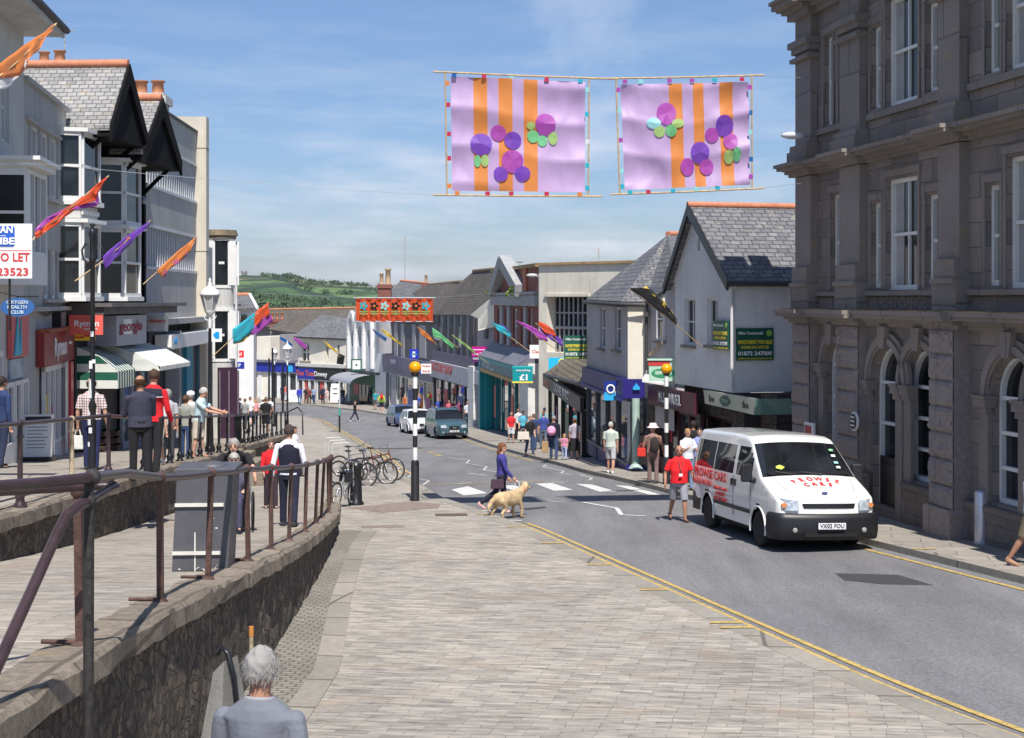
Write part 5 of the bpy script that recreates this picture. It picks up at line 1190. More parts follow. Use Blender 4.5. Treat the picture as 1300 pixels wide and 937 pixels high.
MB().prism([(-.82+.11*cos(t)*(1+.25*cos(3*t)), (z0+z1)/2+.04+.13*sin(t)) for t in [2*pi*i/20 for i in range(20)]], x0-.075, x0-.061, 'yz').build('emblem', BLE, r)
def turret(px0, px1, D, ztop, zbot, roofpy, label, g_, n=7, name='bay_fronted_building', back=6):
    c = P((px0+px1)/2, 0, D); R = (px1-px0)/FL*D/2; r = root(name, (c.x, c.y+R*.3, 0), radians(15), label, 'building'); zT = EZ+(HY-ztop)/FL*D; zB = EZ+(HY-zbot)/FL*D
    prof = lambda k: [(R*k*cos(pi+pi*i/8), R*k*sin(pi+pi*i/8)) for i in range(9)]
    b = MB(); b.prism(prof(.97)+[(R*.97, back), (-R*.97-3, back), (-R*.97-3, .2)], zB, zT, 'xy'); b.build('wall', GRY2, r)
    b = MB(); b.prism(prof(1.16)+[(R*1.16, back), (-R-3, back)], zT, zT+.12, 'xy').prism(prof(1.28)+[(R*1.28, back), (-R-3, back)], zT+.12, zT+.24, 'xy').prism(prof(1.2)+[(R*1.2, back), (-R-3, back)], zT+.24, zT+.34, 'xy'); b.build('cornice', M('mossy_tile_edge', (.25, .2, .13), .9, .4, 3), r)
    return r, R, zT, zB, prof
r, R, zT, zB, prof = turret(262.5, 296, 56, 303, 575, 290, 'white bay-fronted building with curved cornice just beyond the concrete fin', 0)
def baywin(r, R, z0, z1, prof, m=3):
    b = MB(); pts = prof(1.03); b.prism(pts+[(R*.9, .1), (-R*.9, .1)], z0-.12, z0-.0, 'xy').prism(prof(1.05)+[(R*.9, .1), (-R*.9, .1)], z1, z1+.15, 'xy')
    for i, p in enumerate(pts):
        if i % 2 == 0 and i != 4: b.box(p[0]-.17, p[0]+.17, p[1]-.06, p[1]+.2, z0, z1)
    for p, q in zip(pts[::2], pts[2::2]):
        for zz in ((z0+z1)/2,): b.add([(p[0], p[1], zz-.05), (q[0], q[1], zz-.05), (q[0], q[1], zz+.05), (p[0], p[1], zz+.05)], [(0, 1, 2, 3)])
    o = b.build('bay_window', WJ, r); MB().prism(prof(.985)+[(R*.9, .1), (-R*.9, .1)], z0, z1, 'xy').build('pane', DGL, o)
baywin(r, R, EZ+(HY-362)/FL*56, EZ+(HY-306)/FL*56, prof); baywin(r, R*1.0, EZ+(HY-455)/FL*56, EZ+(HY-395)/FL*56, prof)
MB().box(-R*.3, R*1.15, -R-.15, -R+.4, EZ+(HY-575)/FL*56, EZ+(HY-466)/FL*56).build('purple_shopfront', M('plum_paint', (.035, .01, .03), .5), r)
for i in (0, 1, 2): MB().box(-R*.2+i*.35, -R*.2+i*.35+.05, -R-.2, -R-.15, EZ+(HY-575)/FL*56, EZ+(HY-470)/FL*56).build('mullion', M('plum_grey', (.15, .12, .14)), r)
MB().cyl((R*1.1, -.4, zB), (R*1.1, -.4, zT-1.5), .05, n=8).build('drainpipe', M('white_pipe'), r)
r2, R2_, zT, zB, prof = turret(289, 300, 68, 345, 560, 340, 'narrow white bay building squeezed between the first bay front and the slate house', 0); baywin(r2, R2_, EZ+(HY-440)/FL*68, EZ+(HY-400)/FL*68, prof)
b = MB(); b.box(-R2_, R2_*1.6, -1.2, 0, EZ+(HY-389)/FL*68, EZ+(HY-386)/FL*68); b.build('flat_canopy', GUTM, r2)
MB().box(-R2_, R2_*1.3, -R2_-.6, 0, EZ+(HY-550)/FL*68, EZ+(HY-470)/FL*68).build('maroon_shopfront', M('plum_paint'), r2)
r = root('slate_roofed_cottage', P(312, 440, 95), label='small white house with pale verge and orange ridge behind the left bay fronts', cat='building')
b = MB(); b.box(P(285, 0, 95).x, P(322, 0, 95).x, 95, 96, EZ-10, P(0, 392, 95).z); wbuild(b, 'wall', M('white_stucco'), r)
b = MB(); poly3(b, [P(285, 392, 94.6), P(326, 391, 94.6), P(317, 374.5, 98), P(285, 374.5, 98)], .15); wbuild(b, 'roof', SLATE, r)
b = MB(); b.tube([P(285, 374, 98), P(317, 374, 98)], .14, 6); wbuild(b, 'ridge_tiles', RIDGE, r)
b = MB(); b.tube([P(317.3, 374, 97.9), P(326.5, 391, 94.5)], .12, 6); wbuild(b, 'verge', WHT, r)
b = MB(); b.box(P(304, 0, 94.9).x, P(313, 0, 94.9).x, 94.8, 94.99, P(0, 412, 94.9).z, P(0, 400, 94.9).z); wbuild(b, 'window', DGL, r)

F = Fac((318, 149), (378.5, 146)); L = F.L; g_ = F.z(350, 508)
fr = F.root('cream_shop_building', 'cream end wall and low blue-fascia shops behind the twin lamps', 'building')
b = MB(); b.box(F.x(326), F.x(343.5), 0, 8, g_-1, F.z(330, 427)); b.build('cream_wall', RENDC, fr); MB().box(F.x(343.5), L, 1.5, 9, g_-1, F.z(360, 425)).build('wall', GPL, fr)
MB().box(F.x(316), L, -.5, 1.5, F.z(350, 460), F.z(350, 457)).build('flat_roof', M('lead_sheet'), fr)
MB().box(F.x(316), L, -.3, 1.4, F.z(350, 472), F.z(350, 460)).build('fascia', pmat('blue_fascia', (.015, .03, .30)), fr)
MB().box(F.x(320), F.x(326.5), -.34, -.31, F.z(323, 472), F.z(323, 461)).build('white_panel', pmat('pale_blue_panel', (.45, .5, .7)), fr); text('S', F.x(318), -.36, F.z(318, 466), .9, WHT, fr, w=.45)
MB().box(F.x(367), F.x(374), -.34, -.31, F.z(370, 472), F.z(370, 463)).build('cyan_panel', pmat('sky_blue_panel'), fr)
shopfront(fr, F.x(319), L, g_-.6, F.z(350, 472), 5, M('white_stucco'), y=.0, riser=.3, fr=.45)
F = Fac((378.5, 146), (440, 141)); L = F.L; g_ = F.z(410, 508)
fw = F.root('cream_two_storey_shops', 'cream two storey shops with grey slate roof facing up the street', 'building')
hs = [arch(F.x(383.5), F.x(392.5), F.z(388, 458), F.z(388, 434)), rect(F.x(414), F.x(417), F.z(415, 456), F.z(415, 438)), rect(F.x(428), F.x(431), F.z(429, 456), F.z(429, 438))]
b = MB(); b.wall(rect(0, L, g_-1, F.z(410, 427)), hs, 0, .3); b.build('wall', RENDC, fw); MB().box(0, L, .35, 7, g_-1, F.z(410, 428)).build('interior', DGL, fw)
b = MB(); b.box(F.x(387.4), F.x(388.6), .1, .3, F.z(388, 458), F.z(388, 434)).box(F.x(384), F.x(392), .1, .29, F.z(388, 448), F.z(388, 446.5)); b.build('window', WJ, fw)
MB().box(F.x(381), F.x(395), -.15, 0, F.z(388, 460), F.z(388, 458)).build('sill', GRANP, fw)
MB().box(0, L, -.4, 0, F.z(410, 466), F.z(410, 462)).build('ledge', GRY2, fw)
MB().box(F.x(380), F.x(402), -.3, 0, F.z(390, 481), F.z(390, 467)).build('blue_fascia', pmat('blue_fascia'), fw); MB().box(F.x(403), F.x(438.5), -.3, 0, F.z(420, 483), F.z(420, 468)).build('black_fascia', BLKT, fw)
text('Bon Crap', F.x(391), -.32, F.z(391, 474), .75, M('orange_red_script'), fw, w=3.) if False else text('Ton Tons', F.x(391), -.32, F.z(391, 474), .75, M('orange_red_script'), fw, w=3.)
text('Dowey', F.x(410), -.32, F.z(411, 475), .7, WHT, fw, w=2.0)
shopfront(fw, .1, F.x(402), g_-.6, F.z(390, 481), 3, M('white_stucco'), y=-.1, riser=.3, fr=.3, posters=((.8, 1.6, g_+.3, g_+1.8, (.5, .06, .05)), (3.6, 4.2, g_+.2, g_+1.8, (.5, .06, .05)))); shopfront(fw, F.x(403.5), F.x(438), g_-.6, F.z(420, 483), 3, M('white_stucco'), y=-.1, riser=.3, fr=.3)
b = MB(); poly3(b, [P(372, 427, 145), P(440, 430, 140.6), P(441, 404, 146), P(409, 399, 148)], .2); wbuild(b, 'roof', SLATE, fw)
r = root('brown_roofed_building', P(370, 430, 152), label='low building with lichen-brown hipped roof left of the grey slate roof', cat='building')
b = MB(); poly3(b, [P(340, 418, 152), P(385, 424, 150), P(409, 399, 152), P(370, 398, 156)], .2); wbuild(b, 'roof', SLATEB, r)
b = MB(); b.box(P(343, 0, 153).x, P(400, 0, 153).x, 153, 158, EZ-12, P(0, 415, 153).z); wbuild(b, 'wall', GPL, r)
r = root('long_roofed_terrace', P(400, 420, 170), label='long roof with orange-brown ridge line spanning behind the far shops', cat='building')
b = MB(); poly3(b, [P(322, 415, 172), P(470, 415, 172), P(470, 391, 176), P(330, 393.5, 176)], .2); wbuild(b, 'roof', SLATEB, r)
b = MB(); b.tube([P(330, 393, 176), P(470, 390.5, 176)], .16, 6); wbuild(b, 'ridge_tiles', M('brown_ridge', (.36, .17, .09), .9, .3), r)
b = MB(); b.box(P(322, 0, 173).x, P(470, 0, 173).x, 174, 180, EZ-12, P(0, 412, 173).z); wbuild(b, 'wall', GPL, r)
chimney(352, 405, 410, 158, 1.6, BRK, (1., 1., 1.), 'row of orange pots on the brown roof beyond the big flag', None, cp, .7)
r = root('rendered_infill_house', P(300, 430, 110), label='pale rendered house wall beyond the narrow bay, under the cottage roof', cat='building')
b = MB(); b.box(P(296, 0, 105).x, P(322, 0, 105).x, 105, 106, EZ-11, P(0, 425, 105).z); wbuild(b, 'wall', RENDC, r); b = MB(); b.box(P(302, 0, 104.9).x, P(307, 0, 104.9).x, 104.8, 104.99, P(0, 470, 104.9).z, P(0, 452, 104.9).z); wbuild(b, 'window', DGL, r)
r = board('projecting_sign', P(303.5, 449.5, 84), .55, .42, pmat('bright_red_panel', (.75, .01, .01)), 'small bright red square sign at the far left shops', 'sign'); text('lol', 0, -.01, 0, .3, WHT, r, w=.3)
r = board('projecting_sign', P(302, 464, 84), .75, .42, pmat('blue_fascia'), 'small blue sign just below the bright red square sign', 'sign'); text('P', .1, -.01, 0, .3, WHT, r)
RUST = M('rusty_brown_iron', (.085, .042, .032), .65, .5, 9, bump=.5)
BRN = M('dark_brown_paint', (.045, .026, .028), .35, .35, 7, bump=.2)
OLDW = M('flaking_cream_paint', (.42, .33, .21), .7, .55, 7, bump=.6)
r = root('ramp_railing', (-3, 20, ramp_z(20)), label='rusty brown railing of thin square posts and one tube along the ramp wall', cat='railing')
inv = Matrix.Translation(-r.location)
ys = [9.74, 12.1, 14.2, 16.3, 18.3, 20.4, 22.4, 24.6, 26.4, 28, 29.5, 31, 32.2, 33.1]; top = []
random.seed(4)
for i, y in enumerate(ys):
    x = WAL(y)-.2; z = ramp_z(x, y)+.03; h = 1.06
    dx = random.uniform(-.03, .03); t = V((x+dx, y, z+h)); top.append(t)
    a = V((x-.02*(i % 3), y, z-.02)); w = .026; b = MB()
    b.hexa([inv @ (a+V(q)) for q in ((-w, -w, 0), (w, -w, 0), (w, w, 0), (-w, w, 0))], [inv @ (t+V(q)) for q in ((-w, -w, -.02), (w, -w, -.02), (w, w, -.02), (-w, w, -.02))])
    b.ball(inv @ t, .055, 10); b.lathe([(.07, 0), (.065, .03), (.03, .05)], inv @ a, 8)
    b.build('post', RUST, r)
    if i < 4: MB().cyl(inv @ (a+V((0, 0, .04))), inv @ (a+V((-.28, .05, .03))), .018, n=6).build('stay', RUST, r)
pts = []
for a, c in zip(top, top[1:]):
    for k in range(4): q = a.lerp(c, k/4); q.z -= .012*sin(pi*k/4); pts.append(q)
pts.append(top[-1])
MB().tube([inv @ p for p in [P(117, 606, 8.3), P(160, 601, 10.0)]+pts[4:]], .034, 10).build('handrail', BRN, r)
r = root('stair_handrail', P(113, 700, 8.3), label='thick black-brown post with looping handrails at the bottom left corner', cat='railing'); inv = Matrix.Translation(-r.location)
MB().cyl(inv @ P(113, 606, 8.3), inv @ P(112, 960, 8.3), .031, n=10).ball(inv @ P(117, 606, 8.3), .052, 12).ball(inv @ P(112, 637, 8.3), .05, 12).build('post', M('speckled_black_iron', (.03, .026, .024), .6, .8, 25, bump=.5), r)
MB().tube([inv @ P(*q) for q in ((-90, 626, 6.9), (0, 617, 7.5), (60, 612.5, 7.9), (117, 606, 8.3))], .033, 10).build('handrail', BRN, r)
MB().tube([inv @ P(*q) for q in ((-90, 630, 8.3), (0, 624, 8.7), (70, 620, 9.1), (130, 616.5, 9.35), (143, 616, 9.35), (146, 617.5, 9.3), (138, 621, 9.2), (112, 637, 8.3), (98, 643, 8.1), (84, 655, 8.0), (74, 674, 7.9), (40, 750, 7.5), (0, 838, 7.0), (-60, 965, 6.3))], .031, 10).build('lower_handrail', BRN, r)

r = root('terrace_railing', (-6.2, 20, terr_z(20)), label='dark cast iron railing with turned balusters along the edge of the shop terrace', cat='railing'); inv = Matrix.Translation(-r.location)
ys = [12.5, 15.2, 17.8, 20.4, 22.8, 26., 29., 30.3, 31.7, 33.2, 34.8, 36.5, 38.2, 40, 41.5, 43, 44.5, 46, 47.5, 49, 50.5, 52, 53.5, 55, 56.5, 58, 59.5, 61, 62]; top = []
prof = [(.085, 0), (.085, .03), (.06, .06), (.055, .10), (.075, .16), (.05, .2), (.036, .24), (.034, .6), (.032, .8), (.05, .82), (.034, .85), (.032, .96)]
for i, y in enumerate(ys):
    x = EDG(y)-.2; z = terr_z(y)+.02; h = 1.05 if y < 25 else .95
    top.append(V((x, y, z+h)))
    MB().lathe([(q*1.0, hh*h/.98) for q, hh in prof], inv @ V((x, y, z)), 10).ball(inv @ V((x, y, z+h)), .05, 8).build('baluster', OLDW if abs(y-20.4) < .01 else BRN if y < 25 else BLK, r)
MB().tube([inv @ p for p in top], .03, 8).build('handrail', BRN, r)
MB().tube([inv @ p for p in (top[-1], P(378, 517, 62), P(384, 524, 61.5), P(384.5, 552, 61.5))], .03, 8).build('end_rail', BLK, r)
MB().tube([inv @ V((EDG(y)-.7, y, terr_z(y)+.02)) for y in (10, 16, 22, 28)], .012, 5).build('cable', BLK, r)

c = G(262, 726, ramp_z); r = root('utility_cabinet', (c.x-.10, c.y+.35, c.z), radians(4), 'tall dark grey metal cabinet with two pale bands, leaning beside the ramp railing', 'cabinet')
CABM = M('charcoal_metal', (.082, .082, .092), .5, .12, 6, bump=.15, bscale=40)
w, d, h = .60, .62, 1.06; sh = .05
def slab(z0, z1, e=0., m=CABM, nm='body', yoff=0.):
    k0, k1 = sh*z0, sh*z1
    b = MB(); b.hexa([V((-w/2-e+k0, -d/2-e, z0)), V((w/2+e+k0, -d/2-e, z0)), V((w/2+e+k0, d/2+e, z0)), V((-w/2-e+k0, d/2+e, z0))], [V((-w/2-e+k1, -d/2-e, z1)), V((w/2+e+k1, -d/2-e, z1)), V((w/2+e+k1, d/2+e, z1)), V((-w/2-e+k1, d/2+e, z1))])
    o = b.build(nm, m, r); md = o.modifiers.new('bevel', 'BEVEL'); md.width = .008; md.segments = 2; return o
slab(0, h); slab(h, h+.05, .025, nm='lid'); WB = M('dirty_white_strip', (.62, .6, .54), .5, .15)
for z in (.18, .70): MB().box(-w/2+.0+sh*z, w/2-.08+sh*z, -d/2-.03, -d/2-.001, z, z+.035).build('pale_band', WB, r)
MB().box(-.06, -.045, -d/2-.006, -d/2-.001, 0, .42).build('paint_streak', WB, r)
b = MB(); random.seed(9)
for _ in range(12): x, z = random.uniform(-.25, .2), random.choice((random.uniform(.0, .06), random.uniform(.3, 1.))); b.box(x, x+random.uniform(.006, .03), -d/2-.004, -d/2-.001, z, z+random.uniform(.004, .016))
o = b.build('scuffs', WB, r)
b = MB(); b.lathe([(.17, 0), (.16, .02), (.0, .05)], (.1, .0, h+.05), 16); b.build('cap', CABM, r)
r = root('iron_stake', P(319, 850, 10.2), label='short cream stake with a rust-orange top standing against the dark rubble wall', cat='stake')
MB().cyl((0, 0, -.45), (0, 0, .24), .016, n=8).build('shaft', OLDW, r); MB().cyl((0, 0, .241), (0, 0, .31), .018, n=8).build('rusty_top', M('orange_rust', (.5, .2, .04), .8), r)
r = root('pushchair', P(288, 905, 8.2), radians(-20), 'grey canvas pushchair with a black tubular handle, cut off by the picture bottom', 'pushchair')
CANV = M('grey_canvas', (.20, .19, .17), .85, .12, 8, bump=.3)
b = MB(); b.hexa([V(p) for p in ((-.10, -.2, -.35), (.08, -.2, -.35), (.08, .2, -.35), (-.10, .2, -.35))], [V(p) for p in ((-.06, -.05, .24), (.01, -.05, .31), (.01, .1, .31), (-.06, .1, .24))]); b.build('hood', CANV, r)
MB().tube([(.12, -.02, -.5), (.10, -.02, -.1), (.06, -.02, .22), (.02, -.02, .35), (-.02, -.02, .38), (-.05, -.02, .34)], .016, 8).build('handle', BLK, r)
for sx in (-.16, .1):
    for sy in (-.2, .2): MB().lathe([(.1, -.02), (.11, 0), (.1, .02)], (sx, sy, -.5), 14, axis='x').build('wheel', BLK, r)
MB().box(-.15, .1, -.18, .18, -.5, -.34).build('frame', BLK, r)

AMB = bpy.data.materials.new('amber_globe'); n_ = NB(AMB); n_.b.inputs['Base Color'].default_value = (.85, .36, .0, 1); n_.b.inputs['Roughness'].default_value = .25; n_.b.inputs['Subsurface Weight'].default_value = .2
def beacon(x, y, zb, pxs, zg, label):
    """pxs: heights of the colour changes from the top down"""
    r = root('belisha_beacon', (x, y, zb), 0, label, 'beacon', 'belisha beacons at the crossing'); h = lambda z: z-zb
    zs = pxs; m = (WHT, BLKT)
    for i in range(len(zs)-1):
        MB().cyl((0, 0, h(zs[i+1])), (0, 0, h(zs[i])), .058, n=14).build('white_band' if i % 2 == 0 else 'black_band', m[i % 2], r)
    MB().lathe([(.11, 0), (.115, .02), (.105, .05), (.10, h(zs[-1])-.06), (.075, h(zs[-1]))], (0, 0, 0), 14).build('base_column', BLKT, r)
    MB().lathe([(.07, 0), (.10, .05), (.10, .11), (.08, .13)], (0, 0, h(zs[0])-.0), 12).build('collar', BLKT, r)
    MB().ball((0, 0, h(zg)), .155, 20, (1, 1, .97)).build('amber_globe', AMB, r)
q = G(527, 636, pave_z); zz = lambda py, D=q.y: EZ+(HY-py)/FL*D
beacon(q.x, q.y, q.z, [zz(v) for v in (478, 493, 508, 523, 538, 553, 568, 584)], zz(466.5), 'left striped beacon with amber globe standing on the near pavement')
D = 39.5; x = P(847, 0, D).x; zz = lambda py: EZ+(HY-py)/FL*D
beacon(x-.02, D, pave_z(x, D), [zz(v) for v in (477, 490.5, 505, 519, 537, 549, 565, 580)], zz(468.5), 'right striped beacon with amber globe outside the maroon jeweller')
LGL = bpy.data.materials.new('lantern_glass'); n_ = NB(LGL); n_.b.inputs['Base Color'].default_value = (.62, .62, .60, 1); n_.b.inputs['Roughness'].default_value = .15; n_.b.inputs['Transmission Weight'].default_value = .35
def lantern(r, x, y, z, s, mt):
    """glass tapering lantern with its roof and finial, bottom of the cage at z"""
    o = MB().lathe([(.13*s, 0), (.24*s, .42*s)], (x, y, z), 6, smooth=False).build('lantern_glass', LGL, r)
    MB().lathe([(.27*s, .42*s), (.28*s, .46*s), (.2*s, .56*s), (.07*s, .66*s), (.05*s, .70*s), (.07*s, .73*s), (.02*s, .78*s), (.045*s, .82*s), (.0, .88*s)], (x, y, z), 12).build('lantern_roof', mt, r)
    b = MB()
    for i in range(6): a = 2*pi*i/6; b.cyl((x+.13*s*cos(a), y+.13*s*sin(a), z), (x+.25*s*cos(a), y+.25*s*sin(a), z+.43*s), .012*s, n=4)
    b.lathe([(.05*s, -.14*s), (.14*s, -.02*s), (.14*s, .01*s)], (x, y, z), 8); b.build('lantern_frame', mt, r)
def lamp(px, pyb, D, zl, s, label, zf, tape=True, mt=None, zb=None):
    q = P(px, pyb, D); zb = zf(q.x, D) if zb is None else zb; r = root('street_lamp', (q.x, D, zb), 0, label, 'street lamp', 'old style street lamps'); h = zl-zb
    MB().lathe([(.14, 0), (.14, .12), (.10, .2), (.085, .9), (.10, .95), (.06, 1.0), (.05, h*.7), (.042, h-.45*s)], (0, 0, 0), 12).build('column', BLK, r)
    MB().lathe([(.045, h-.45*s), (.05*s, h-.3*s), (.035*s, h-.2*s), (.05*s, h-.14*s)], (0, 0, 0), 10).tube([(-.17*s, 0, h-.12*s), (-.12*s, 0, h-.22*s), (0, 0, h-.26*s), (.12*s, 0, h-.22*s), (.17*s, 0, h-.12*s)], .015, 6).build('lamp_bracket', mt or WJ, r)
    lantern(r, 0, 0, h, s, mt or WJ); return r
D = 38; lamp(266.5, 577, D, EZ+(HY-395)/FL*D, 1.02, 'old style lamp with large white lantern outside the pale concrete fin', lambda x, y: terr_z(y))
lamp(348.5, 520, 100, P(0, 455, 100).z, .95, 'far lamp with small white cap, left one of the distant pair', lambda x, y: pave_z(x, y), mt=None)
lamp(364.8, 520, 84, P(0, 453, 84).z, 1.1, 'nearer lamp of the distant pair with bigger white lantern', lambda x, y: pave_z(x, y))
D = 26.5; q = P(117.5, 0, D); r = root('lamp_column', (q.x, D, terr_z(D)), 0, 'tall black column with two empty scroll arms and scraps of white tape', 'lamp column'); h = P(0, 292, D).z-terr_z(D)
MB().lathe([(.085, 0), (.085, .3), (.07, .35), (.065, 1.15), (.08, 1.2), (.05, 1.3), (.042, h-.6), (.075, h-.55), (.05, h-.5), (.05, h-.15), (.075, h-.08), (.05, h), (.02, h+.05), (.06, h+.09), (.02, h+.13)], (0, 0, 0), 12).build('column', BLK, r)
for s_ in (-1, 1): MB().tube([(0, 0, h-.55), (s_*.08, 0, h-.62), (s_*.17, 0, h-.55), (s_*.2, 0, h-.38), (s_*.13, 0, h-.25), (s_*.05, 0, h-.3)], .018, 6).build('scroll_arm', BLK, r)
random.seed(8)
for z in (1.35, 1.5, 1.62, 2.0, 2.5, .7, .85, 1.02, .45, 1.9): a = random.uniform(3.6, 5.4); MB().box(-.03, .03, -.082 if z < 1.2 else -.062, -.06 if z < 1.2 else -.04, z, z+random.uniform(.05, .16), Matrix.Rotation(a-4.7, 4, 'Z')).build('tape_scrap', WHT, r)
def simple_pole(name, px, py0, py1, D, rad, m, label, cat, z0=None):
    a, c = P(px, py1, D), P(px, py0, D); r = root(name, a, 0, label, cat); MB().cyl((0, 0, -.2), (0, 0, c.z-a.z), rad, rad*.8, 10).build('shaft', m, r); return r
r = simple_pole('flag_pole_column', 297, 408, 560, 60, .12, BLK, 'plain black column below the purple and orange flag at the bay fronts', 'column')
for k, (px, t) in enumerate(((341.5, 455), (346, 442), (359, 462))): simple_pole('bus_stop_post', px, t, 520, 92, .07, BLK, ('short black post left of the distant lamp pair', 'tall black post close to the far small lamp', 'black post between the two distant lamps')[k], 'post')
q = G(431, 549, pave_z); r = root('bus_stop', q, 0, 'thin grey bus stop pole with white timetable panel by the bicycle racks', 'bus stop')
MB().cyl((0, 0, 0), (0, 0, 1.05), .06, n=8).build('black_section', BLKT, r); MB().cyl((0, 0, 1.05), (0, 0, 1.5), .055, n=8).build('green_section', pmat('pole_green', (.02, .35, .25)), r); MB().cyl((0, 0, 1.5), (0, 0, 3.2), .05, n=8).build('upper_section', M('steel'), r)
MB().box(-.52, -.02, -.04, .04, 2.05, 3.05).build('timetable_panel', WHT, r)
for z in (2.7, 2.4): MB().box(-.42, -.12, -.05, -.041, z, z+.06).build('print', BLKT, r)
def streetlight(pts, head, label, m=None):
    q = P(*pts[0]); r = root('street_light', q, 0, label, 'street light'); inv = Matrix.Translation(-q)
    MB().tube([inv @ P(*p) for p in pts], .03, 6).build('arm', M('aerial_grey'), r); a, c = P(*head[0]), P(*head[1]); m_ = (a+c)/2
    d = (c-a).length/2; MB().ball(inv @ m_, 1, 12, (d, .13, .09), None).build('lamp_head', M('grey_head', (.55, .56, .58), .4), r)
streetlight([(1030, 172, 34), (1016, 174, 33.6)], [(993, 170, 33.4), (1020, 174, 33.6)], 'grey street light head on a bracket at the far corner of the granite building')
streetlight([(686, 351, 73.5), (680, 351, 73)], [(668, 349, 73), (683, 350, 73)], 'white street light head against the red brick parapet')
r = root('cctv_camera', P(183, 255, 42.5), 0, 'small grey security camera globe where the timber building meets the office block', 'camera'); MB().ball((0, 0, 0), .1, 10).build('globe', M('aerial_grey'), r); MB().box(-.25, 0, 0, .06, .08, .14).build('bracket', M('aerial_grey'), r)
q = G(1249, 690, pave_z); r = root('steel_bollard', (q.x-.05, q.y, q.z), 0, 'shiny metal cylinder bollard against the granite front near the right edge', 'bollard')
MB().lathe([(.125, 0), (.125, .93), (.11, .97), (0, .98)], (0, 0, 0), 18).build('cylinder', M('brushed_steel', (.62, .61, .66), .3, .05, metal=.6), r); MB().lathe([(.135, 0), (.135, .03)], (0, 0, 0), 16).build('foot_ring', M('steel'), r)
q = G(452, 641, pave_z); r = root('iron_bollard', q, 0, 'thick black iron bollard beside the near bicycle at the end of the ramp wall', 'bollard'); MB().lathe([(.19, 0), (.19, .06), (.15, .1), (.13, .85), (.16, .9), (.16, .96), (.08, 1.06), (0, 1.1)], (0, 0, 0), 14).build('shaft', BLK, r)
def hoop(px, py, label):
    q = G(px, py, pave_z); r = root('bicycle_rack', q, radians(20), label, 'bicycle rack', 'bicycle hoops on the near pavement'); MB().tube([(-.35, 0, -.05), (-.35, 0, .65), (-.3, 0, .74), (.3, 0, .74), (.35, 0, .65), (.35, 0, -.05)], .025, 8).build('hoop', M('steel'), r)
hoop(423, 577, 'empty steel hoop farthest left of the bicycles'); hoop(428, 582, 'middle empty steel hoop by the bicycles'); hoop(433.5, 587, 'steel hoop just behind the parked bicycles')
def aboard(px, py, zf, label, rz=0., face=WHT, w=.62, h=1.02, col_=None):
    q = G(px, py, zf); r = root('pavement_board', q, rz, label, 'pavement board')
    M1 = Matrix.Rotation(radians(-9), 4, 'X'); b = MB(); b.box(-w/2, w/2, 0, .03, .0, h, M1); b.build('front_panel', face, r)
    b = MB(); b.box(-w/2, w/2, .0, .03, .0, h, Matrix.Translation((0, .38, 0)) @ Matrix.Rotation(radians(9), 4, 'X')); b.build('back_panel', face, r)
    b = MB()
    for k in range(8): b.box(-w/2+.08, w/2-random.uniform(.08, .2), -.006, -.001, h*.8-k*.075, h*.8-k*.075+.02, M1)
    b.build('printed_lines', M('print_grey', (.25, .27, .32)), r)
    MB().box(-w/2-.02, w/2+.02, -.08, .42, -.01, .1).build('base', BLKT, r)
    if col_ is not None:
        for z0, z1, c in col_: MB().box(-w/2+.04, w/2-.04, -.012, -.006, z0, z1, M1).build('colour_panel', c, r)
    return r
tz = lambda x, y: terr_z(y)
aboard(47, 586, tz, 'white pavement board with lines of small print on the shop terrace', radians(8), col_=((.84, .98, BLKT),))
aboard(96, 574, tz, 'red and yellow magazine board half hidden by the cream railing post', radians(5), col_=((.5, .95, pmat('magazine_red', (.5, .03, .04))), (.12, .3, YEL)))
aboard(374, 512, lambda x, y: terr_z(y) if y < 62 else pave_z(x, y), 'white notice board standing by the top of the far steps', 0, w=1.1, h=1.3)
aboard(427, 512.5, pave_z, 'white notice stand on the far pavement outside the black fascia', 0, w=1.2, h=1.6)
for (px, py, c, lab) in ((119, 573, 'dark_entrance_fill', 'dark display crate under the striped awning'), (136, 572, 'dark_entrance_fill', 'brown produce sacks piled outside the awning shop')):
    q = G(px, py, tz); r = root('shop_display', q, 0, lab, 'display'); b = MB()
    for k in range(3): b.box(-.35, .35, -.2, .2, .02+k*.2, .16+k*.2).box(-.3, -.26, -.18, .18, .1, .6).box(.26, .3, -.18, .18, .1, .6)
    b.build('crates', M('crate_brown', (.09, .06, .04), .8, .4), r); MB().ball((0, 0, .58), 1, 12, (.27, .17, .08)).build('produce', M('produce_green', (.05, .14, .04), .7, .9, 14, bump=.8), r)

ONE = pmat('enamel_blue', (.035, .12, .34), .25)
r = root('to_let_board', P(20.5, 318, 22.5), radians(0), 'white TO LET board with a blue estate agent panel, cut by the left picture edge', 'sign')
sx = lambda px: (px-20.5)/FL*22.5; sz = lambda py: (318-py)/FL*22.5
MB().box(sx(-45), sx(40.5), 0, .04, sz(353.5), sz(284)).build('panel', WHT, r)
MB().prism([(sx(-22)+(sx(18.7)-sx(-22))*u, sz(313)+(sz(287)-sz(313))*v) for u, v in ((.04, 0), (.96, 0), (1, .1), (1, .9), (.96, 1), (.04, 1), (0, .9), (0, .1))], -.01, -.001).build('blue_panel', pmat('agent_blue', (.02, .10, .50)), r)
text('MAN', sx(4.5), -.014, sz(292), .15, WHT, r, w=sx(16.)-sx(-8), bold=.03); text('MBE', sx(5.5), -.014, sz(306.5), .15, WHT, r, w=sx(18.2)-sx(-8), bold=.03); MB().box(sx(1), sx(7.5), -.014, -.011, sz(299.8), sz(299)).build('dash', WHT, r)
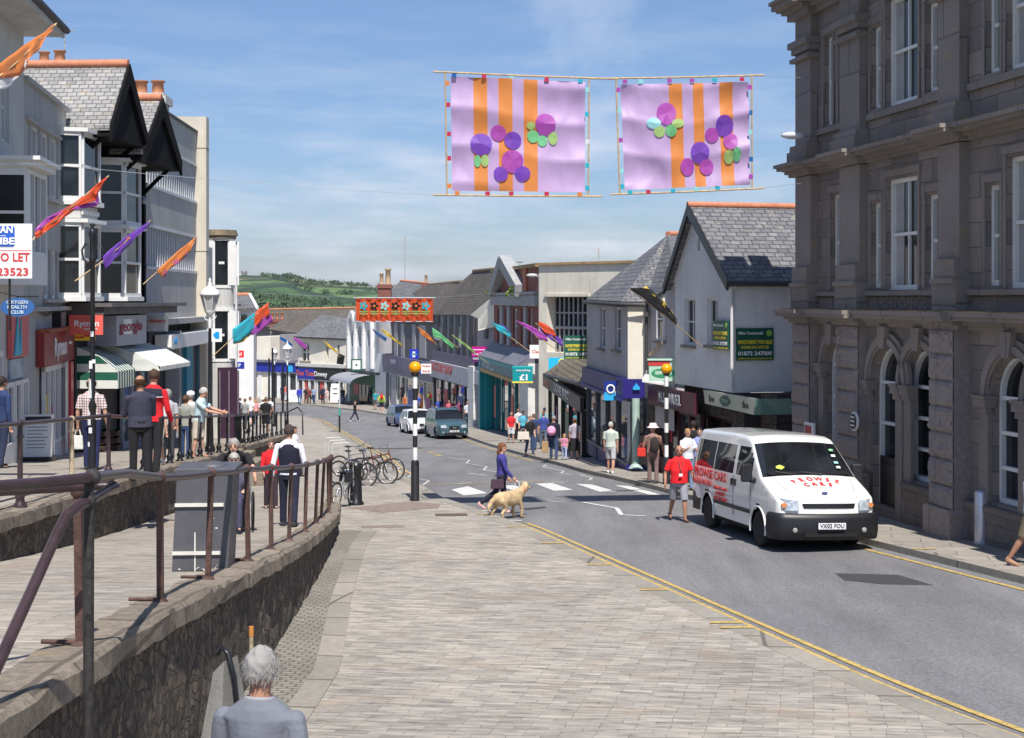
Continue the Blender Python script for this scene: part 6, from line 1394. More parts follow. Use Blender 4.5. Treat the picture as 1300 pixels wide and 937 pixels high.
text('TO LET', sx(15), -.006, sz(327), .19, REDT, r, w=sx(37.5)-sx(-8.5), bold=.02); text('23523', sx(16.5), -.006, sz(345.5), .17, REDT, r, w=sx(37)-sx(-3), bold=.02); MB().box(sx(-45), sx(40), -.005, -.001, sz(318.5), sz(317.8)).build('rule', REDT, r)
MB().cyl((sx(10), .08, sz(420)), (sx(10), .08, sz(353)), .02, n=6).build('post', BLK, r)
r = root('oval_sign', P(22, 390, 26.5), 0, 'oval blue enamel health club sign hanging over the coral poster', 'sign')
MB().prism([(.315*cos(t), .175*sin(t)) for t in [2*pi*i/28 for i in range(28)]], 0, .04).build('panel', ONE, r)
for t_, z_, w_ in (('OXYGEN', .09, .40), ('HEALTH', 0, .36), ('CLUB', -.095, .24)): text(t_, 0, -.01, z_, .09, M('silver_blue_lettering', (.5, .6, .7)), r, w=w_)
MB().tube([(-.4, .02, .3), (.0, .02, .2), (.4, .02, .2)], .012, 6).cyl((0, .02, .17), (0, .02, .21), .02, n=6).build('bracket', BLK, r)

BAM = M('bamboo_cane', (.48, .33, .17), .6, .3, 9)
def cloth_mat(key, c, tr=.35):
    m = bpy.data.materials.new(key); n = NB(m); n.b.inputs['Base Color'].default_value = c+(1,); n.b.inputs['Roughness'].default_value = .48; n.b.inputs['Sheen Weight'].default_value = .3
    t = n.n('ShaderNodeBsdfTranslucent'); t.inputs[0].default_value = c+(1,); x = n.n('ShaderNodeMixShader'); x.inputs[0].default_value = tr
    n.l(n.b.outputs[0], x.inputs[1]); n.l(t.outputs[0], x.inputs[2]); n.l(x.outputs[0], n.out.inputs[0]); MATS[key] = m
    n.bump(n.noise(n.tex('Object'), 9, 3), .15, .01); return m
LAV = cloth_mat('lavender_satin', (.60, .41, .67)); ORG = cloth_mat('orange_satin', (.80, .27, .06)); PUR = cloth_mat('violet_satin', (.20, .06, .50)); MAG = cloth_mat('magenta_satin', (.46, .08, .46))
GRN = cloth_mat('leaf_green_satin', (.20, .62, .28)); LIM = cloth_mat('lime_satin', (.42, .66, .22)); CYN = cloth_mat('turquoise_satin', (.03, .50, .62)); CRM = cloth_mat('crimson_satin', (.62, .03, .10)); WHC = cloth_mat('white_satin', (.8, .8, .82)); YLC = cloth_mat('yellow_satin', (.85, .62, .05)); RDC = cloth_mat('vermilion_satin', (.80, .10, .02)); BKC = cloth_mat('black_satin', (.01, .01, .012)); BLC = cloth_mat('cobalt_satin', (.01, .14, .45)); AQU = cloth_mat('pale_aqua_satin', (.35, .75, .75))
DB = 31.
def street_banner(tl, tr_, br, bl, stripes, discs, leaves, tabs, poles, label, seed):
    O = P(*tl, DB); r = root('street_banner', O, 0, label, 'banner', 'painted silk banners over the street'); inv = Matrix.Translation(-O)
    wave = lambda u, v: .04*sin(7*u+seed)*v*(1-v)*2+.13*abs(sin(v*9.5+.6*sin(u*4+seed)))*(.25+abs(u-.45))+.08*noise.noise(V((u*5, v*3, seed)))+.018*noise.noise(V((u*22, v*7, seed)))
    def cp(u, v, off=0):
        a = V(tl).lerp(V(tr_), u); c = V(bl).lerp(V(br), u); q = a.lerp(c, v); p = P(q.x, q.y, DB); p.y += wave(u, v)-off; return inv @ p
    nx, nz = 48, 40; parts = {}
    for i in range(nx):
        u0, u1 = i/nx, (i+1)/nx; s = next((k for k, (a, c) in enumerate(stripes) if a <= (u0+u1)/2 < c), -1)
        b = parts.setdefault(s, MB()); 
        for j in range(nz): b.add([cp(u0, (j+1)/nz), cp(u1, (j+1)/nz), cp(u1, j/nz), cp(u0, j/nz)], [(0, 1, 2, 3)], True)
    for s, b in parts.items():
        o = b.build('stripe' if s >= 0 else 'cloth', ORG if s >= 0 else LAV, r)
        bmm = bmesh.new(); bmm.from_mesh(o.data); bmesh.ops.remove_doubles(bmm, verts=bmm.verts, dist=.0005); bmm.to_mesh(o.data); bmm.free()
    W, H = tr_[0]-tl[0], bl[1]-tl[1]; uv = lambda px, py: ((px-tl[0])/W, (py-tl[1])/H)
    for nm, shapes in (('flower', discs), ('leaf', leaves)):
        for (px, py, rx, ry, m) in shapes:
            b = MB(); n = 18; ring = [cp(*uv(px+rx*cos(t), py+ry*sin(t)*(1.12 if sin(t) > 0 else .95)), .026) for t in [2*pi*k/n for k in range(n)]]; c = cp(*uv(px, py), .03)
            b.add([c]+ring, [(0, k % n+1, (k+1) % n+1) for k in range(n)]); b.build(nm, m, r)
    for (px, py, m, hz) in tabs:
        p = P(px, py, DB+.0); wx, wz = (.05, .042) if hz else (.042, .05); MB().box(-wx, wx, 0, .015, -wz, wz, Matrix.Translation(inv @ p)).build('tab', m, r)
    for a, c, rr in poles: MB().tube([inv @ P(*a, DB+.02), inv @ P((a[0]+c[0])/2, (a[1]+c[1])/2+.6, DB+.02), inv @ P(*c, DB+.02)], rr, 7).build('cane', BAM, r)
    return r
fl = lambda *a: a
street_banner((572, 96.5), (743, 104), (742.5, 244), (574, 242), ((.175, .27), (.36, .455), (.545, .64)),
    [(610, 181, 14, 14, PUR), (632, 166.5, 10, 10, MAG), (650.5, 175.5, 11, 11, PUR), (650, 202.5, 14, 14.5, MAG), (635, 219.5, 9.3, 9.5, PUR), (663, 218.5, 10, 9.5, PUR), (692.5, 153, 13, 14, MAG)],
    [(605, 203, 4.5, 7.5, GRN), (614.5, 202.5, 5, 7.5, LIM), (674, 156, 5.5, 5, LIM), (676.5, 169.5, 7.5, 8, GRN), (688.5, 175, 6.5, 7, GRN), (702, 171, 6, 8.5, LIM)],
    [(576.5, 95.5, BLC, 1), (614.5, 97, CRM, 1), (649.5, 99.5, AQU, 1), (694, 101, CRM, 1), (737, 103, CYN, 1), (568, 105.5, ORG, 0), (569, 133, CRM, 0), (570, 170, CRM, 0), (570.3, 201, CRM, 0), (570.8, 236, ORG, 0), (745.5, 114, AQU, 0), (745, 145, CYN, 0), (746, 180, WHC, 0), (745.5, 210, CYN, 0), (745.5, 238.5, CYN, 0), (580.5, 245, ORG, 1), (619, 245.5, CRM, 1), (649, 245.7, CRM, 1), (694, 246, CRM, 1), (736, 246.5, ORG, 1)],
    [((550, 91), (785, 100.5), .02), ((550, 247.5), (765, 249.5), .02), ((565, 92), (567.5, 248), .018), ((748, 101), (747, 249), .018)],
    'left lavender and orange banner with purple round flowers hung on canes', 1.3)
street_banner((788, 107), (950.5, 104), (953, 234.5), (793.5, 241), ((.385, .475), (.565, .655), (.775, .865)),
    [(845, 144.5, 12.5, 14, MAG), (919, 162, 11.5, 14, PUR), (902.5, 174, 9, 9.5, MAG), (926, 182.5, 9.3, 10.5, MAG), (886.5, 196, 12, 14, PUR), (869.5, 214, 9, 11, MAG), (894.5, 215, 9, 10, MAG)],
    [(828, 157, 9, 7, AQU), (835, 168, 7, 7, LIM), (850, 167, 7.5, 7.5, GRN), (859, 158, 8, 5.5, LIM), (923.5, 203, 6, 9, LIM), (933.5, 200, 5.5, 9, GRN)],
    [(793.5, 103.5, MAG, 1), (813.5, 103, AQU, 1), (850, 102.5, MAG, 1), (878.5, 102.3, MAG, 1), (907.5, 101.5, CYN, 1), (942, 100.5, CRM, 1), (785, 114, MAG, 0), (786.5, 140, AQU, 0), (788, 178, MAG, 0), (789.5, 217, AQU, 0), (790, 237, CYN, 0), (952, 110.5, MAG, 0), (952.5, 143, BLC, 0), (952.5, 168, AQU, 0), (953.5, 202, BLC, 0), (953.5, 224, MAG, 0), (800, 244, CYN, 1), (823, 243.5, CRM, 1), (854.5, 242, CYN, 1), (884, 240, AQU, 1), (911, 238.5, CYN, 1)],
    [((750, 100), (970, 95.5), .02), ((775, 247), (970, 239), .02), ((782, 100), (787, 247), .018), ((954.5, 97), (955, 238), .018)],
    'right lavender and orange banner with violet flowers hung on canes', 2.9)
r = root('support_wire', P(500, 90, DB+.05), 0, 'thin wire holding the silk banners across the street', 'wire'); inv = Matrix.Translation(-r.location)
MB().tube([inv @ P(*p) for p in ((955, 96, DB+.05), (1030, 99, 33.5))], .006, 4).build('right_wire', M('wire_grey', (.4, .42, .45), .5), r); MB().tube([inv @ P(*p) for p in ((960, 239.5, DB+.05), (1016, 233, 33.5))], .006, 4).build('lower_wire', M('wire_grey'), r)
MB().tube([inv @ P(*p) for p in ((-20, 205, 26), (60, 209, 28), (200, 222, 30), (420, 240, 32), (560, 248, DB+.05))], .006, 4).build('left_wire', M('wire_grey'), r)
r = root('flower_banner', P(501, 393, 66), 0, 'orange gathered banner with seven blue and dark flowers on green stems', 'banner'); s_ = 66/FL
nx = 60; b = MB(); y_ = lambda u: .10*sin(u*48); W, H = 98*s_, 28*s_
for i in range(nx):
    u0, u1 = i/nx, (i+1)/nx; f = lambda u, v: (-W/2+W*u, y_(u), H/2-H*v-(.05*abs(sin(u*24)) if v == 1 else 0)+.02*sin(u*50))
    b.add([f(u0, 1), f(u1, 1), f(u1, 0), f(u0, 0)], [(0, 1, 2, 3)], True)
b.build('cloth', RDC, r); MB().cyl((-W/2-.1, 0, H/2+.03), (W/2+.1, 0, H/2+.03), .03, n=6).build('top_pole', M('wire_grey'), r); MB().cyl((-W/2, 0, -H/2-.05), (W/2, 0, -H/2-.05), .02, n=6).build('lower_pole', M('wire_grey'), r)
for i, px in enumerate((462, 475.5, 488.5, 502.5, 516, 528.5, 540.5)):
    x = (px-501)*s_; m = (CYN, BKC, AQU, BKC, AQU, BKC, CYN)[i]
    b = MB(); b.prism([(x+.17*(1+.3*cos(5*t))*cos(t), .17+.17*(1+.3*cos(5*t))*sin(t)) for t in [2*pi*k/30 for k in range(30)]], -.16, -.12); b.build('flower', m, r)
    MB().prism([(x+.06*cos(t), .17+.06*sin(t)) for t in [2*pi*k/10 for k in range(10)]], -.18, -.161).build('flower_centre', ORG if m is not ORG else YLC, r)
    b = MB()
    for z in (-.12, -.22): b.prism([(x-.2, z+.03), (x, z-.02), (x, z+.02), (x-.2, z+.07)], -.14, -.12).prism([(x+.2, z+.03), (x+.2, z+.07), (x, z+.02), (x, z-.02)], -.14, -.12)
    b.box(x-.015, x+.015, -.14, -.12, -.3, 0); b.build('leaf', LIM, r)
MB().tube([P(452, 378, 66)-r.location, P(330, 372, 60)-r.location], .008, 4).tube([P(550, 378, 66)-r.location, P(628, 372, 80)-r.location], .008, 4).build('wire', M('wire_grey'), r)

def flag(pole, D0, D1, sects, label, wave=.05, prad=.013, group='silk flags on poles along the street'):
    """pole: list of px; sects: (material, [(top px, bottom px) ...]) strips of cloth"""
    A, C = pole[0], pole[-1]; r = root('silk_flag', P(*A, D0), 0, label, 'flag', group); inv = Matrix.Translation(-P(*A, D0))
    def dep(px):
        k = (px-A[0])/(C[0]-A[0]+1e-6); return D0+(D1-D0)*max(-.3, min(1.3, k))
    n = len(pole); MB().tube([inv @ (P(*p, dep(p[0]))+V((0, .05, 0))) for p in pole], prad, 7).build('pole', BAM, r)
    for q, (m, st) in enumerate(sects):
        b = MB(); nv = 5; rows = []
        fine = []
        for (a, c), (e, g) in zip(st, st[1:]):
            for k in range(4): t = k/4; fine.append((tuple(V(a).lerp(V(e), t)), tuple(V(c).lerp(V(g), t))))
        fine.append(st[-1])
        for i, (a, c) in enumerate(fine):
            row = []
            for j in range(nv+1):
                t = j/nv; px, py = a[0]+(c[0]-a[0])*t, a[1]+(c[1]-a[1])*t; p = P(px, py, dep(px)); p.y += wave*sin(i*1.3+q)*(t*.8+.2)+.03*q+wave*.5*sin(j*1.9+i*.5); row.append(inv @ p)
            rows.append(row)
        vs = [p for row in rows for p in row]; w_ = nv+1
        b.add(vs, [(i*w_+j, i*w_+j+1, (i+1)*w_+j+1, (i+1)*w_+j) for i in range(len(rows)-1) for j in range(nv)], True)
        o = b.build('cloth' if q == 0 else 'cloth_trim', m, r); md = o.modifiers.new('thick', 'SOLIDIFY'); md.thickness = .006
    return r
flag([(-30, 118), (20, 78), (70, 29)], 17, 18.5, [(ORG, [((-5, 84), (-8, 99)), ((10, 72), (10, 99)), ((26, 62), (26, 97)), ((42, 50), (34, 80)), ((56, 40), (50, 62)), ((69, 30), (66, 38))]), (WHC, [((-8, 98), (-8, 112)), ((10, 97), (6, 113)), ((26, 96), (18, 101)), ((30, 78), (33, 84)), ((37, 64), (33, 76))])], 'orange and white silk flag at the top left against the eaves', .04)
flag([(35, 312), (44, 300), (137, 223)], 24, 25.5, [(RDC, [((44, 296), (46, 302)), ((62, 282), (60, 294)), ((80, 268), (78, 280)), ((98, 255), (98, 262)), ((112, 243), (124, 254)), ((121, 236), (124, 244)), ((136, 225), (136, 227))]), (MAG, [((44, 290), (44, 300)), ((58, 276), (58, 284)), ((80, 266), (80, 272)), ((96, 260), (96, 266)), ((120, 256), (123, 261)), ((124, 244), (125, 258))])], 'vermilion and purple silk flag in front of the grey upper windows')
flag([(94, 357), (130, 331), (190, 280)], 27, 29, [(PUR, [((130, 326), (134, 342)), ((140, 316), (146, 330)), ((150, 309), (156, 320)), ((166, 297), (168, 306)), ((190, 280), (189, 287))]), (RDC, [((146, 315), (150, 320)), ((156, 306), (158, 311)), ((163, 299), (164, 303))]), (CYN, [((141, 319), (142, 323)), ((144, 316), (146, 320))])], 'purple silk flag across the black timbered bays')
flag([(181, 361), (200, 344), (249, 301)], 37, 38.5, [(ORG, [((199, 343), (206, 352)), ((212, 331), (216, 341)), ((226, 319), (230, 331)), ((240, 308), (242, 318)), ((249, 300), (248, 304))]), (MAG, [((206, 344), (208, 353)), ((213, 338), (214, 342)), ((226, 328), (228, 333)), ((236, 318), (238, 323))])], 'small orange silk flag on the grey office block')
flag([(270, 452), (296, 428), (341, 384)], 45, 47, [(CYN, [((295, 418), (296, 436)), ((303, 412), (306, 433)), ((313, 405), (317, 424)), ((324, 396), (322, 418))]), (RDC, [((324, 396), (322, 417)), ((332, 390), (332, 407)), ((341, 384), (343, 400))]), (MAG, [((317, 423), (319, 426)), ((324, 411), (330, 421)), ((334, 404), (340, 413)), ((343, 398), (347, 407))]), (YLC, [((295, 434), (296, 437)), ((306, 431), (308, 434)), ((316, 423), (317, 426)), ((320, 415), (321, 418))])], 'large turquoise, orange and purple flag over the street by the far shops')
flag([(891, 440), (857, 411), (800, 367)], 36.5, 35, [(BKC, [((859, 412), (860, 406)), ((846, 401), (850, 392)), ((832, 391), (838, 378)), ((818, 379), (828, 368)), ((799, 366), (814, 365))]), (YLC, [((855, 397), (855, 401)), ((848, 390), (848, 397)), ((843, 382), (842, 388)), ((834, 375), (832, 380)), ((826, 370), (824, 374)), ((821, 363), (813, 368))])], 'black and yellow silk flag on a cane from the white gable', .03)
sm = [
 ([(486, 431), (474, 418)], 100, [(BLC, [((472, 417), (473, 419)), ((480, 422), (480, 427)), ((491, 429), (490, 434))])], 'blue pennant left of the far purple fascia'),
 ([(513, 440), (484, 418)], 95, [(YLC, [((484, 417), (484, 419)), ((494, 423), (493, 427)), ((500, 429), (500, 432)), ((511, 437), (510, 440))])], 'yellow and violet pennant next to the blue one'),
 ([(555, 438), (530, 415)], 88, [(ORG, [((530, 415), (531, 417)), ((540, 421), (536, 426)), ((548, 429), (545, 432)), ((552, 434), (552, 437))])], 'orange scalloped pennant above the small blue sign'),
 ([(582, 442), (549, 417)], 84, [(GRN, [((549, 416), (550, 428)), ((558, 422), (560, 430)), ((568, 431), (566, 436)), ((578, 440), (575, 444))]), (WHC, [((550, 427), (551, 430)), ((560, 429), (561, 432))])], 'green and white pennant on the striped building'),
 ([(619, 461), (574, 425)], 80, [(LIM, [((574, 425), (575, 427)), ((586, 433), (586, 436)), ((596, 440), (595, 443)), ((604, 447), (602, 450))])], 'thin lime and blue pennant crossing the magenta board'),
 ([(673, 447), (652, 431), (624, 410)], 72, [(CYN, [((624, 409), (625, 411)), ((640, 415), (634, 421)), ((649, 424), (648, 429))]), (PUR, [((634, 410), (640, 416)), ((642, 415), (648, 422)), ((650, 424), (651, 428))])], 'turquoise and violet flag before the brick building'),
 ([(711, 447), (690, 432), (655, 407)], 70, [(MAG, [((655, 407), (656, 409)), ((668, 411), (672, 419)), ((682, 418), (684, 431)), ((694, 427), (696, 434))]), (YLC, [((674, 419), (676, 423)), ((684, 427), (686, 432))])], 'pink and yellow flag in front of the brick and concrete join'),
 ([(716, 442), (680, 410)], 66, [(RDC, [((684, 408), (684, 414)), ((694, 412), (694, 424)), ((704, 420), (706, 428))]), (PUR, [((684, 413), (686, 420)), ((698, 422), (700, 432)), ((714, 431), (715, 440))])], 'red and dark violet flag beside the green board over the slate lean-to'),
 ([(377, 441), (356, 425)], 118, [(BLC, [((355, 427), (356, 431)), ((364, 431), (363, 435)), ((371, 437), (370, 442))])], 'dark blue pennant near the distant lamp pair'),
 ([(393, 447), (371, 427)], 118, [(MAG, [((372, 430), (375, 428)), ((380, 438), (383, 433)), ((388, 444), (391, 440))])], 'magenta pennant at the arched far window'),
 ([(441, 462), (410, 432)], 116, [(YLC, [((410, 432), (411, 434)), ((420, 439), (419, 442)), ((430, 447), (428, 448))]), (BKC, [((429, 448), (427, 462)), ((438, 452), (436, 463))])], 'yellow and black pennant at the right end of the cream shops'),
]
for pole, D, sects, lab in sm: flag(pole, D, D-1, sects, lab, .06, .022)
for k, (pa, pb_2) in enumerate((((824, 451, 44.4), (848, 424, 44)), ((826, 452, 44.5), (854, 424, 43.8)))):
    r = root('bare_flagpole', P(*pa), 0, ('upper', 'lower')[k]+' bare cane flagpole leaning over the mint sign', 'flagpole'); MB().cyl((0, 0, 0), P(*pb_2)-P(*pa), .018, n=6).build('cane', BAM, r)

TYR = M('tyre_rubber', (.02, .02, .021), .85, .2); CHR = M('chrome', (.6, .6, .62), .2, .05, metal=.9)
def bicycle(px, py, rz, fm, label, lean=0., rs=.33):
    q = G(px, py, pave_z); r = root('bicycle', q, rz, label, 'bicycle', 'bicycles at the racks'); r.rotation_euler = (lean, 0, rz)
    A, B_ = V((-.52, 0, rs)), V((.52, 0, rs)); S, H, BB = V((-.18, 0, .82)), V((.36, 0, .85)), V((-.05, 0, .29))
    for c in (A, B_):
        w = MB().tube([c+V((rs*cos(t), 0, rs*sin(t))) for t in [2*pi*k/28 for k in range(28)]], .021, 7, close=True).build('wheel', TYR, r)
        b = MB().tube([c+V(((rs-.03)*cos(t), 0, (rs-.03)*sin(t))) for t in [2*pi*k/24 for k in range(24)]], .009, 5, close=True).cyl(c+V((0, -.04, 0)), c+V((0, .04, 0)), .022, n=8)
        for k in range(14): a = 2*pi*k/14; b.cyl(c, c+V(((rs-.03)*cos(a), 0, (rs-.03)*sin(a))), .0035, n=3, caps=False)
        b.build('rim', CHR, w)
    b = MB(); T = .018
    for a, c in ((S-V((0, 0, .12)), H-V((0, 0, .05))), (BB, H-V((.02, 0, .18))), (BB, S), (A, BB), (A, S-V((0, 0, .14))), (H+V((-.02, 0, .06)), B_)): b.cyl(a, c, T if a != A else .011, n=7)
    b.build('frame', fm, r); MB().tube([S, S+V((-.03, 0, .12))], .012, 6).ball(S+V((-.04, 0, .15)), .12, 10, (1, .55, .28)).build('saddle', BLKT, r)
    MB().tube([H+V((-.02, 0, .06)), H+V((-.05, 0, .2))], .013, 6).tube([H+V((-.1, -.28, .22)), H+V((-.05, -.1, .21)), H+V((-.05, .1, .21)), H+V((-.1, .28, .22))], .014, 6).build('handlebar', CHR, r)
    MB().lathe([(.09, -.005), (.09, .005)], BB+V((0, -.06, 0)), 16, axis='y').cyl(BB+V((0, -.12, 0)), BB+V((.12, -.12, -.12)), .01, n=5).cyl(BB+V((0, .12, 0)), BB+V((-.12, .12, .12)), .01, n=5).box(.05, .14, -.16, -.08, .13, .16).box(-.22, -.13, .08, .16, .4, .43).build('crank', CHR, r)
    return r
b1 = bicycle(436, 644, radians(72), pmat('silver_blue_frame', (.35, .38, .42)), 'silver bicycle seen end-on at the corner of the ramp wall', radians(6))
bicycle(470, 614, radians(-14), pmat('black_frame', (.02, .02, .025)), 'black bicycle parked nearest the kerb with dark saddle', radians(5))
bicycle(478, 610, radians(-8), pmat('dark_red_frame', (.14, .015, .015)), 'bicycle with red rear wheel arc at the right of the rack', radians(-5))
bicycle(452, 606, radians(-20), pmat('grey_frame_b', (.25, .26, .28)), 'grey bicycle leaning at the left of the rack with raised handlebars', radians(7))
bicycle(447, 616, radians(-30), pmat('violet_frame', (.04, .03, .06)), 'dark violet bicycle in front of the grey one', radians(-6))
MB().box(-.14, .14, -.1, .12, .62, .86).build('basket', BLKT, b1)
def carpaint(key, c):
    m = M(key, c, .28, .02, coat=1.); m.node_tree.nodes['Principled BSDF'].inputs['Coat Roughness'].default_value = .04; return m
CGL = mat_glass('car_glass', (.012, .014, .017), .02, .9); PLS = M('black_plastic', (.011, .011, .014), .45, .1, 9); LENS = M('lamp_lens', (.36, .40, .44), .08, .5, 14, spec=1.)
def pwl(pts, v): return float(np.interp(v, [p[0] for p in pts], [p[1] for p in pts]))
def vehicle(name, label, loc, rz, pitch, roll, S, paint, cat, plate=None):
    r = root(name, loc, 0, label, cat); r.rotation_euler = (pitch, roll, rz)
    yf, yr = S['top'][0][0], S['top'][-1][0]; wy, R, W = S['wheels'], S['R'], S['W']/2
    cuts = sorted(set([round(yf+(yr-yf)*i/44, 3) for i in range(45)]+[p[0] for p in S['top']]+[v for w in S['wins'] for v in w[:2]]+list(S['screen'])))
    zl = S['rows']; side = S['side']
    def sec(y):
        zt = pwl(S['top'], y); pl = pwl(S['plan'], y); pts = []
        for z in zl:
            zz = min(z, zt-.07); pts.append((W*pwl(side, zz)*pl, zz))
        w = W*pwl(side, zt-.07)*pl; cr = S.get('crown', .03)
        for k, dz in ((.985, -.035), (.95, -.008), (.88, 0), (.6, cr*.6), (.3, cr*.9), (0, cr)): pts.append((w*k, zt+dz))
        return pts
    bins = {}; nr = len(zl); secs = [sec(y) for y in cuts]; A = R+.07
    def pv(y, p, s_):
        x, z = p
        for w in wy:
            d = hypot(y-w, z-R)
            if abs(x) > W*.75 and z < R+A and abs(d-A) < .06 and d > 0: y2 = w+(y-w)*A/d; z2 = R+(z-R)*A/d; return V((s_*x, y2, z2))
        return V((s_*x, y, z))
    for i in range(len(cuts)-1):
        y0, y1 = cuts[i], cuts[i+1]; ym = (y0+y1)/2
        for j in range(len(secs[0])-1):
            zm = (secs[i][j][1]+secs[i+1][j+1][1])/2; nm = 'body'
            if j < nr-1:
                if any(hypot(ym-w, zm-R) < A for w in wy): continue
                for k, w in enumerate(S['wins']):
                    if w[0] <= ym <= w[1] and S['belt'] <= zm <= min(S['wtop'], pwl(S['top'], ym)-.13): nm = 'side_window'
            elif S['screen'][0] <= ym <= S['screen'][1] and j >= nr+1: nm = 'windscreen'
            elif S['rear'][0] <= ym and j >= nr+1 and zm > S['belt']: nm = 'rear_window'
            for s_ in (1, -1):
                key = nm+('_' if s_ > 0 else '') if nm == 'side_window' else nm
                b = bins.setdefault(key, MB()); q = [pv(y0, secs[i][j], s_), pv(y1, secs[i+1][j], s_), pv(y1, secs[i+1][j+1], s_), pv(y0, secs[i][j+1], s_)]
                b.add(q if s_ > 0 else q[::-1], [(0, 1, 2, 3)], True)
    b = bins['body']
    for end, sgn in ((0, 1), (-1, -1)):
        pts = secs[end]; y = cuts[end]; n = 8; bul = S['bulge'] if end == 0 else .04
        g = [[V((-x+2*x*k/n, y-sgn*bul*(1-(2*k/n-1)**2), z)) for k in range(n+1)] for x, z in pts]
        for a, c in zip(g, g[1:]):
            for k in range(n): q = [a[k], a[k+1], c[k+1], c[k]]; b.add(q if sgn > 0 else q[::-1], [(0, 1, 2, 3)], True)
    for k, b in bins.items():
        o = b.build(k.rstrip('_'), paint if k == 'body' else CGL, r)
        bm = bmesh.new(); bm.from_mesh(o.data); bmesh.ops.remove_doubles(bm, verts=bm.verts, dist=.001); bm.to_mesh(o.data); bm.free()
    MB().box(-W*.80, W*.80, yf+.15, yr-.1, R*.55, R+A-.05).box(-W*.9, W*.9, wy[0]+R+.1, wy[1]-R-.1, .22, zl[1]).build('underbody', M('underbody_black', (.008, .008, .008), .9), r)
    for w in wy:
        for s_ in (-1, 1):
            x = s_*(W-.135); o = MB().lathe([(R*.62, -.10), (R*.9, -.105), (R*.985, -.08), (R, -.04), (R, .04), (R*.985, .08), (R*.9, .105), (R*.62, .10)], (x, w, R), 26, axis='x').build('wheel', TYR, r)
            b = MB(); xo = x+s_*.095; b.lathe([(R*.63, x-.09), (R*.63, x+.09)], (0, w, R), 20, axis='x')
            for k in range(S.get('sp', 7)):
                a = 2*pi*k/S.get('sp', 7); ca, sa = cos(a), sin(a); p0, p1 = V((xo-s_*.01, w+.05*ca, R+.05*sa)), V((xo-s_*.025, w+R*.6*ca, R+R*.6*sa)); t_ = V((0, -sa, ca))*.035
                b.add([p0-t_, p1-t_*1.1, p1+t_*1.1, p0+t_, ], [(0, 1, 2, 3)])
            b.cyl((xo-s_*.01, w, R), (xo-s_*.04, w, R), .07, n=12).cyl((xo-s_*.045, w, R), (xo-s_*.05, w, R), R*.6, n=20); b.build('rim', S.get('rimm', CHR), o)
    for w in wy:
        for s_ in (-1, 1): MB().tube([(s_*(W*.985+.004), w+A*cos(t), R+A*sin(t)) for t in [-.25+(pi+.5)*i/18 for i in range(19)]], .022, 6).build('wheel_arch', S.get('archm', paint), r)
    return r, W, secs, cuts
VP_ = carpaint('white_van_paint', (.80, .80, .77))
SV = dict(top=[(-2.42, .90), (-2.30, 1.00), (-1.95, 1.14), (-1.62, 1.27), (-1.56, 1.29), (-.86, 1.84), (-.72, 1.93), (-.5, 1.975), (.2, 2.0), (2.25, 1.98), (2.40, 1.92), (2.44, 1.80)],
          side=[(.3, .955), (.5, .985), (.75, 1), (1.0, .995), (1.2, .975), (1.5, .925), (1.85, .85), (2.0, .83)], rows=[.30, .42, .55, .66, .78, .90, 1.02, 1.13, 1.22, 1.3, 1.4, 1.5, 1.6, 1.7, 1.78, 1.86, 1.93],
          plan=[(-2.42, .90), (-2.32, .955), (-2.1, .985), (-1.6, 1), (2.2, 1), (2.44, .97)], W=1.96, R=.33, wheels=(-1.5, 1.45), wins=[(-1.10, -.22), (-.06, 1.1), (1.14, 2.26)], belt=1.20, wtop=1.80, screen=(-1.60, -.84), rear=(9, 9), bulge=.13, crown=.035, rimm=M('van_hubcap', (.42, .43, .45), .4, .1, metal=.5), sp=9)
psi = radians(10.5); rl = G(901, 664); f_ = V((sin(psi), -cos(psi), 0)); lat = V((cos(psi), sin(psi), 0))
c = V((rl.x, rl.y, 0))+f_*2.3+lat*.66; c.z = road_z(c.x, c.y)
van, W, secs, cuts = vehicle('minibus', 'white minibus with red PROWSE CARS lettering parked by the granite building', c, psi, radians(-2.3), radians(1.2), SV, VP_, 'minibus')
van.scale = (1.02,)*3
R_ = van
yB = -2.42; cv = lambda x, z=.6: yB-.13*(1-(x/.88)**2)
b = MB(); n = 14; prof = [(.22, .0), (.25, .04), (.40, .06), (.60, .055), (.68, .03), (.70, -.02)]; rows = []
path = [(-.97, -1.12)]+[(-.985, -2.1)]+[(-.93+1.86*k/n, 0) for k in range(n+1)]+[(.985, -2.1), (.97, -1.12)]
pp = []
for k, (x, y) in enumerate(path):
    if y == 0: y = cv(x*.95)-.0
    pp.append(V((x, y, 0)))
for i, p in enumerate(pp):
    d = pp[min(i+1, len(pp)-1)]-pp[max(i-1, 0)]; nn = V((d.y, -d.x, 0)).normalized(); rows.append([p+nn*o_+V((0, 0, z)) for z, o_ in prof])
w_ = len(prof); b.add([q for row in rows for q in row], [(i*w_+j, (i+1)*w_+j, (i+1)*w_+j+1, i*w_+j+1) for i in range(1, len(rows)-2) for j in range(w_-1)], True); b.build('bumper', PLS, R_)
b = MB()
for k in range(10):
    x0, x1 = -.48+.096*k, -.48+.096*(k+1); b.add([(x0, cv(x0)-.012, .79), (x1, cv(x1)-.012, .79), (x1*1.06, cv(x1)-.005, .875), (x0*1.06, cv(x0)-.005, .875)], [(0, 1, 2, 3)])
b.build('grille', PLS, R_)
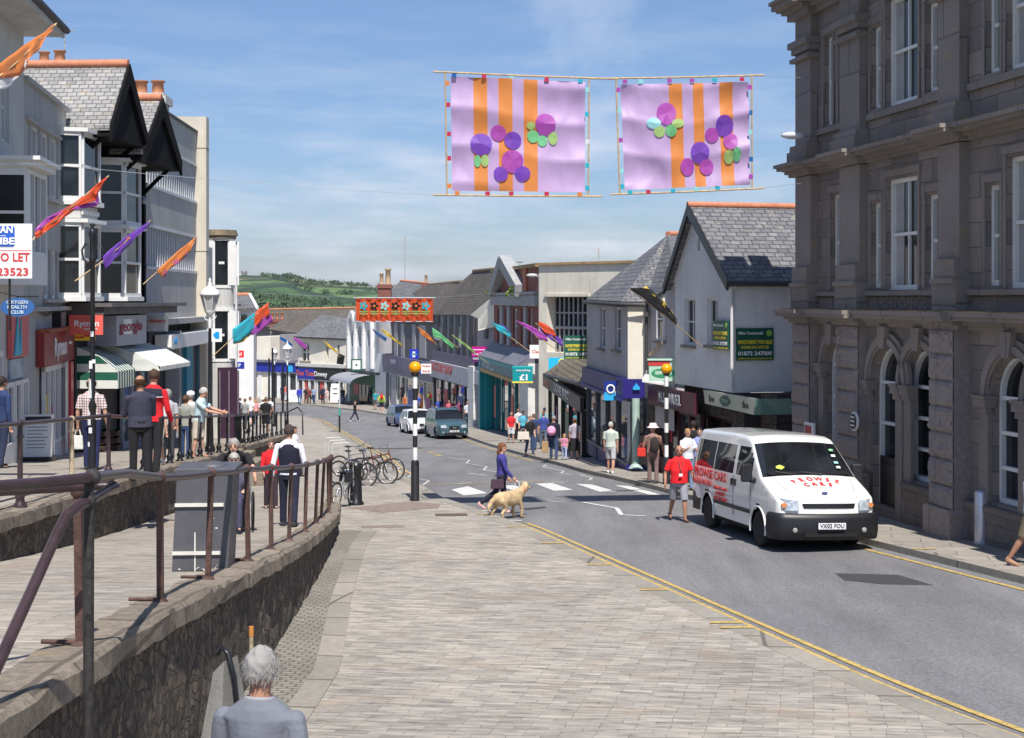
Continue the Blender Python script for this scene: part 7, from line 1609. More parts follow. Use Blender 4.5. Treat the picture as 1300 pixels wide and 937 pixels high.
for s_ in (-1, 1):
    b = MB(); X0, X1 = .575, .90
    for k in range(5):
        a0, a1 = X0+(X1-X0)*k/5, X0+(X1-X0)*(k+1)/5; f0 = lambda a: (s_*a, cv(a)-.05+max(0, (a-.8))*1.3, 0)
        p, q = f0(a0), f0(a1); zt = lambda a: .925+.04*(a-X0)/(X1-X0); zb2 = lambda a: .75
        qd = [(p[0], p[1], zb2(a0)), (q[0], q[1], zb2(a1)), (q[0], q[1]+.03, zt(a1)), (p[0], p[1]+.03, zt(a0))]; b.add(qd if s_ > 0 else qd[::-1], [(0, 1, 2, 3)])
    b.build('headlight', LENS, R_)
    b = MB(); b.prism([(s_*.83+.05*cos(t), .84+.045*sin(t)) for t in [2*pi*i/10 for i in range(10)]], cv(.83)-.04, cv(.83)+.05); b.build('indicator', M('indicator_amber', (.6, .22, .08), .2), R_)
    MB().ball((s_*.66, -2.62 if False else cv(.66)-.09, .40), .05, 10, (1, .5, 1)).build('fog_lamp', M('fog_glass', (.3, .3, .28), .15), R_)
    b = MB(); b.hexa([V(p) for p in ((s_*1.0, -1.32, 1.16), (s_*1.22, -1.34, 1.16), (s_*1.22, -1.22, 1.16), (s_*1.0, -1.20, 1.16))] if s_ > 0 else [V(p) for p in ((-1.22, -1.34, 1.16), (-1.0, -1.32, 1.16), (-1.0, -1.20, 1.16), (-1.22, -1.22, 1.16))], [V(p) for p in ((s_*1.0, -1.28, 1.50), (s_*1.2, -1.30, 1.50), (s_*1.2, -1.2, 1.5), (s_*1.0, -1.18, 1.5))] if s_ > 0 else [V(p) for p in ((-1.2, -1.30, 1.50), (-1.0, -1.28, 1.50), (-1.0, -1.18, 1.5), (-1.2, -1.2, 1.5))])
    b.box(min(s_*.9, s_*1.05), max(s_*.9, s_*1.05), -1.36, -1.2, 1.14, 1.24); o = b.build('door_mirror', PLS, R_); md = o.modifiers.new('b', 'BEVEL'); md.width = .03; md.segments = 3
    
    for yy in (-.14,):
        MB().box(min(s_*.97, s_*.982), max(s_*.97, s_*.982), yy-.003, yy+.003, .42, 1.19).build('door_seam', PLS, R_)
    for yy in (-.26, -.06): MB().box(min(s_*.965, s_*1.0), max(s_*.965, s_*1.0), yy-.03, yy+.03, 1.0, 1.13).build('door_handle', PLS, R_)
    MB().box(min(s_*.97, s_*.995), max(s_*.97, s_*.995), -1.05, 1.0, .55, .62).build('rubbing_strip', PLS, R_)
    MB().box(min(s_*.93, s_*.968), max(s_*.93, s_*.968), 1.85, 2.42, .3, .66).build('rear_corner', PLS, R_)
MB().box(-.26, .26, cv(0)-.125, cv(0)-.108, .43, .54).build('number_plate', M('plate_white', (.75, .75, .78), .4), R_); text('VX02 FOU', 0, cv(0)-.128, .485, .105, BLKT, R_, w=.46, bold=.015)
b = MB()
for k in range(9):
    x0, x1 = -.80+1.6*k/9, -.80+1.6*(k+1)/9; b.add([(x0, -1.60, 1.30+.02), (x1, -1.60, 1.32), (x1, -1.50, 1.375), (x0, -1.50, 1.375)], [(0, 1, 2, 3)])
b.build('scuttle', PLS, R_)
for s_ in (-1, 1): MB().tube([(s_*.60, -2.38, .975), (s_*.66, -2.1, 1.10), (s_*.76, -1.66, 1.262)], .004, 4).build('bonnet_seam', PLS, R_); MB().tube([(s_*.985, -1.12, .45), (s_*.99, -1.12, .8), (s_*.968, -1.12, 1.18)], .004, 4).build('door_seam', PLS, R_)
MB().box(-.5, .5, cv(.25)-.075, cv(.25)+.02, .29, .37).build('lower_grille', M('underbody_black'), R_)
MB().tube([(-.35, -1.62, 1.335), (-.65, -1.55, 1.37)], .012, 5).tube([(.25, -1.64, 1.335), (-.15, -1.56, 1.365)], .012, 5).build('wiper', PLS, R_)
MB().prism([(.06*cos(t), .03*sin(t)) for t in [2*pi*i/14 for i in range(14)]], 0, .01, 'xy').build('badge', pmat('badge_blue', (.05, .08, .2)), R_); o = bpy.data.objects['badge']; o.location = (0, -2.33, 1.045); o.rotation_euler = (radians(28), 0, 0)
def arc_text(word, cx_, y0, z0, R0, size, span, tilt):
    me = MB(); n = len(word)
    for i, ch in enumerate(word):
        a = -span/2+span*i/(n-1); x = R0*sin(a); y = -R0*(1-cos(a)); m = text_mesh(ch, size, None, .025, .003); m.transform(Matrix.Scale(1.35, 4, (0, 1, 0)))
        zz = lambda yy: z0+(yy)*tan(tilt)
        m.transform(Matrix.Translation((cx_+x, y0+y*cos(tilt), z0+y*sin(tilt)+.048-.03*(x/.6)**2)) @ Matrix.Rotation(tilt, 4, 'X') @ Matrix.Rotation(-a, 4, 'Z')); m.materials.append(REDT); o = bpy.data.objects.new('lettering', m); col.objects.link(o); o.parent = R_
arc_text('PROWSE', .02, -1.78, 1.207, 1.1, .15, .78, radians(22)); arc_text('CARS', .02, -1.98, 1.133, 1.3, .14, .36, radians(21))
RS = Matrix.Rotation(-pi/2, 4, 'Z')
for t_, yy, zz, sz_, w_2 in (('PROWSE CARS', 1.24, 1.09, .25, 2.0), ('01736 471703', 1.70, .90, .15, 1.1), ('PRIVATE HIRE', .58, .86, .10, .8), ('LICENSED', .58, .76, .10, .55), ('ANY DISTANCE', .58, .66, .10, .8)):
    text(t_, 0, 0, 0, sz_, REDT, R_, w=w_2, rot=RS, bold=.02); o = col.objects[-1] if False else bpy.context.scene.collection.objects[-1]; o.location = (-(1.0 if zz < 1 else .992), yy, zz)
for k, (z, c_, y) in enumerate(((1.72, (.2, .5, .25), -1.02), (1.62, (.7, .72, .7), -1.13), (1.5, (.3, .55, .6), -1.27), (1.42, (.6, .6, .6), -1.38))):
    MB().box(.60, .68, -.005, .005, -.03, .03).build('permit_sticker', pmat('sticker%d' % k, c_), R_); o = bpy.context.scene.collection.objects[-1]; o.location = (0, y-.075, z+.025); o.rotation_euler = (radians(-52), 0, 0)
MB().prism([(-.1, 0), (.0, -.04), (.08, .03), (.0, .09), (-.09, .05)], -.004, .004).build('yellow_note', pmat('note_lime', (.5, .7, .1)), R_); o = bpy.context.scene.collection.objects[-1]; o.location = (-.5, -1.455, 1.43); o.rotation_euler = (radians(-52), 0, 0)

def car(kind, px, py, psi, L_, Wd, H_, paint, label, plate, hood=.62, sedan=False, anchor='r'):
    """px, py: ground contact of the front wheel nearest the pavement"""
    yf, yr = -L_/2, L_/2; h = H_
    S = dict(top=[(yf, h*.40), (yf+.08, h*.47), (yf+.35, h*.53), (yf+L_*.24, h*hood), (yf+L_*.25, h*hood+.01), (yf+L_*.40, h*.93), (yf+L_*.46, h*.985), (yf+L_*.6, h), (yr-.55, h*.97), (yr-.25, h*.88), (yr-.08, h*.62), (yr, h*.5)],
        side=[(.2, .93), (.35, .98), (h*.4, 1), (h*.55, .97), (h*.65, .93), (h*.85, .80), (h, .73)], rows=[.22, .3, .38, .46, h*.34, h*.4, h*.46, h*.53, h*.58, h*.62, h*.66, h*.72, h*.78, h*.84, h*.9, h*.95],
        plan=[(yf, .80), (yf+.12, .92), (yf+.4, .98), (yf+1, 1), (yr-.5, 1), (yr, .93)], W=Wd, R=.33 if h > 1.6 else .30, wheels=(yf+.82, yr-.78), wins=[(yf+L_*.36, yf+L_*.56), (yf+L_*.59, yf+L_*.77), (yf+L_*.79, yr-.45)], belt=h*.61, wtop=h*.93, screen=(yf+L_*.25, yf+L_*.40), rear=(yr-.4, yr), bulge=.12, crown=.03)
    S['rows'] = sorted(S['rows']); q = G(px, py); f_ = V((sin(psi), -cos(psi), 0)); lat = V((cos(psi), sin(psi), 0))
    c = V((q.x, q.y, 0))-f_*(L_/2-.82)-lat*(Wd/2-.12); c.z = road_z(c.x, c.y)
    r, W, secs, cuts = vehicle(kind, label, c, psi, radians(-3.2), 0, S, paint, 'car')
    fy = lambda x: yf-.12*(1-(x/(W*.8))**2)
    for s_ in (-1, 1):
        x0, x1 = sorted((s_*W*.48, s_*W*.80)); b = MB()
        b.hexa([V((x0, fy(abs(x0))-.02+.0, h*.37)), V((x1, fy(abs(x1))-.02, h*.37)), V((x1, yf+.2, h*.37)), V((x0, yf+.2, h*.37))], [V((x0, fy(abs(x0))+.05, h*.46)), V((x1, fy(abs(x1))+.06, h*.47)), V((x1, yf+.3, h*.47)), V((x0, yf+.3, h*.46))]); b.build('headlight', LENS, r)
        MB().ball((s_*(W+.07), yf+L_*.30, h*.64), .1, 10, (.9, .6, .75)).build('door_mirror', paint, r); MB().ball((s_*W*.66, yf-.03, h*.22), .06, 8, (1, .5, 1)).build('fog_lamp', LENS, r)
    MB().box(-W*.30, W*.30, yf-.2, yf, h*.33, h*.43).build('grille', PLS, r); MB().box(-W*.62, W*.62, yf-.15, yf+.05, h*.12, h*.20).build('air_intake', PLS, r); MB().box(-.1, .1, yf-.215, yf-.2, h*.355, h*.40).build('badge', CHR, r)
    MB().box(-.26, .26, yf-.19, yf-.165, h*.235, h*.295).build('number_plate', M('plate_white'), r); text(plate, 0, yf-.195, h*.265, .085, BLKT, r, w=.42)
    return r
car('parked_suv', 590, 556.5, radians(14), 4.55, 1.84, 1.72, carpaint('teal_blue_paint', (.035, .085, .105)), 'dark teal four wheel drive car first in the parked row', 'WK05 EFL')
car('parked_hatchback', 549, 550, radians(15), 3.9, 1.72, 1.50, carpaint('white_car_paint', (.75, .76, .77)), 'small white hatchback parked between the two blue cars', 'WA56 ORD')
car('parked_car', 530, 541.5, radians(17), 4.2, 1.74, 1.52, carpaint('slate_blue_paint', (.05, .09, .20)), 'dark blue car last in the parked row, farthest down the street', 'WJ03 KPN')
o = bpy.data.objects['parked_suv']
for s_ in (-1, 1): MB().tube([(s_*.60, -.6, 1.72), (s_*.60, -.45, 1.78), (s_*.60, 1.3, 1.77), (s_*.60, 1.5, 1.70)], .02, 6).build('roof_rail', CHR, o)
q = G(497, 518.5, pave_z); r = root('motorcycle', q, radians(60), 'black motorcycle with yellow panel parked beside the pedestrians in bright vests', 'motorcycle')
for x in (-.68, .68): MB().tube([(x+.3*cos(t), 0, .31+.3*sin(t)) for t in [2*pi*k/20 for k in range(20)]], .05, 8, close=True).cyl((x, -.03, .31), (x, .03, .31), .12, n=10).build('wheel', TYR, r)
MB().tube([(.68, 0, .31), (.45, 0, .95)], .035, 6).tube([(-.68, 0, .31), (-.1, 0, .4), (.3, 0, .45)], .04, 6).box(-.15, .3, -.14, .14, .3, .6).build('frame', PLS, r)
MB().ball((.15, 0, .82), .22, 12, (1.2, .7, .7)).build('tank', pmat('motorbike_yellow', (.6, .45, .03)), r); MB().ball((-.35, 0, .82), .25, 12, (1.4, .55, .35)).build('saddle', BLKT, r); MB().tube([(.42, -.34, 1.02), (.48, 0, 1.0), (.42, .34, 1.02)], .018, 6).ball((.56, 0, .85), .12, 10).build('handlebar', PLS, r)
SK = {'l': (.62, .36, .26), 'm': (.52, .28, .19), 't': (.38, .19, .12), 'b': (.28, .14, .09)}
def skinm(k): return M('skin_'+k, SK[k], .55, .06, 12)
def clothm(c, key=None): key = key or 'cloth_%02d_%02d_%02d' % tuple(int(v*99) for v in c); return M(key, c, .9, .12, 7, bump=.25, bscale=22)
def limb(b, p, q, r0, r1, n=9): b.cyl(p, q, r0, r1, n, caps=False).ball(p, r0, n).ball(q, r1, n)
def remesh(o, vs, it=2):
    m = o.modifiers.new('remesh', 'REMESH'); m.mode = 'VOXEL'; m.voxel_size = vs; m.use_smooth_shade = True
    s_ = o.modifiers.new('smooth', 'SMOOTH'); s_.factor = .5; s_.iterations = it
def loft(b, rings, n=14):
    """rings: (centre, rx, ry)"""
    vs = [V(c)+V((rx*cos(2*pi*k/n), ry*sin(2*pi*k/n), 0)) for c, rx, ry in rings for k in range(n)]
    b.add(vs, [(i*n+k, i*n+(k+1) % n, (i+1)*n+(k+1) % n, (i+1)*n+k) for i in range(len(rings)-1) for k in range(n)], True)
    b.add(vs[:n], [list(range(n))[::-1]]); b.add(vs[-n:], [list(range(n))])
px_s = 0.
def person(loc, H, yaw, label, top, bot, skin='m', hair=(.05, .03, .02), hs='short', legs=(12, 8, -12, 15), arms=((8, 8, 20), (-6, 8, 15)), lean=0., turn=0., nod=0., fat=1., sleeve='short', lower='trousers', shoes=(.03, .03, .03), group=None, seat=None, fem=False, collar=None, hat=None, tuck=False, extra=None):
    """stands on loc, facing local -y; angles in degrees, forward positive; arms = (forward, out, elbow)"""
    global px_s; px_s += 1.37
    x, y, z = loc; s = H/1.75; vs = .0085 if y < 36 else (.014 if y < 60 else .022)
    r = root('person', (x, y, z), radians(yaw), label, 'person', group); b = MB()
    ln = radians(lean); zh = .92 if not seat else seat+.09
    R3 = Matrix.Rotation(ln, 4, 'X')
    def sp(px_, py_, h):       # h above the hip
        q = R3 @ V((px_, py_, h)); return V((q.x, q.y, q.z))
    sw = (.175 if fem else .19)*(1+.25*(fat-1)); hip = .092
    J = {}
    for side, sx, ang, kn in (('L', 1, legs[0], legs[1]), ('R', -1, legs[2], legs[3])):
        a = radians(ang); k = radians(ang-kn); h = V((sx*hip, 0, 0)); kne = h+V((sx*.01, -sin(a)*.43, -cos(a)*.43)); ank = kne+V((sx*.005, -sin(k)*.41, -cos(k)*.41))
        J['hip'+side], J['kn'+side], J['an'+side] = h, kne, ank
    low = min(J['anL'].z, J['anR'].z)-.075
    off = V((0, 0, -low)) if seat is None else V((0, 0, zh)); T = lambda p: (V(p)+off)*s
    def tilt(side): a = legs[0]-legs[1] if side == 'L' else legs[2]-legs[3]; return radians(max(-50, min(25, a*.8)))
    for side, sx in (('L', 1), ('R', -1)):
        h, k_, a = J['hip'+side], J['kn'+side], J['an'+side]
        limb(b, T(h), T(k_), .085*s*(.5+.5*fat), .052*s); limb(b, T(k_), T(k_.lerp(a, .35)), .05*s, .056*s); limb(b, T(k_.lerp(a, .35)), T(a), .056*s, .034*s)
        ft = tilt(side); d = V((sx*.12, -cos(ft), sin(ft))); limb(b, T(a+V((0, .03, -.035))), T(a+d*.15+V((0, 0, -.045))), .034*s, .028*s)
    f = fat
    tors = [(0, 0, -.06, .13, .10), (0, 0, .03, .155, .11*f), (0, -.012*(f-1)*8, .14, (.135 if fem else .145)*f, .105*f), (0, -.01-.06*(f-1), .24, .15*f, .115*f), (0, 0, .38, .17, .12), (0, .01, .45, sw*.97, .105), (0, .01, .50, sw*.66, .09), (0, .01, .535, .08, .068)]
    loft(b, [(T(sp(a, c, h)), rx*s, ry*s) for a, c, h, rx, ry in tors])
    nk = sp(0, .01, .53); limb(b, T(sp(0, .015, .48)), T(sp(0, -.005, .61)), .062*s, .056*s)
    Rh = Matrix.Rotation(radians(turn), 4, 'Z') @ Matrix.Rotation(ln*.6+radians(nod), 4, 'X'); hc = sp(0, -.02, .678); hp = lambda a, c, h: T(hc)+(Rh @ V((a, c, h)))*s
    for (a, c, h, rr, sc) in ((0, .012, .02, .098, (.80, .98, 1.0)), (0, -.022, -.05, .068, (.86, .95, 1.0)), (0, -.035, -.088, .040, (1, .9, .7))): b.ball(hp(a, c, h), rr*s, 14, sc, Rh.to_3x3())
    b.cyl(hp(0, -.086, .012), hp(0, -.112, -.028), .010*s, .017*s, 7); b.ball(hp(0, -.106, -.028), .015*s, 7)
    for sx in (-1, 1): b.ball(hp(sx*.079, .008, -.008), .026*s, 8, (.4, .7, 1.15), Rh.to_3x3()); b.ball(hp(sx*.03, -.078, .022), .016*s, 6)
    hands = []
    for side, sx, (fw, out, el) in (('L', 1, arms[0]), ('R', -1, arms[1])):
        sh = sp(sx*sw, .01, .43); A = Matrix.Rotation(radians(-fw), 4, 'X') @ Matrix.Rotation(radians(-sx*out), 4, 'Y') if False else None
        fr, ou = radians(fw), radians(out)
        d1 = V((sx*sin(ou), -sin(fr)*cos(ou), -cos(fr)*cos(ou))); e_ = radians(fw+el); inn = -.25*sin(radians(max(el, 0)))
        d2 = V((sx*sin(ou)*.6+sx*inn, -sin(e_), -cos(e_))); d2.normalize()
        elb = sh+d1*.29; wr = elb+d2*.24; J['sh'+side], J['el'+side], J['wr'+side] = sh, elb, wr
        limb(b, T(sh), T(elb), .050*s, .038*s); limb(b, T(elb), T(elb.lerp(wr, .4)), .038*s, .038*s); limb(b, T(elb.lerp(wr, .4)), T(wr), .038*s, .026*s)
        u = V((0, 1, 0)).cross(d2); u = u.normalized() if u.length > .1 else V((1, 0, 0)); w_ = d2.cross(u).normalized(); pal = wr+d2*.055
        u2 = w_ if True else u      # finger spread runs front to back, thumb forward
        limb(b, T(wr), T(pal), .026*s, .030*s, 7); limb(b, T(pal-u2*.018), T(pal+u2*.018), .02*s, .02*s, 6)
        for k in range(4):
            o_ = (k-1.5)*.021; L1 = (.036, .04, .038, .03)[k]; p0 = wr+d2*.085+u2*o_; p1 = p0+d2*L1; cd = (d2*.7-u*sx*.7).normalized(); p2 = p1+cd*L1*.85; limb(b, T(p0), T(p1), .0098*s, .009*s, 5); limb(b, T(p1), T(p2), .009*s, .0075*s, 5)
        tp = wr+d2*.03+u2*(.03 if (u2.y < 0) else -.03); limb(b, T(tp), T(tp+(d2*.7+u2*(.7 if u2.y < 0 else -.7))*.055), .012*s, .009*s, 5)
        hands.append(T(wr+d2*.1))
    o = b.build('body', skinm(skin), r); remesh(o, vs)
    b = MB()
    for sx in (-1, 1): b.ball(hp(sx*.031, -.091, .018), .011*s, 8, (1.3, .5, .8), Rh.to_3x3())
    b.ball(hp(0, -.101, -.058), .011*s, 8, (2.1, .5, .45), Rh.to_3x3()); b.build('eyes_and_mouth', M('dark_eye', (.06, .025, .02), .3), o)
    b = MB()
    for sx in (-1, 1): b.ball(hp(sx*.032, -.093, .040), .01*s, 6, (2., .5, .4), Rh.to_3x3())
    if hs != 'bald': b.build('eyebrows', M('hair_%02d%02d' % (int(hair[0]*99), int(hair[2]*99)), hair, .8), o)
    hm = M('hair_%02d%02d' % (int(hair[0]*99), int(hair[2]*99)), hair, .9, .3, 14, bump=.35, bscale=30, spec=.2)
    if hs != 'none':
        b = MB(); n = 20; vsx = []; m = 14; tl = {'short': -.03, 'bald': -.025, 'long': -.07, 'curly': -.05, 'bun': -.04}[hs]; rr = .106*s*(1.1 if hs in ('curly', 'long') else 1.0)
        keep = lambda p: (p.z > .045*s or (p.y > -.01*s and p.z > tl*1.6*s) or (p.y > -.035*s and p.z > -.0)) if hs != 'bald' else (p.z < .035*s and p.z > -.055*s and p.y > -.015*s)
        pts = []
        for i in range(m+1):
            t = pi*i/m
            for k in range(n):
                a = 2*pi*k/n; d = V((sin(t)*cos(a)*.84, sin(t)*sin(a), cos(t)*1.02)); pts.append(d*rr*(1+(.16*noise.noise(d*(7 if hs == 'curly' else 4)+V((px_s, 0, 0)))))+V((0, .016*s, .022*s)))
        for i in range(m):
            for k in range(n):
                q = [i*n+k, (i+1)*n+k, (i+1)*n+(k+1) % n, i*n+(k+1) % n]; c = sum((pts[j] for j in q), V((0, 0, 0)))/4
                if keep(c): b.add([T(hc)+(Rh @ pts[j]) for j in q], [(0, 1, 2, 3)], True)
        if hs == 'long':
            for k in range(7): a = radians(20+k*23.3); b.tube([hp(.07*cos(a), .05+.03*sin(a), .02), hp(.085*cos(a), .075+.03*sin(a), -.09), hp(.075*cos(a), .07+.03*sin(a), -.2-.03*(k % 3))], [.035*s, .04*s, .018*s], 7)
        if hs == 'bun': b.ball(hp(0, .115, .03), .045*s, 10)
        h_ = b.build('hair', hm, o)
        if y < 36 and b.v:
            q = MB(); src = b.v; nn = 2200 if y < 12 else 420; up = Rh @ V((0, .35, -1)); c0 = T(hc)
            for _ in range(nn):
                p = V(src[random.randrange(len(src))])+V((random.gauss(0, .012), random.gauss(0, .012), random.gauss(0, .012)))*s; nr = (p-c0).normalized(); p = c0+nr*rr*random.uniform(1.0, 1.07)
                d = (up-nr*up.dot(nr)); d = (d.normalized()+V((random.gauss(0, .3), random.gauss(0, .3), random.gauss(0, .3)))).normalized()*random.uniform(.018, .04)*s; wv = nr.cross(d).normalized()*.0018*s; q.add([p-wv, p+wv, p+d+nr*.004*s], [(0, 1, 2)])
            q.build('hair_strands', hm, h_)
        if hs != 'bald': md = h_.modifiers.new('t', 'SOLIDIFY'); md.thickness = .01*s; md.offset = -1; remesh(h_, vs, 2)
    if hat:
        b = MB(); kind, c = hat
        if kind == 'sun': b.lathe([(.185, .0), (.15, .015), (.115, .03), (.108, .10), (.08, .125), (0, .13)], (0, 0, 0), 18)
        elif kind == 'cap': b.lathe([(.108, 0), (.11, .04), (.085, .09), (0, .115)], (0, 0, 0), 16).prism([(.07*cos(t)*1.2, -.1+.085*sin(t)) for t in [pi+pi*i/8 for i in range(9)]], 0, .012, 'xy')
        MT = Matrix.Translation(T(hc)+(Rh @ V((0, .01, .045)))*s) @ Rh @ Matrix.Scale(s, 4)
        b.v = [tuple(MT @ V(p)) for p in b.v]; b.build('hat', clothm(c), o)
    e = .014; b = MB(); z0 = -.04 if not tuck else .02
    tt = [t for t in tors if t[2] > z0-.05]; rings = [(T(sp(0, tt[0][1] if tuck else 0, z0)), (.165*(.4+.6*f)+e)*s, (.122*f+e)*s)]+[(T(sp(a, c, h)), (rx+e)*s, (ry+e)*s) for a, c, h, rx, ry in tors[2:7]]+[(T(sp(0, .01, .545)), .082*s, .076*s)]
    loft(b, rings, 16)
    for side in 'LR':
        sh, elb, wr = J['sh'+side], J['el'+side], J['wr'+side]
        if sleeve == 'none': continue
        limb(b, T(sh), T(sh.lerp(elb, .3)), .058*s, .056*s)
        if sleeve == 'short': b.cyl(T(sh.lerp(elb, .1)), T(sh.lerp(elb, .72)), .06*s, .063*s, 10)
        else: limb(b, T(sh), T(elb), .058*s, .048*s); limb(b, T(elb), T(elb.lerp(wr, .5)), .05*s, .044*s); b.cyl(T(elb.lerp(wr, .4)), T(elb.lerp(wr, .93)), .045*s, .036*s, 10)
    sh_ = b.build('shirt', clothm(*top) if isinstance(top[0], tuple) else clothm(top), r); remesh(sh_, vs, 1)
    b = MB()
    if lower in ('trousers', 'shorts', 'cropped'):
        loft(b, [(T((0, 0, -.12)), .15*s, .115*s), (T((0, 0, -.03)), (.16+.0)*s*(.6+.4*f), .125*s*f), (T(sp(0, 0, .07)), .158*s*(.6+.4*f), .12*s*f)], 14)
        for side, sx in (('L', 1), ('R', -1)):
            h, k_, a = J['hip'+side], J['kn'+side], J['an'+side]
            if lower == 'shorts': b.cyl(T(h+V((0, 0, .02))), T(h.lerp(k_, 1.0)), .098*s*(.5+.5*fat), .088*s, 11)
            else:
                q = a if lower == 'trousers' else k_.lerp(a, .6)
                limb(b, T(h), T(k_), .096*s*(.5+.5*fat), .068*s); limb(b, T(k_), T(k_.lerp(q, .5)), .068*s, .062*s); b.cyl(T(k_.lerp(q, .4)), T(k_.lerp(q, 1.0)+V((0, 0, -.01))), .063*s, .060*s, 11)
    else:
        k_ = (J['knL']+J['knR'])/2; L_ = .55 if lower == 'skirt' else .82
        loft(b, [(T(sp(0, 0, .1)), .145*s, .11*s), (T((0, 0, -.05)), .175*s, .13*s), (T((0, k_.y*.4, -L_*.6)), .2*s, .16*s), (T((0, k_.y*.6, -L_)), .22*s, .18*s)], 16)
    o2 = b.build(lower if lower != 'cropped' else 'trousers', clothm(bot), r); remesh(o2, vs, 1)
    for side, sx in (('L', 1), ('R', -1)):
        a = J['an'+side]; ft = tilt(side); d = V((sx*.12, -cos(ft), sin(ft))); b = MB(); limb(b, T(a+V((0, .035, -.045))), T(a+d*.15+V((0, 0, -.052))), .042*s, .034*s); 
        limb(b, T(a+V((0, .02, -.02))), T(a+V((0, .02, -.04))), .042*s, .042*s); q = b.build('shoe', clothm(shoes), r); remesh(q, max(vs, .012), 1)
    if collar: MB().tube([T(sp(.07*cos(t), .008+.06*sin(t), .535+.012*sin(t))) for t in [2*pi*i/14 for i in range(14)]], .014*s, 6, close=True).build('collar', clothm(collar), sh_)
    if extra: extra(r, T, sp, J, s, hp, sh_)
    r['_h'] = 0; del r['_h']
    return r, [r.matrix_basis @ h for h in hands]
def handbag(name, at, w, h, d, c, label, cat, kind='tote', rz=0.):
    r = root(name, at, rz, label, cat); m = clothm(c)
    b = MB(); b.hexa([V(p) for p in ((-w/2, -d/2, -h-.12), (w/2, -d/2, -h-.12), (w/2, d/2, -h-.12), (-w/2, d/2, -h-.12))], [V(p) for p in ((-w/2*.9, -d/3, -.12), (w/2*.9, -d/3, -.12), (w/2*.9, d/3, -.12), (-w/2*.9, d/3, -.12))]); o = b.build('bag_body', m, r); md = o.modifiers.new('b', 'BEVEL'); md.width = .02; md.segments = 2
    for yy in (-.02, .02): MB().tube([(-w*.25, yy, -.13), (-w*.15, yy*.5, -.02), (0, 0, .01), (w*.15, yy*.5, -.02), (w*.25, yy, -.13)], .008, 5).build('handle', m, r)
    return r
def at(px, D, zf): q = P(px, 0, D); return (q.x, D, zf(q.x, D))
def on(px, py, zf): q = G(px, py, zf); return (q.x, q.y, q.z)
tz = lambda x, y: terr_z(y)
GRYH = (.27, .255, .235); BRNH = (.07, .035, .018); DKH = (.02, .013, .01); BLND = (.38, .22, .09); NVY = (.012, .016, .05); BLKC = (.012, .012, .014); DEN = (.035, .06, .14)
mc = bpy.data.materials.new('checked_shirt'); nn_ = NB(mc); MATS['checked_shirt'] = mc; nn_.b.inputs['Roughness'].default_value = .9
ck = nn_.n('ShaderNodeTexBrick'); ck.offset = 0; ck.inputs['Scale'].default_value = 1; ck.inputs['Brick Width'].default_value = .05; ck.inputs['Row Height'].default_value = .05; ck.inputs['Mortar Size'].default_value = .007; ck.inputs['Color1'].default_value = (.74, .66, .62, 1); ck.inputs['Color2'].default_value = (.74, .66, .62, 1); ck.inputs['Mortar'].default_value = (.25, .12, .14, 1)
tcx = nn_.tex('Object', (1, 1, 1), (pi/2, 0, 0)); nn_.l(tcx, ck.inputs['Vector']); nn_.l(ck.outputs[0], nn_.b.inputs['Base Color'])
mp_ = bpy.data.materials.new('patterned_jacket'); nn_ = NB(mp_); MATS['patterned_jacket'] = mp_; nn_.b.inputs['Roughness'].default_value = .9
nn_.l(nn_.ramp(nn_.noise(nn_.tex('Object'), 14, 3, .7), [(.38, (.12, .06, .05)), (.5, (.40, .28, .22)), (.6, (.30, .05, .04)), (.7, (.45, .38, .33))]), nn_.b.inputs['Base Color'])
TG = 'shoppers on the upper terrace'; RG = 'shoppers on the right pavement'; FG_ = 'shoppers outside the far cream shops'
p, h = person(at(116, 26.6, tz), 1.78, 178, 'balding man in pink checked shirt and navy trousers walking away on the terrace', ((.7, .6, .6), 'checked_shirt'), (.015, .02, .075), 'm', BRNH, 'bald', legs=(8, 6, -4, 4), arms=((2, 12, 12), (4, 12, 12)), fat=1.08, tuck=True)
handbag('carrier_bag', h[0]+V((0, 0, .02)), .22, .26, .1, (.62, .62, .56), 'white carrier bag held by the man in the checked shirt', 'bag')
person(at(178, 23.2, tz), 1.76, 205, 'stout bald man in dark blue sweater and black trousers, hands in front', (.035, .035, .06), BLKC, 't', BRNH, 'bald', legs=(3, 2, -3, 2), arms=((22, 6, 75), (22, 6, 75)), fat=1.22, sleeve='long', turn=-25, nod=8, lower='trousers')
def redj(r, T, sp, J, s, hp, sh_):
    m = clothm((.012, .014, .03)); b = MB(); loft(b, [(T(sp(0, .012, .36)), .205*s, .15*s), (T(sp(0, .012, .46)), .20*s, .135*s), (T(sp(0, .012, .515)), .11*s, .09*s)]); b.build('dark_yoke', m, sh_)
    MB().tube([T(sp(.207*cos(t), .012+.152*sin(t), .36)) for t in [2*pi*i/20 for i in range(20)]], .007, 5, close=True).build('white_piping', clothm((.75, .75, .75)), sh_)
person(at(195, 24.6, tz), 1.88, 165, 'tall young man in red and black tracksuit jacket looking away', (.62, .012, .02), BLKC, 'm', (.06, .028, .015), 'short', legs=(4, 2, -6, 4), arms=((25, 8, 60), (8, 10, 25)), sleeve='long', turn=20, nod=5, extra=redj, collar=(.6, .012, .02))
person(at(213, 31, tz), 1.62, 190, 'woman in pale grey top and dark trousers half hidden by the red jacket', (.40, .40, .42), (.03, .03, .04), 'm', GRYH, 'curly', fem=True, legs=(14, 8, -12, 12), sleeve='short')
person(at(202, 29.5, tz), 1.55, 150, 'walker in white trainers behind the red jacket', (.5, .5, .5), (.55, .5, .45), 'l', BRNH, 'short', legs=(20, 6, -18, 10), shoes=(.75, .75, .75), lower='shorts')
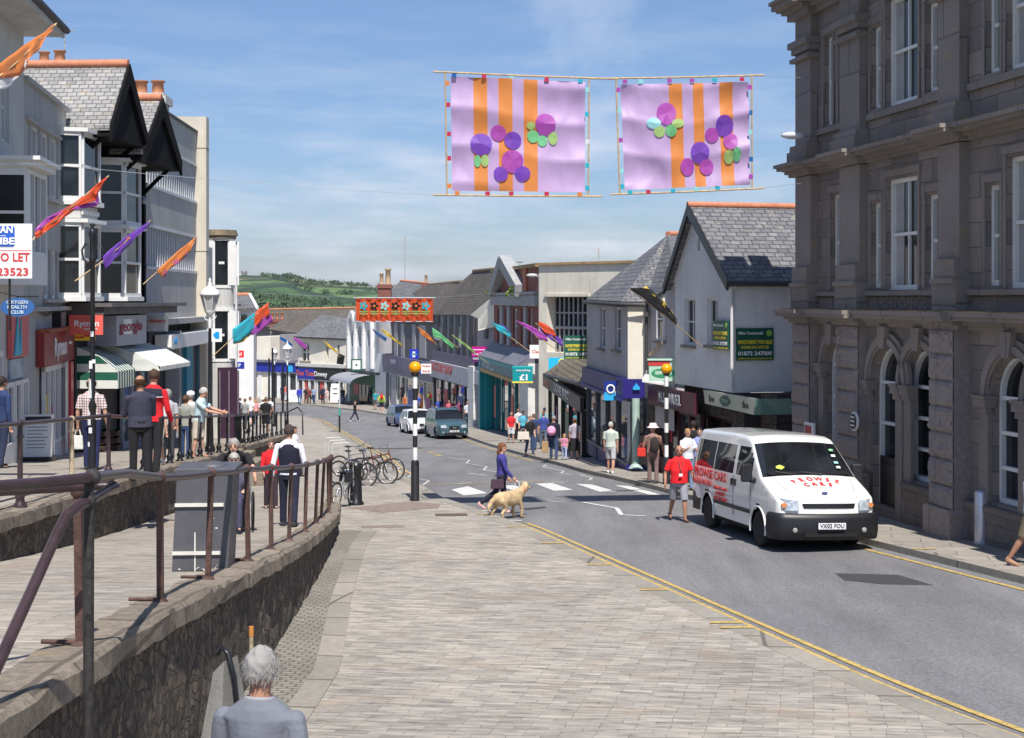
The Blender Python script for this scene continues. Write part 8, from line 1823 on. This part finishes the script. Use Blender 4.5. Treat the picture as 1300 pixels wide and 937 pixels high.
person(at(235.5, 33.3, tz), 1.50, 175, 'girl with brown bun in dull green top and jeans', (.28, .29, .25), (.03, .06, .16), 'm', (.10, .045, .02), 'bun', fem=True, legs=(5, 3, -5, 4), sleeve='short')
person(at(242, 34.6, tz), 1.60, 190, 'person in a white cap and pale top behind the man in blue polo shirt', (.55, .52, .5), (.4, .38, .34), 'l', GRYH, 'short', hat=('cap', (.78, .77, .75)), legs=(4, 3, -4, 4))
person(at(251.5, 33.3, tz), 1.70, 88, 'white-haired man in pale blue polo and beige shorts leaning on the terrace rail', (.42, .56, .60), (.52, .46, .38), 'm', (.42, .41, .39), 'short', legs=(6, 4, -4, 4), arms=((55, 4, 20), (50, 4, 28)), lean=10, nod=18, fat=1.12, lower='shorts', shoes=(.3, .14, .08), collar=(.6, .6, .3))
person(at(2, 27.5, tz), 1.82, 150, 'dark-haired man in blue jacket cut off by the left picture edge', (.02, .04, .12), (.02, .03, .07), 'm', DKH, 'short', legs=(6, 4, -6, 6), sleeve='long')
person(at(337.5, 61, tz), 1.66, 185, 'person in black shirt and black shorts by the far railing', BLKC, (.015, .015, .03), 't', (.06, .05, .045), 'short', legs=(5, 3, -5, 3), lower='shorts', fat=1.1)
for px, D, H, yaw, lab, top, bot, hair, hs, kw in (
 (311, 72, 1.62, 175, 'woman in grey printed T-shirt walking away on the far terrace', (.32, .33, .33), (.04, .04, .05), BRNH, 'short', dict(fem=True)),
 (301.5, 76, 1.74, 170, 'man in dark navy clothes near the plum shopfront', (.02, .03, .08), (.02, .03, .07), DKH, 'short', dict(sleeve='long')),
 (317.5, 84, 1.80, 180, 'man in white shirt and shorts walking away on the far terrace', (.72, .72, .72), (.05, .06, .1), BRNH, 'short', dict(lower='shorts')),
 (324.5, 88, 1.68, 180, 'blonde woman in pink top and black trousers on the far terrace', (.72, .30, .30), BLKC, BLND, 'long', dict(fem=True)),
 (334, 79, 1.70, 190, 'person in cream sun hat and white shirt beyond the railing', (.68, .66, .6), (.4, .36, .3), GRYH, 'short', dict(hat=('sun', (.75, .68, .5)))),
 (343, 92, 1.72, 160, 'man with dark backpack and white shirt beside the black posts', (.66, .66, .68), NVY, DKH, 'short', {}),
 (305, 92, 1.70, 178, 'distant man in white top left of the couple', (.6, .6, .6), NVY, BRNH, 'short', {})):
    person(at(px, D, tz), H, yaw, lab, top, bot, 'm', hair, hs, group=TG, **kw)
WCL = at(291, 22.6, lambda x, y: ramp_z(x, y)); wz = WCL[2]
p, h = person((WCL[0]-.02, 23.35, ramp_z(0, 23.35)), 1.74, 4, 'grey-haired man in black T-shirt bending forward to push a wheelchair', BLKC, (.05, .05, .06), 'm', (.32, .29, .27), 'short', legs=(10, 8, -18, 10), arms=((38, 26, 22), (38, 26, 22)), lean=38, nod=-22, fat=1.1)
def shades(r, T, sp, J, s, hp, sh_):
    b = MB(); [b.ball(hp(sx*.032, -.1, .018), .024*s, 8, (1.1, .4, .75)) for sx in (-1, 1)]; b.cyl(hp(-.03, -.1, .02), hp(.03, -.1, .02), .005, n=5); b.build('sunglasses', BLK, r)
person((WCL[0]+.06, 22.7, wz), 1.58, 8, 'old woman with curly grey hair and dark glasses sitting in a wheelchair', (.10, .09, .14), (.05, .05, .09), 'l', (.36, .34, .31), 'curly', legs=(86, 82, 84, 80), arms=((30, 10, 60), (30, 10, 60)), seat=.50, fem=True, sleeve='long', extra=shades)
r = root('wheelchair', (WCL[0]+.06, 22.7, wz), radians(8), 'black wheelchair with its rider facing up the ramp behind the cabinet', 'wheelchair')
for sx in (-.29, .29): MB().tube([(sx, .12+.30*cos(t), .31+.30*sin(t)) for t in [2*pi*k/24 for k in range(24)]], .018, 6, close=True).build('wheel', TYR, r); MB().tube([(sx*.8, -.45+.09*cos(t), .10+.09*sin(t)) for t in [2*pi*k/14 for k in range(14)]], .018, 6, close=True).build('front_wheel', TYR, r); MB().tube([(sx*.85, -.5, .12), (sx*.85, -.4, .48), (sx*.85, .2, .48), (sx*.85, .28, .95), (sx*.85, .4, .97)], .014, 6).build('frame', CHR, r)
MB().box(-.23, .23, -.3, .2, .46, .5).box(-.23, .23, .2, .24, .5, .92).build('seat', BLKT, r)
def waist(r, T, sp, J, s, hp, sh_):
    b = MB(); m = clothm((.010, .011, .028)); rings = [(T(sp(0, 0, .0)), .182*s, .14*s), (T(sp(0, -.005, .12)), .168*s, .135*s), (T(sp(0, 0, .24)), .18*s, .142*s), (T(sp(0, 0, .38)), .195*s, .145*s), (T(sp(0, .01, .46)), .165*s, .122*s), (T(sp(0, .01, .52)), .10*s, .088*s)]; loft(b, rings, 18); q = b.build('waistcoat', m, r); remesh(q, .01, 1)
person(at(367, 24.3, lambda x, y: ramp_z(x, y)), 1.78, 182, 'man in black waistcoat and white shirt walking away down the ramp', (.74, .74, .80), (.012, .014, .035), 'm', (.05, .035, .03), 'short', legs=(6, 3, -10, 14), arms=((-4, 14, 12), (4, 14, 14)), sleeve='long', extra=waist, collar=(.72, .72, .76))
person(at(344, 30.5, lambda x, y: ramp_z(x, y)), 1.52, 15, 'woman in bright red cardigan and dark trousers beside the waistcoated man', (.62, .015, .02), (.04, .025, .035), 'l', (.10, .07, .05), 'short', legs=(4, 3, -6, 5), arms=((5, 8, 30), (10, 8, 40)), sleeve='long', fem=True)
person(at(373.5, 45, pave_z), 1.66, 60, 'dark-haired woman in white top near the foot of the steps', (.66, .66, .68), BLKC, 'm', DKH, 'short', legs=(20, 10, -14, 10), fem=True)
person((-1.35, 7.6, EZ-3.62), 1.79, 170, 'grey-haired balding man seen from behind at the bottom of the picture', (.16, .17, .2), (.05, .05, .06), 't', (.30, .285, .27), 'short', legs=(4, 2, -4, 2), fat=1.1, collar=(.3, .3, .32), nod=8)
def lany(r, T, sp, J, s, hp, sh_):
    b = MB(); b.tube([T(sp(.07, -.06, .53)), T(sp(.05, -.155, .40)), T(sp(-.02, -.22, .2))], .008, 5).tube([T(sp(-.07, -.05, .53)), T(sp(-.03, -.155, .40)), T(sp(-.02, -.22, .2))], .008, 5); b.build('lanyard', BLKT, r); c = T(sp(-.02, -.225, .16)); MB().box(-.04, .04, -.006, .0, -.03, .03, Matrix.Translation(c)).build('badge', WHT, r)
person(on(862, 662, road_z), 1.72, 8, 'stocky bald man in red T-shirt and grey shorts crossing the road by the minibus', (.75, .012, .018), (.30, .30, .34), 't', DKH, 'none', legs=(12, 6, -20, 14), arms=((6, 20, 22), (-4, 22, 30)), fat=1.24, lower='shorts', extra=lany, turn=-8, shoes=(.06, .03, .03))
p, h = person(on(637, 652, road_z), 1.68, 95, 'long-haired girl in violet cardigan striding across the road with a dog', (.045, .04, .22), (.018, .016, .022), 'm', (.16, .06, .025), 'long', legs=(8, 4, -24, 34), arms=((10, 8, 20), (22, 8, 18)), sleeve='long', fem=True, shoes=(.62, .38, .36), turn=-20)
handbag('handbag', p.location+V((-.1, -.22, .95)), .32, .22, .12, (.06, .03, .05), 'dark handbag with pink pattern on the hip of the girl with the dog', 'bag')
handbag('carrier_bag', h[1]+V((.04, 0, .0)), .24, .24, .1, (.7, .72, .74), 'white carrier bag swinging in front of the girl above the dog', 'bag')
q = G(646, 659); r = root('dog', q, radians(136), 'golden long-haired dog walking beside the girl, head turned ahead', 'dog'); b = MB()
FUR = M('golden_fur', (.52, .37, .21), .9, .4, 5, bump=.9, bscale=38)
loft(b, [((0, 0, 0), 0.001, .001)][:0] or [((0, -.30, .47), .10, .05), ((0, -.30, .52), .02, .02)]); 
spine = [(.0, .38, .50, .10, .11), (0, .26, .47, .145, .165), (0, .1, .47, .15, .165), (0, -.08, .46, .155, .18), (0, -.24, .47, .145, .19), (0, -.36, .54, .10, .14), (0, -.45, .62, .085, .10)]
for (a, c) in zip(spine, spine[1:]):
    for t in (0, .33, .66): k = [u+(v-u)*t for u, v in zip(a, c)]; b.ball((k[0], k[1], k[2]), 1, 12, (k[3], .11, k[4]))
b.ball((0, -.52, .70), .10, 12, (.85, 1.05, .9)).ball((.0, -.64, .645), .05, 10, (.85, 1.5, .8)).ball((0, -.56, .63), .06, 10)
for sx in (-1, 1):
    b.ball((sx*.085, -.49, .665), .05, 8, (.35, .75, 1.35))
    fy = -.27+(.05 if sx > 0 else -.07); limb(b, V((sx*.085, -.26, .42)), V((sx*.085, fy, .2)), .055, .036); limb(b, V((sx*.085, fy, .2)), V((sx*.085, fy-.02*sx, .04)), .036, .03); b.ball((sx*.085, fy-.045, .03), .035, 8, (1, 1.5, .8))
    hy = .30+(.10 if sx > 0 else -.06); limb(b, V((sx*.09, .30, .42)), V((sx*.09, hy-.06, .28)), .085, .055); limb(b, V((sx*.09, hy-.06, .28)), V((sx*.09, hy+.07, .17)), .05, .03); limb(b, V((sx*.09, hy+.07, .17)), V((sx*.09, hy+.03, .035)), .03, .026); b.ball((sx*.09, hy-.01, .03), .034, 8, (1, 1.5, .8))
b.tube([(0, .40, .52), (.01, .52, .46), (.03, .60, .34), (.03, .62, .24)], [.05, .06, .055, .02], 8)
o = b.build('body', FUR, r); remesh(o, .014, 2)
b = MB(); b.ball((0, -.715, .655), .02, 8).ball((-.04, -.59, .70), .011, 6).ball((.04, -.59, .70), .011, 6); b.build('nose_and_eyes', BLKT, r); MB().tube([(.09*cos(t), -.43+.02*sin(t)*0, .60+.10*sin(t)) for t in [2*pi*i/14 for i in range(14)]], .012, 5, close=True).build('collar', M('collar_red', (.3, .03, .03)), r)
hq = r.matrix_basis @ V((0, -.43, .70)); rr_ = root('dog_lead', hq, 0, 'thin dark lead from the girl hand to the dog collar', 'lead'); MB().tube([(0, 0, 0), (V(h[1])-hq)*.5+V((0, 0, -.08)), V(h[1])-hq], .007, 5).build('strap', BLKT, rr_)
A2 = ((4, 6, 10), (-4, 6, 14))
for px, py, H, yaw, lab, top, bot, sk, hair, hs, kw in (
 (775.5, 601, 1.66, 165, 'old man in pale green polo shirt and grey shorts walking past the phone shop', (.50, .56, .50), (.42, .42, .44), 'm', (.45, .43, .4), 'short', dict(lower='shorts', shoes=(.7, .7, .72), fat=1.08, legs=(14, 6, -12, 10))),
 (729.5, 583, 1.60, 180, 'woman in pale lilac top and long black skirt outside the golden-roofed shop', (.42, .38, .45), BLKC, 'l', (.16, .08, .04), 'bun', dict(lower='skirt', fem=True)),
 (703, 583.5, 1.70, 176, 'person in black coat carrying a small pink backpack', (.02, .02, .025), DEN, 'm', GRYH, 'short', dict(fat=1.12, sleeve='long', legs=(10, 4, -10, 10))),
 (716.5, 584, 1.02, 178, 'small blonde girl in pink dress walking between two adults', (.62, .25, .38), (.35, .4, .6), 'l', BLND, 'long', dict(fem=True, legs=(12, 6, -12, 8))),
 (673, 577, 1.64, 20, 'woman in black top and jeans carrying a big cream shoulder bag', BLKC, DEN, 'l', (.18, .08, .04), 'short', dict(fem=True, legs=(10, 6, -12, 12))),
 (677.5, 571.5, 1.66, 170, 'person in dark blue directly behind the woman with the cream bag', (.03, .05, .14), DEN, 'm', BRNH, 'short', {}),
 (690, 570, 1.74, 185, 'man in blue polo shirt and grey trousers under the white pillar', (.05, .08, .30), (.12, .15, .22), 'm', BRNH, 'short', {}),
 (692, 560, 1.76, 185, 'man in dark cap and turquoise shirt behind the man in blue', (.10, .42, .55), (.12, .12, .15), 'm', DKH, 'short', dict(hat=('cap', (.02, .02, .05)))),
 (649, 562.5, 1.62, 15, 'woman in bright red waistcoat and pale shorts outside the pound shop', (.62, .02, .03), (.55, .58, .62), 'm', BRNH, 'short', dict(fem=True, lower='shorts')),
 (664, 562, 1.68, 10, 'person in turquoise top outside the teal shopfront', (.10, .42, .55), NVY, 'l', BRNH, 'short', dict(legs=(6, 3, -6, 3))),
 (658, 557.5, 1.70, 200, 'person in white shirt leaning by the teal shopfront', (.62, .6, .6), BLKC, 'm', BRNH, 'short', {}),
 (655, 552, 1.72, 160, 'far shopper in dark red top close to the pound shop door', (.30, .03, .05), NVY, 'm', DKH, 'short', {}),
 (593.5, 540, 1.70, 195, 'man in white shirt with dark backpack passing behind the teal car', (.6, .62, .68), DEN, 'm', DKH, 'short', dict(legs=(12, 6, -12, 10))),
 (583, 538, 1.70, 190, 'person in plum shirt behind the roof of the teal car', (.22, .05, .12), DEN, 'm', DKH, 'short', {}),
 (575.5, 535.5, 1.68, 10, 'grey-haired person in crimson behind the parked cars', (.6, .03, .10), DEN, 'l', GRYH, 'short', {}),
 (570, 536, 1.66, 350, 'woman in red and white top behind the parked cars', (.62, .12, .16), DEN, 'm', BRNH, 'short', dict(fem=True)),
 (557, 533, 1.72, 30, 'grey-haired man in royal blue shirt above the white hatchback', (.03, .08, .38), DEN, 'l', GRYH, 'short', {}),
 (532, 527, 1.74, 100, 'person in blue top left of the royal blue shirt, behind the beacon', (.03, .09, .42), NVY, 'm', (.14, .06, .03), 'short', {}),
 (514, 525, 1.64, 170, 'woman in rust orange dress behind the dark blue car', (.42, .12, .03), (.40, .11, .03), 'm', BLND, 'short', dict(lower='dress', fem=True, sleeve='none')),
 (484.5, 523.5, 1.74, 185, 'pedestrian in lime high-visibility top with a red rucksack', (.55, .80, .06), BLKC, 'm', DKH, 'short', dict(lower='shorts', sleeve='long', shoes=(.7, .7, .7), arms=((4, 14, 14), (0, 14, 12)))),
 (476.5, 520, 1.72, 165, 'pedestrian in teal shirt beside the lime high-visibility top', (.03, .30, .35), (.10, .10, .12), 'm', BRNH, 'short', dict(lower='shorts'))):
    kw.setdefault('arms', A2); kw.setdefault('legs', (6, 4, -7, 8)); person(on(px, py, pave_z), H, yaw, lab, top, bot, sk, hair, hs, group=RG, **kw)
def pack(px, py, D, w, h, c, label): q = P(px, py, D); r = root('backpack', q, 0, label, 'backpack'); o = MB().ball((0, 0, 0), 1, 12, (w/2, .10, h/2)).build('bag_body', clothm(c), r); MB().ball((0, -.09, -.05), .07, 8, (1, .4, .8)).build('pocket', clothm(c), r)
q = G(703, 583.5, pave_z); pack(700, 547, q.y-.26, .34, .38, (.75, .35, .55), 'small pink backpack on the person in the black coat'); q = G(484.5, 523.5, pave_z); pack(484.5, 504, q.y-.24, .3, .45, (.6, .03, .03), 'red rucksack on the lime high-visibility top')
q = G(673, 577, pave_z); handbag('shoulder_bag', V((q.x-.28, q.y-.2, q.z+1.08)), .50, .32, .16, (.62, .57, .48), 'big cream shoulder bag of the woman in black', 'bag'); q = G(703, 583.5, pave_z); handbag('shopping_bag', V((q.x-.33, q.y-.1, q.z+.82)), .26, .42, .16, (.36, .24, .12), 'brown shopping bag beside the black coat', 'bag')
p, h = person(on(829, 613.5, pave_z), 1.68, 172, 'person in pale sun hat and patterned jacket seen from behind by the right beacon', ((.30, .20, .17), 'patterned_jacket'), (.20, .13, .12), 'm', GRYH, 'none', hat=('sun', (.72, .60, .58)), legs=(3, 2, -5, 4), arms=((10, 16, 50), (4, 20, 30)), sleeve='long', fat=1.15)
q = p.location; r = root('rucksack', q+V((0.02, -.24, 1.1)), 0, 'dark oval rucksack on the patterned jacket', 'backpack'); MB().ball((0, 0, 0), 1, 14, (.13, .09, .24)).build('bag_body', clothm((.03, .022, .02)), r)
handbag('handbag', q+V((-.33, -.05, 1.12)), .24, .24, .12, (.6, .03, .02), 'red and yellow bag at the left hip of the sun hat wearer', 'bag')
person(at(873, 37.2, pave_z), 1.66, 20, 'blonde woman in white patterned T-shirt with folded arms behind the red T-shirt man', (.66, .68, .76), (.20, .26, .40), 'm', (.36, .20, .08), 'short', legs=(3, 2, -4, 3), arms=((28, 10, 85), (28, 10, 85)), fem=True, fat=1.05)
person(at(888, 37.8, pave_z), 1.66, 350, 'woman in lilac blue top partly hidden by the minibus rear', (.30, .33, .62), (.2, .22, .3), 'l', DKH, 'short', fem=True, legs=(3, 2, -4, 3), sleeve='short')
person(at(880, 39.8, pave_z), 1.78, 180, 'man in black in the shade of the maroon shop', BLKC, BLKC, 'b', DKH, 'short', legs=(3, 2, -4, 3), sleeve='long')
q = G(1291, 719, pave_z); person((q.x+.24, q.y, pave_z(q.x+.24, q.y)), 1.76, 60, 'person in white T-shirt and khaki shorts walking out of the right picture edge', (.72, .72, .8), (.16, .13, .08), 't', BRNH, 'short', legs=(14, 6, -16, 14), arms=((2, 10, 24), (6, 10, 24)), lower='shorts', shoes=(.35, .2, .12))
person(on(450.5, 535, road_z), 1.66, 100, 'woman in black top and navy wide trousers crossing the far road', BLKC, NVY, 'm', DKH, 'short', legs=(24, 6, -24, 14), arms=((40, 6, 60), (30, 6, 60)), shoes=(.6, .5, .45), fem=True)
for px, py, H, yaw, lab, top, bot, hair, kw in (
 (380, 511.5, 1.72, 180, 'man in vivid blue jacket and jeans outside the blue fascia shop', (.04, .05, .45), (.10, .18, .34), DKH, dict(sleeve='long', fat=1.15)),
 (388.5, 511.5, 1.70, 10, 'person in black top and brown trousers next to the vivid blue jacket', (.03, .02, .03), (.20, .07, .04), BRNH, {}),
 (392.5, 510, 1.66, 10, 'person in dark red half hidden between brown trousers and striped shirt', (.2, .04, .04), BLKC, BRNH, {}),
 (398.5, 511, 1.76, 350, 'man in pale striped blue shirt and navy jeans', (.25, .30, .42), (.05, .08, .2), (.3, .12, .05), dict(fat=1.15)),
 (410, 511.5, 1.78, 5, 'man in dark suit by the shop door', (.02, .025, .04), BLKC, GRYH, dict(sleeve='long')),
 (415, 511.5, 1.55, 200, 'woman in pale pink coat beside the dark suit', (.62, .46, .46), (.5, .42, .36), BLND, dict(sleeve='long', fem=True)),
 (435, 511, 1.66, 190, 'person in dark top at the right end of the black fascia', (.03, .03, .05), (.05, .08, .16), BLND, {}),
 (358.5, 505.5, 1.68, 190, 'blonde woman in navy outside the blue fascia shops', (.03, .04, .12), NVY, BLND, dict(fem=True)),
 (362.5, 506, 1.66, 170, 'person in red and white near the blonde woman in navy', (.5, .14, .12), (.5, .5, .5), BRNH, {})):
    q = P(px, 0, 137 if py > 508 else 142); person((q.x, q.y, pave_z(q.x, q.y)), H, yaw, lab, top, bot, 'm', hair, 'short', group=FG_, **kw)
def setup():
    w = bpy.data.worlds.new('World'); scene.world = w; w.use_nodes = True
    nt = w.node_tree; N = nt.nodes; L = nt.links; bg = N['Background']
    sky = N.new('ShaderNodeTexSky'); sky.sky_type = 'NISHITA'; sky.sun_disc = False
    az, el = radians(SUN_AZ), radians(SUN_EL)
    sky.sun_elevation = el
    sky.sun_rotation = az+pi     # sun stands behind the camera
    sky.air_density = 1.0; sky.dust_density = .3; sky.ozone_density = 2.5; sky.altitude = 30
    tc = N.new('ShaderNodeTexCoord'); sep = N.new('ShaderNodeSeparateXYZ'); L.new(tc.outputs['Generated'], sep.inputs[0])
    ad = N.new('ShaderNodeMath'); ad.operation = 'ADD'; ad.inputs[1].default_value = .09; L.new(sep.outputs[2], ad.inputs[0])
    dx = N.new('ShaderNodeMath'); dx.operation = 'DIVIDE'; L.new(sep.outputs[0], dx.inputs[0]); L.new(ad.outputs[0], dx.inputs[1])
    dy = N.new('ShaderNodeMath'); dy.operation = 'DIVIDE'; L.new(sep.outputs[1], dy.inputs[0]); L.new(ad.outputs[0], dy.inputs[1])
    cb = N.new('ShaderNodeCombineXYZ'); L.new(dx.outputs[0], cb.inputs[0]); L.new(dy.outputs[0], cb.inputs[1])
    mp = N.new('ShaderNodeMapping'); mp.inputs['Scale'].default_value = (1.0, .42, 1); mp.inputs['Location'].default_value = (3.1, 1.7, 0)
    L.new(cb.outputs[0], mp.inputs[0])
    n1 = N.new('ShaderNodeTexNoise'); n1.inputs['Scale'].default_value = 1.1; n1.inputs['Detail'].default_value = 9; n1.inputs['Roughness'].default_value = .55; n1.inputs['Distortion'].default_value = .4
    L.new(mp.outputs[0], n1.inputs[0])
    r = N.new('ShaderNodeValToRGB'); r.color_ramp.elements[0].position = .50; r.color_ramp.elements[1].position = .78
    r.color_ramp.elements[0].color = (0, 0, 0, 1); r.color_ramp.elements[1].color = (.62,)*3+(1,)
    L.new(n1.outputs['Fac'], r.inputs[0])
    mp2 = N.new('ShaderNodeMapping'); mp2.inputs['Scale'].default_value = (5, 5, 30); mp2.inputs['Location'].default_value = (1.4, .5, .3); L.new(tc.outputs['Generated'], mp2.inputs[0])
    n2 = N.new('ShaderNodeTexNoise'); n2.inputs['Scale'].default_value = 1.5; n2.inputs['Detail'].default_value = 8; n2.inputs['Roughness'].default_value = .6; L.new(mp2.outputs[0], n2.inputs[0])
    r2 = N.new('ShaderNodeValToRGB'); r2.color_ramp.elements[0].position = .45; r2.color_ramp.elements[1].position = .72
    r2.color_ramp.elements[0].color = (0, 0, 0, 1); r2.color_ramp.elements[1].color = (.6,)*3+(1,); L.new(n2.outputs['Fac'], r2.inputs[0])
    mr = N.new('ShaderNodeMapRange'); mr.inputs[1].default_value = .24; mr.inputs[2].default_value = .02; L.new(sep.outputs[2], mr.inputs[0])
    m0 = N.new('ShaderNodeMath'); m0.operation = 'MULTIPLY'; L.new(r2.outputs[0], m0.inputs[0]); L.new(mr.outputs[0], m0.inputs[1])
    mx = N.new('ShaderNodeMath'); mx.operation = 'ADD'; mx.use_clamp = True; L.new(r.outputs[0], mx.inputs[0]); L.new(m0.outputs[0], mx.inputs[1])
    hs = N.new('ShaderNodeHueSaturation'); hs.inputs['Saturation'].default_value = SKY_SAT; hs.inputs['Value'].default_value = SKY_VAL; L.new(sky.outputs[0], hs.inputs['Color'])
    mix = N.new('ShaderNodeMixRGB'); mix.inputs[2].default_value = CLOUD+(1,)
    L.new(mx.outputs[0], mix.inputs[0]); el_ = N.new('ShaderNodeMapRange'); el_.inputs[1].default_value = .0; el_.inputs[2].default_value = .28; L.new(sep.outputs[2], el_.inputs[0])
    gr = N.new('ShaderNodeValToRGB'); gr.color_ramp.elements[0].color = HORIZ+(1,); gr.color_ramp.elements[1].color = ZEN+(1,); L.new(el_.outputs[0], gr.inputs[0])
    tn = N.new('ShaderNodeMixRGB'); tn.blend_type = 'MULTIPLY'; tn.inputs[0].default_value = 1; L.new(hs.outputs[0], tn.inputs[1]); L.new(gr.outputs[0], tn.inputs[2])
    L.new(tn.outputs[0], mix.inputs[1]); L.new(mix.outputs[0], bg.inputs[0])
    bg.inputs[1].default_value = SKY_STR
    s = bpy.data.lights.new('sun', 'SUN'); s.energy = SUN_STR; s.angle = radians(.5); s.color = (1, .955, .89)
    so = bpy.data.objects.new('sun', s); col.objects.link(so)
    d = V((sin(az)*cos(el), cos(az)*cos(el), -sin(el)))
    so.rotation_euler = d.to_track_quat('-Z', 'Y').to_euler()
    cam = bpy.data.cameras.new('camera'); co = bpy.data.objects.new('camera', cam); col.objects.link(co)
    cam.sensor_width = 36; cam.lens = 36*FL/1300; cam.shift_y = -(468.5-HY)/1300; cam.clip_end = 12000; cam.clip_start = .3
    co.location = (0, 0, EZ); co.rotation_euler = (pi/2, 0, 0); scene.camera = co
    vs = scene.view_settings; vs.view_transform = 'Standard'; vs.look = 'None'; vs.exposure = EXPO; vs.gamma = 1
    scene.cycles.max_bounces = 6; scene.cycles.diffuse_bounces = 3; scene.cycles.glossy_bounces = 3; scene.cycles.transmission_bounces = 4
    scene.cycles.use_denoising = True
    try: scene.cycles.denoiser = 'OPENIMAGEDENOISE'
    except Exception: pass
SUN_AZ, SUN_EL, SUN_STR = -9.5, 57, 5.0
HORIZ, ZEN = (.60, .66, .86), (.90, .98, 1.12)
SKY_STR, SKY_SAT, SKY_VAL, CLOUD, EXPO = .09, 1.0, 1.0, (7.4, 7.7, 8.6), .34
HAZE = 3.5e-5
setup()
hb = MB().box(-4000, 4000, -60, 6500, -130, 110); hm_ = bpy.data.materials.new('haze'); hm_.use_nodes = True; nt_ = hm_.node_tree; nt_.nodes.remove(nt_.nodes['Principled BSDF'])
pv_ = nt_.nodes.new('ShaderNodeVolumePrincipled'); pv_.inputs['Color'].default_value = (.72, .82, 1, 1); pv_.inputs['Density'].default_value = HAZE; pv_.inputs['Anisotropy'].default_value = .3
nt_.links.new(pv_.outputs[0], nt_.nodes['Material Output'].inputs['Volume']); tag(hb.build('haze', hm_), kind='stuff')
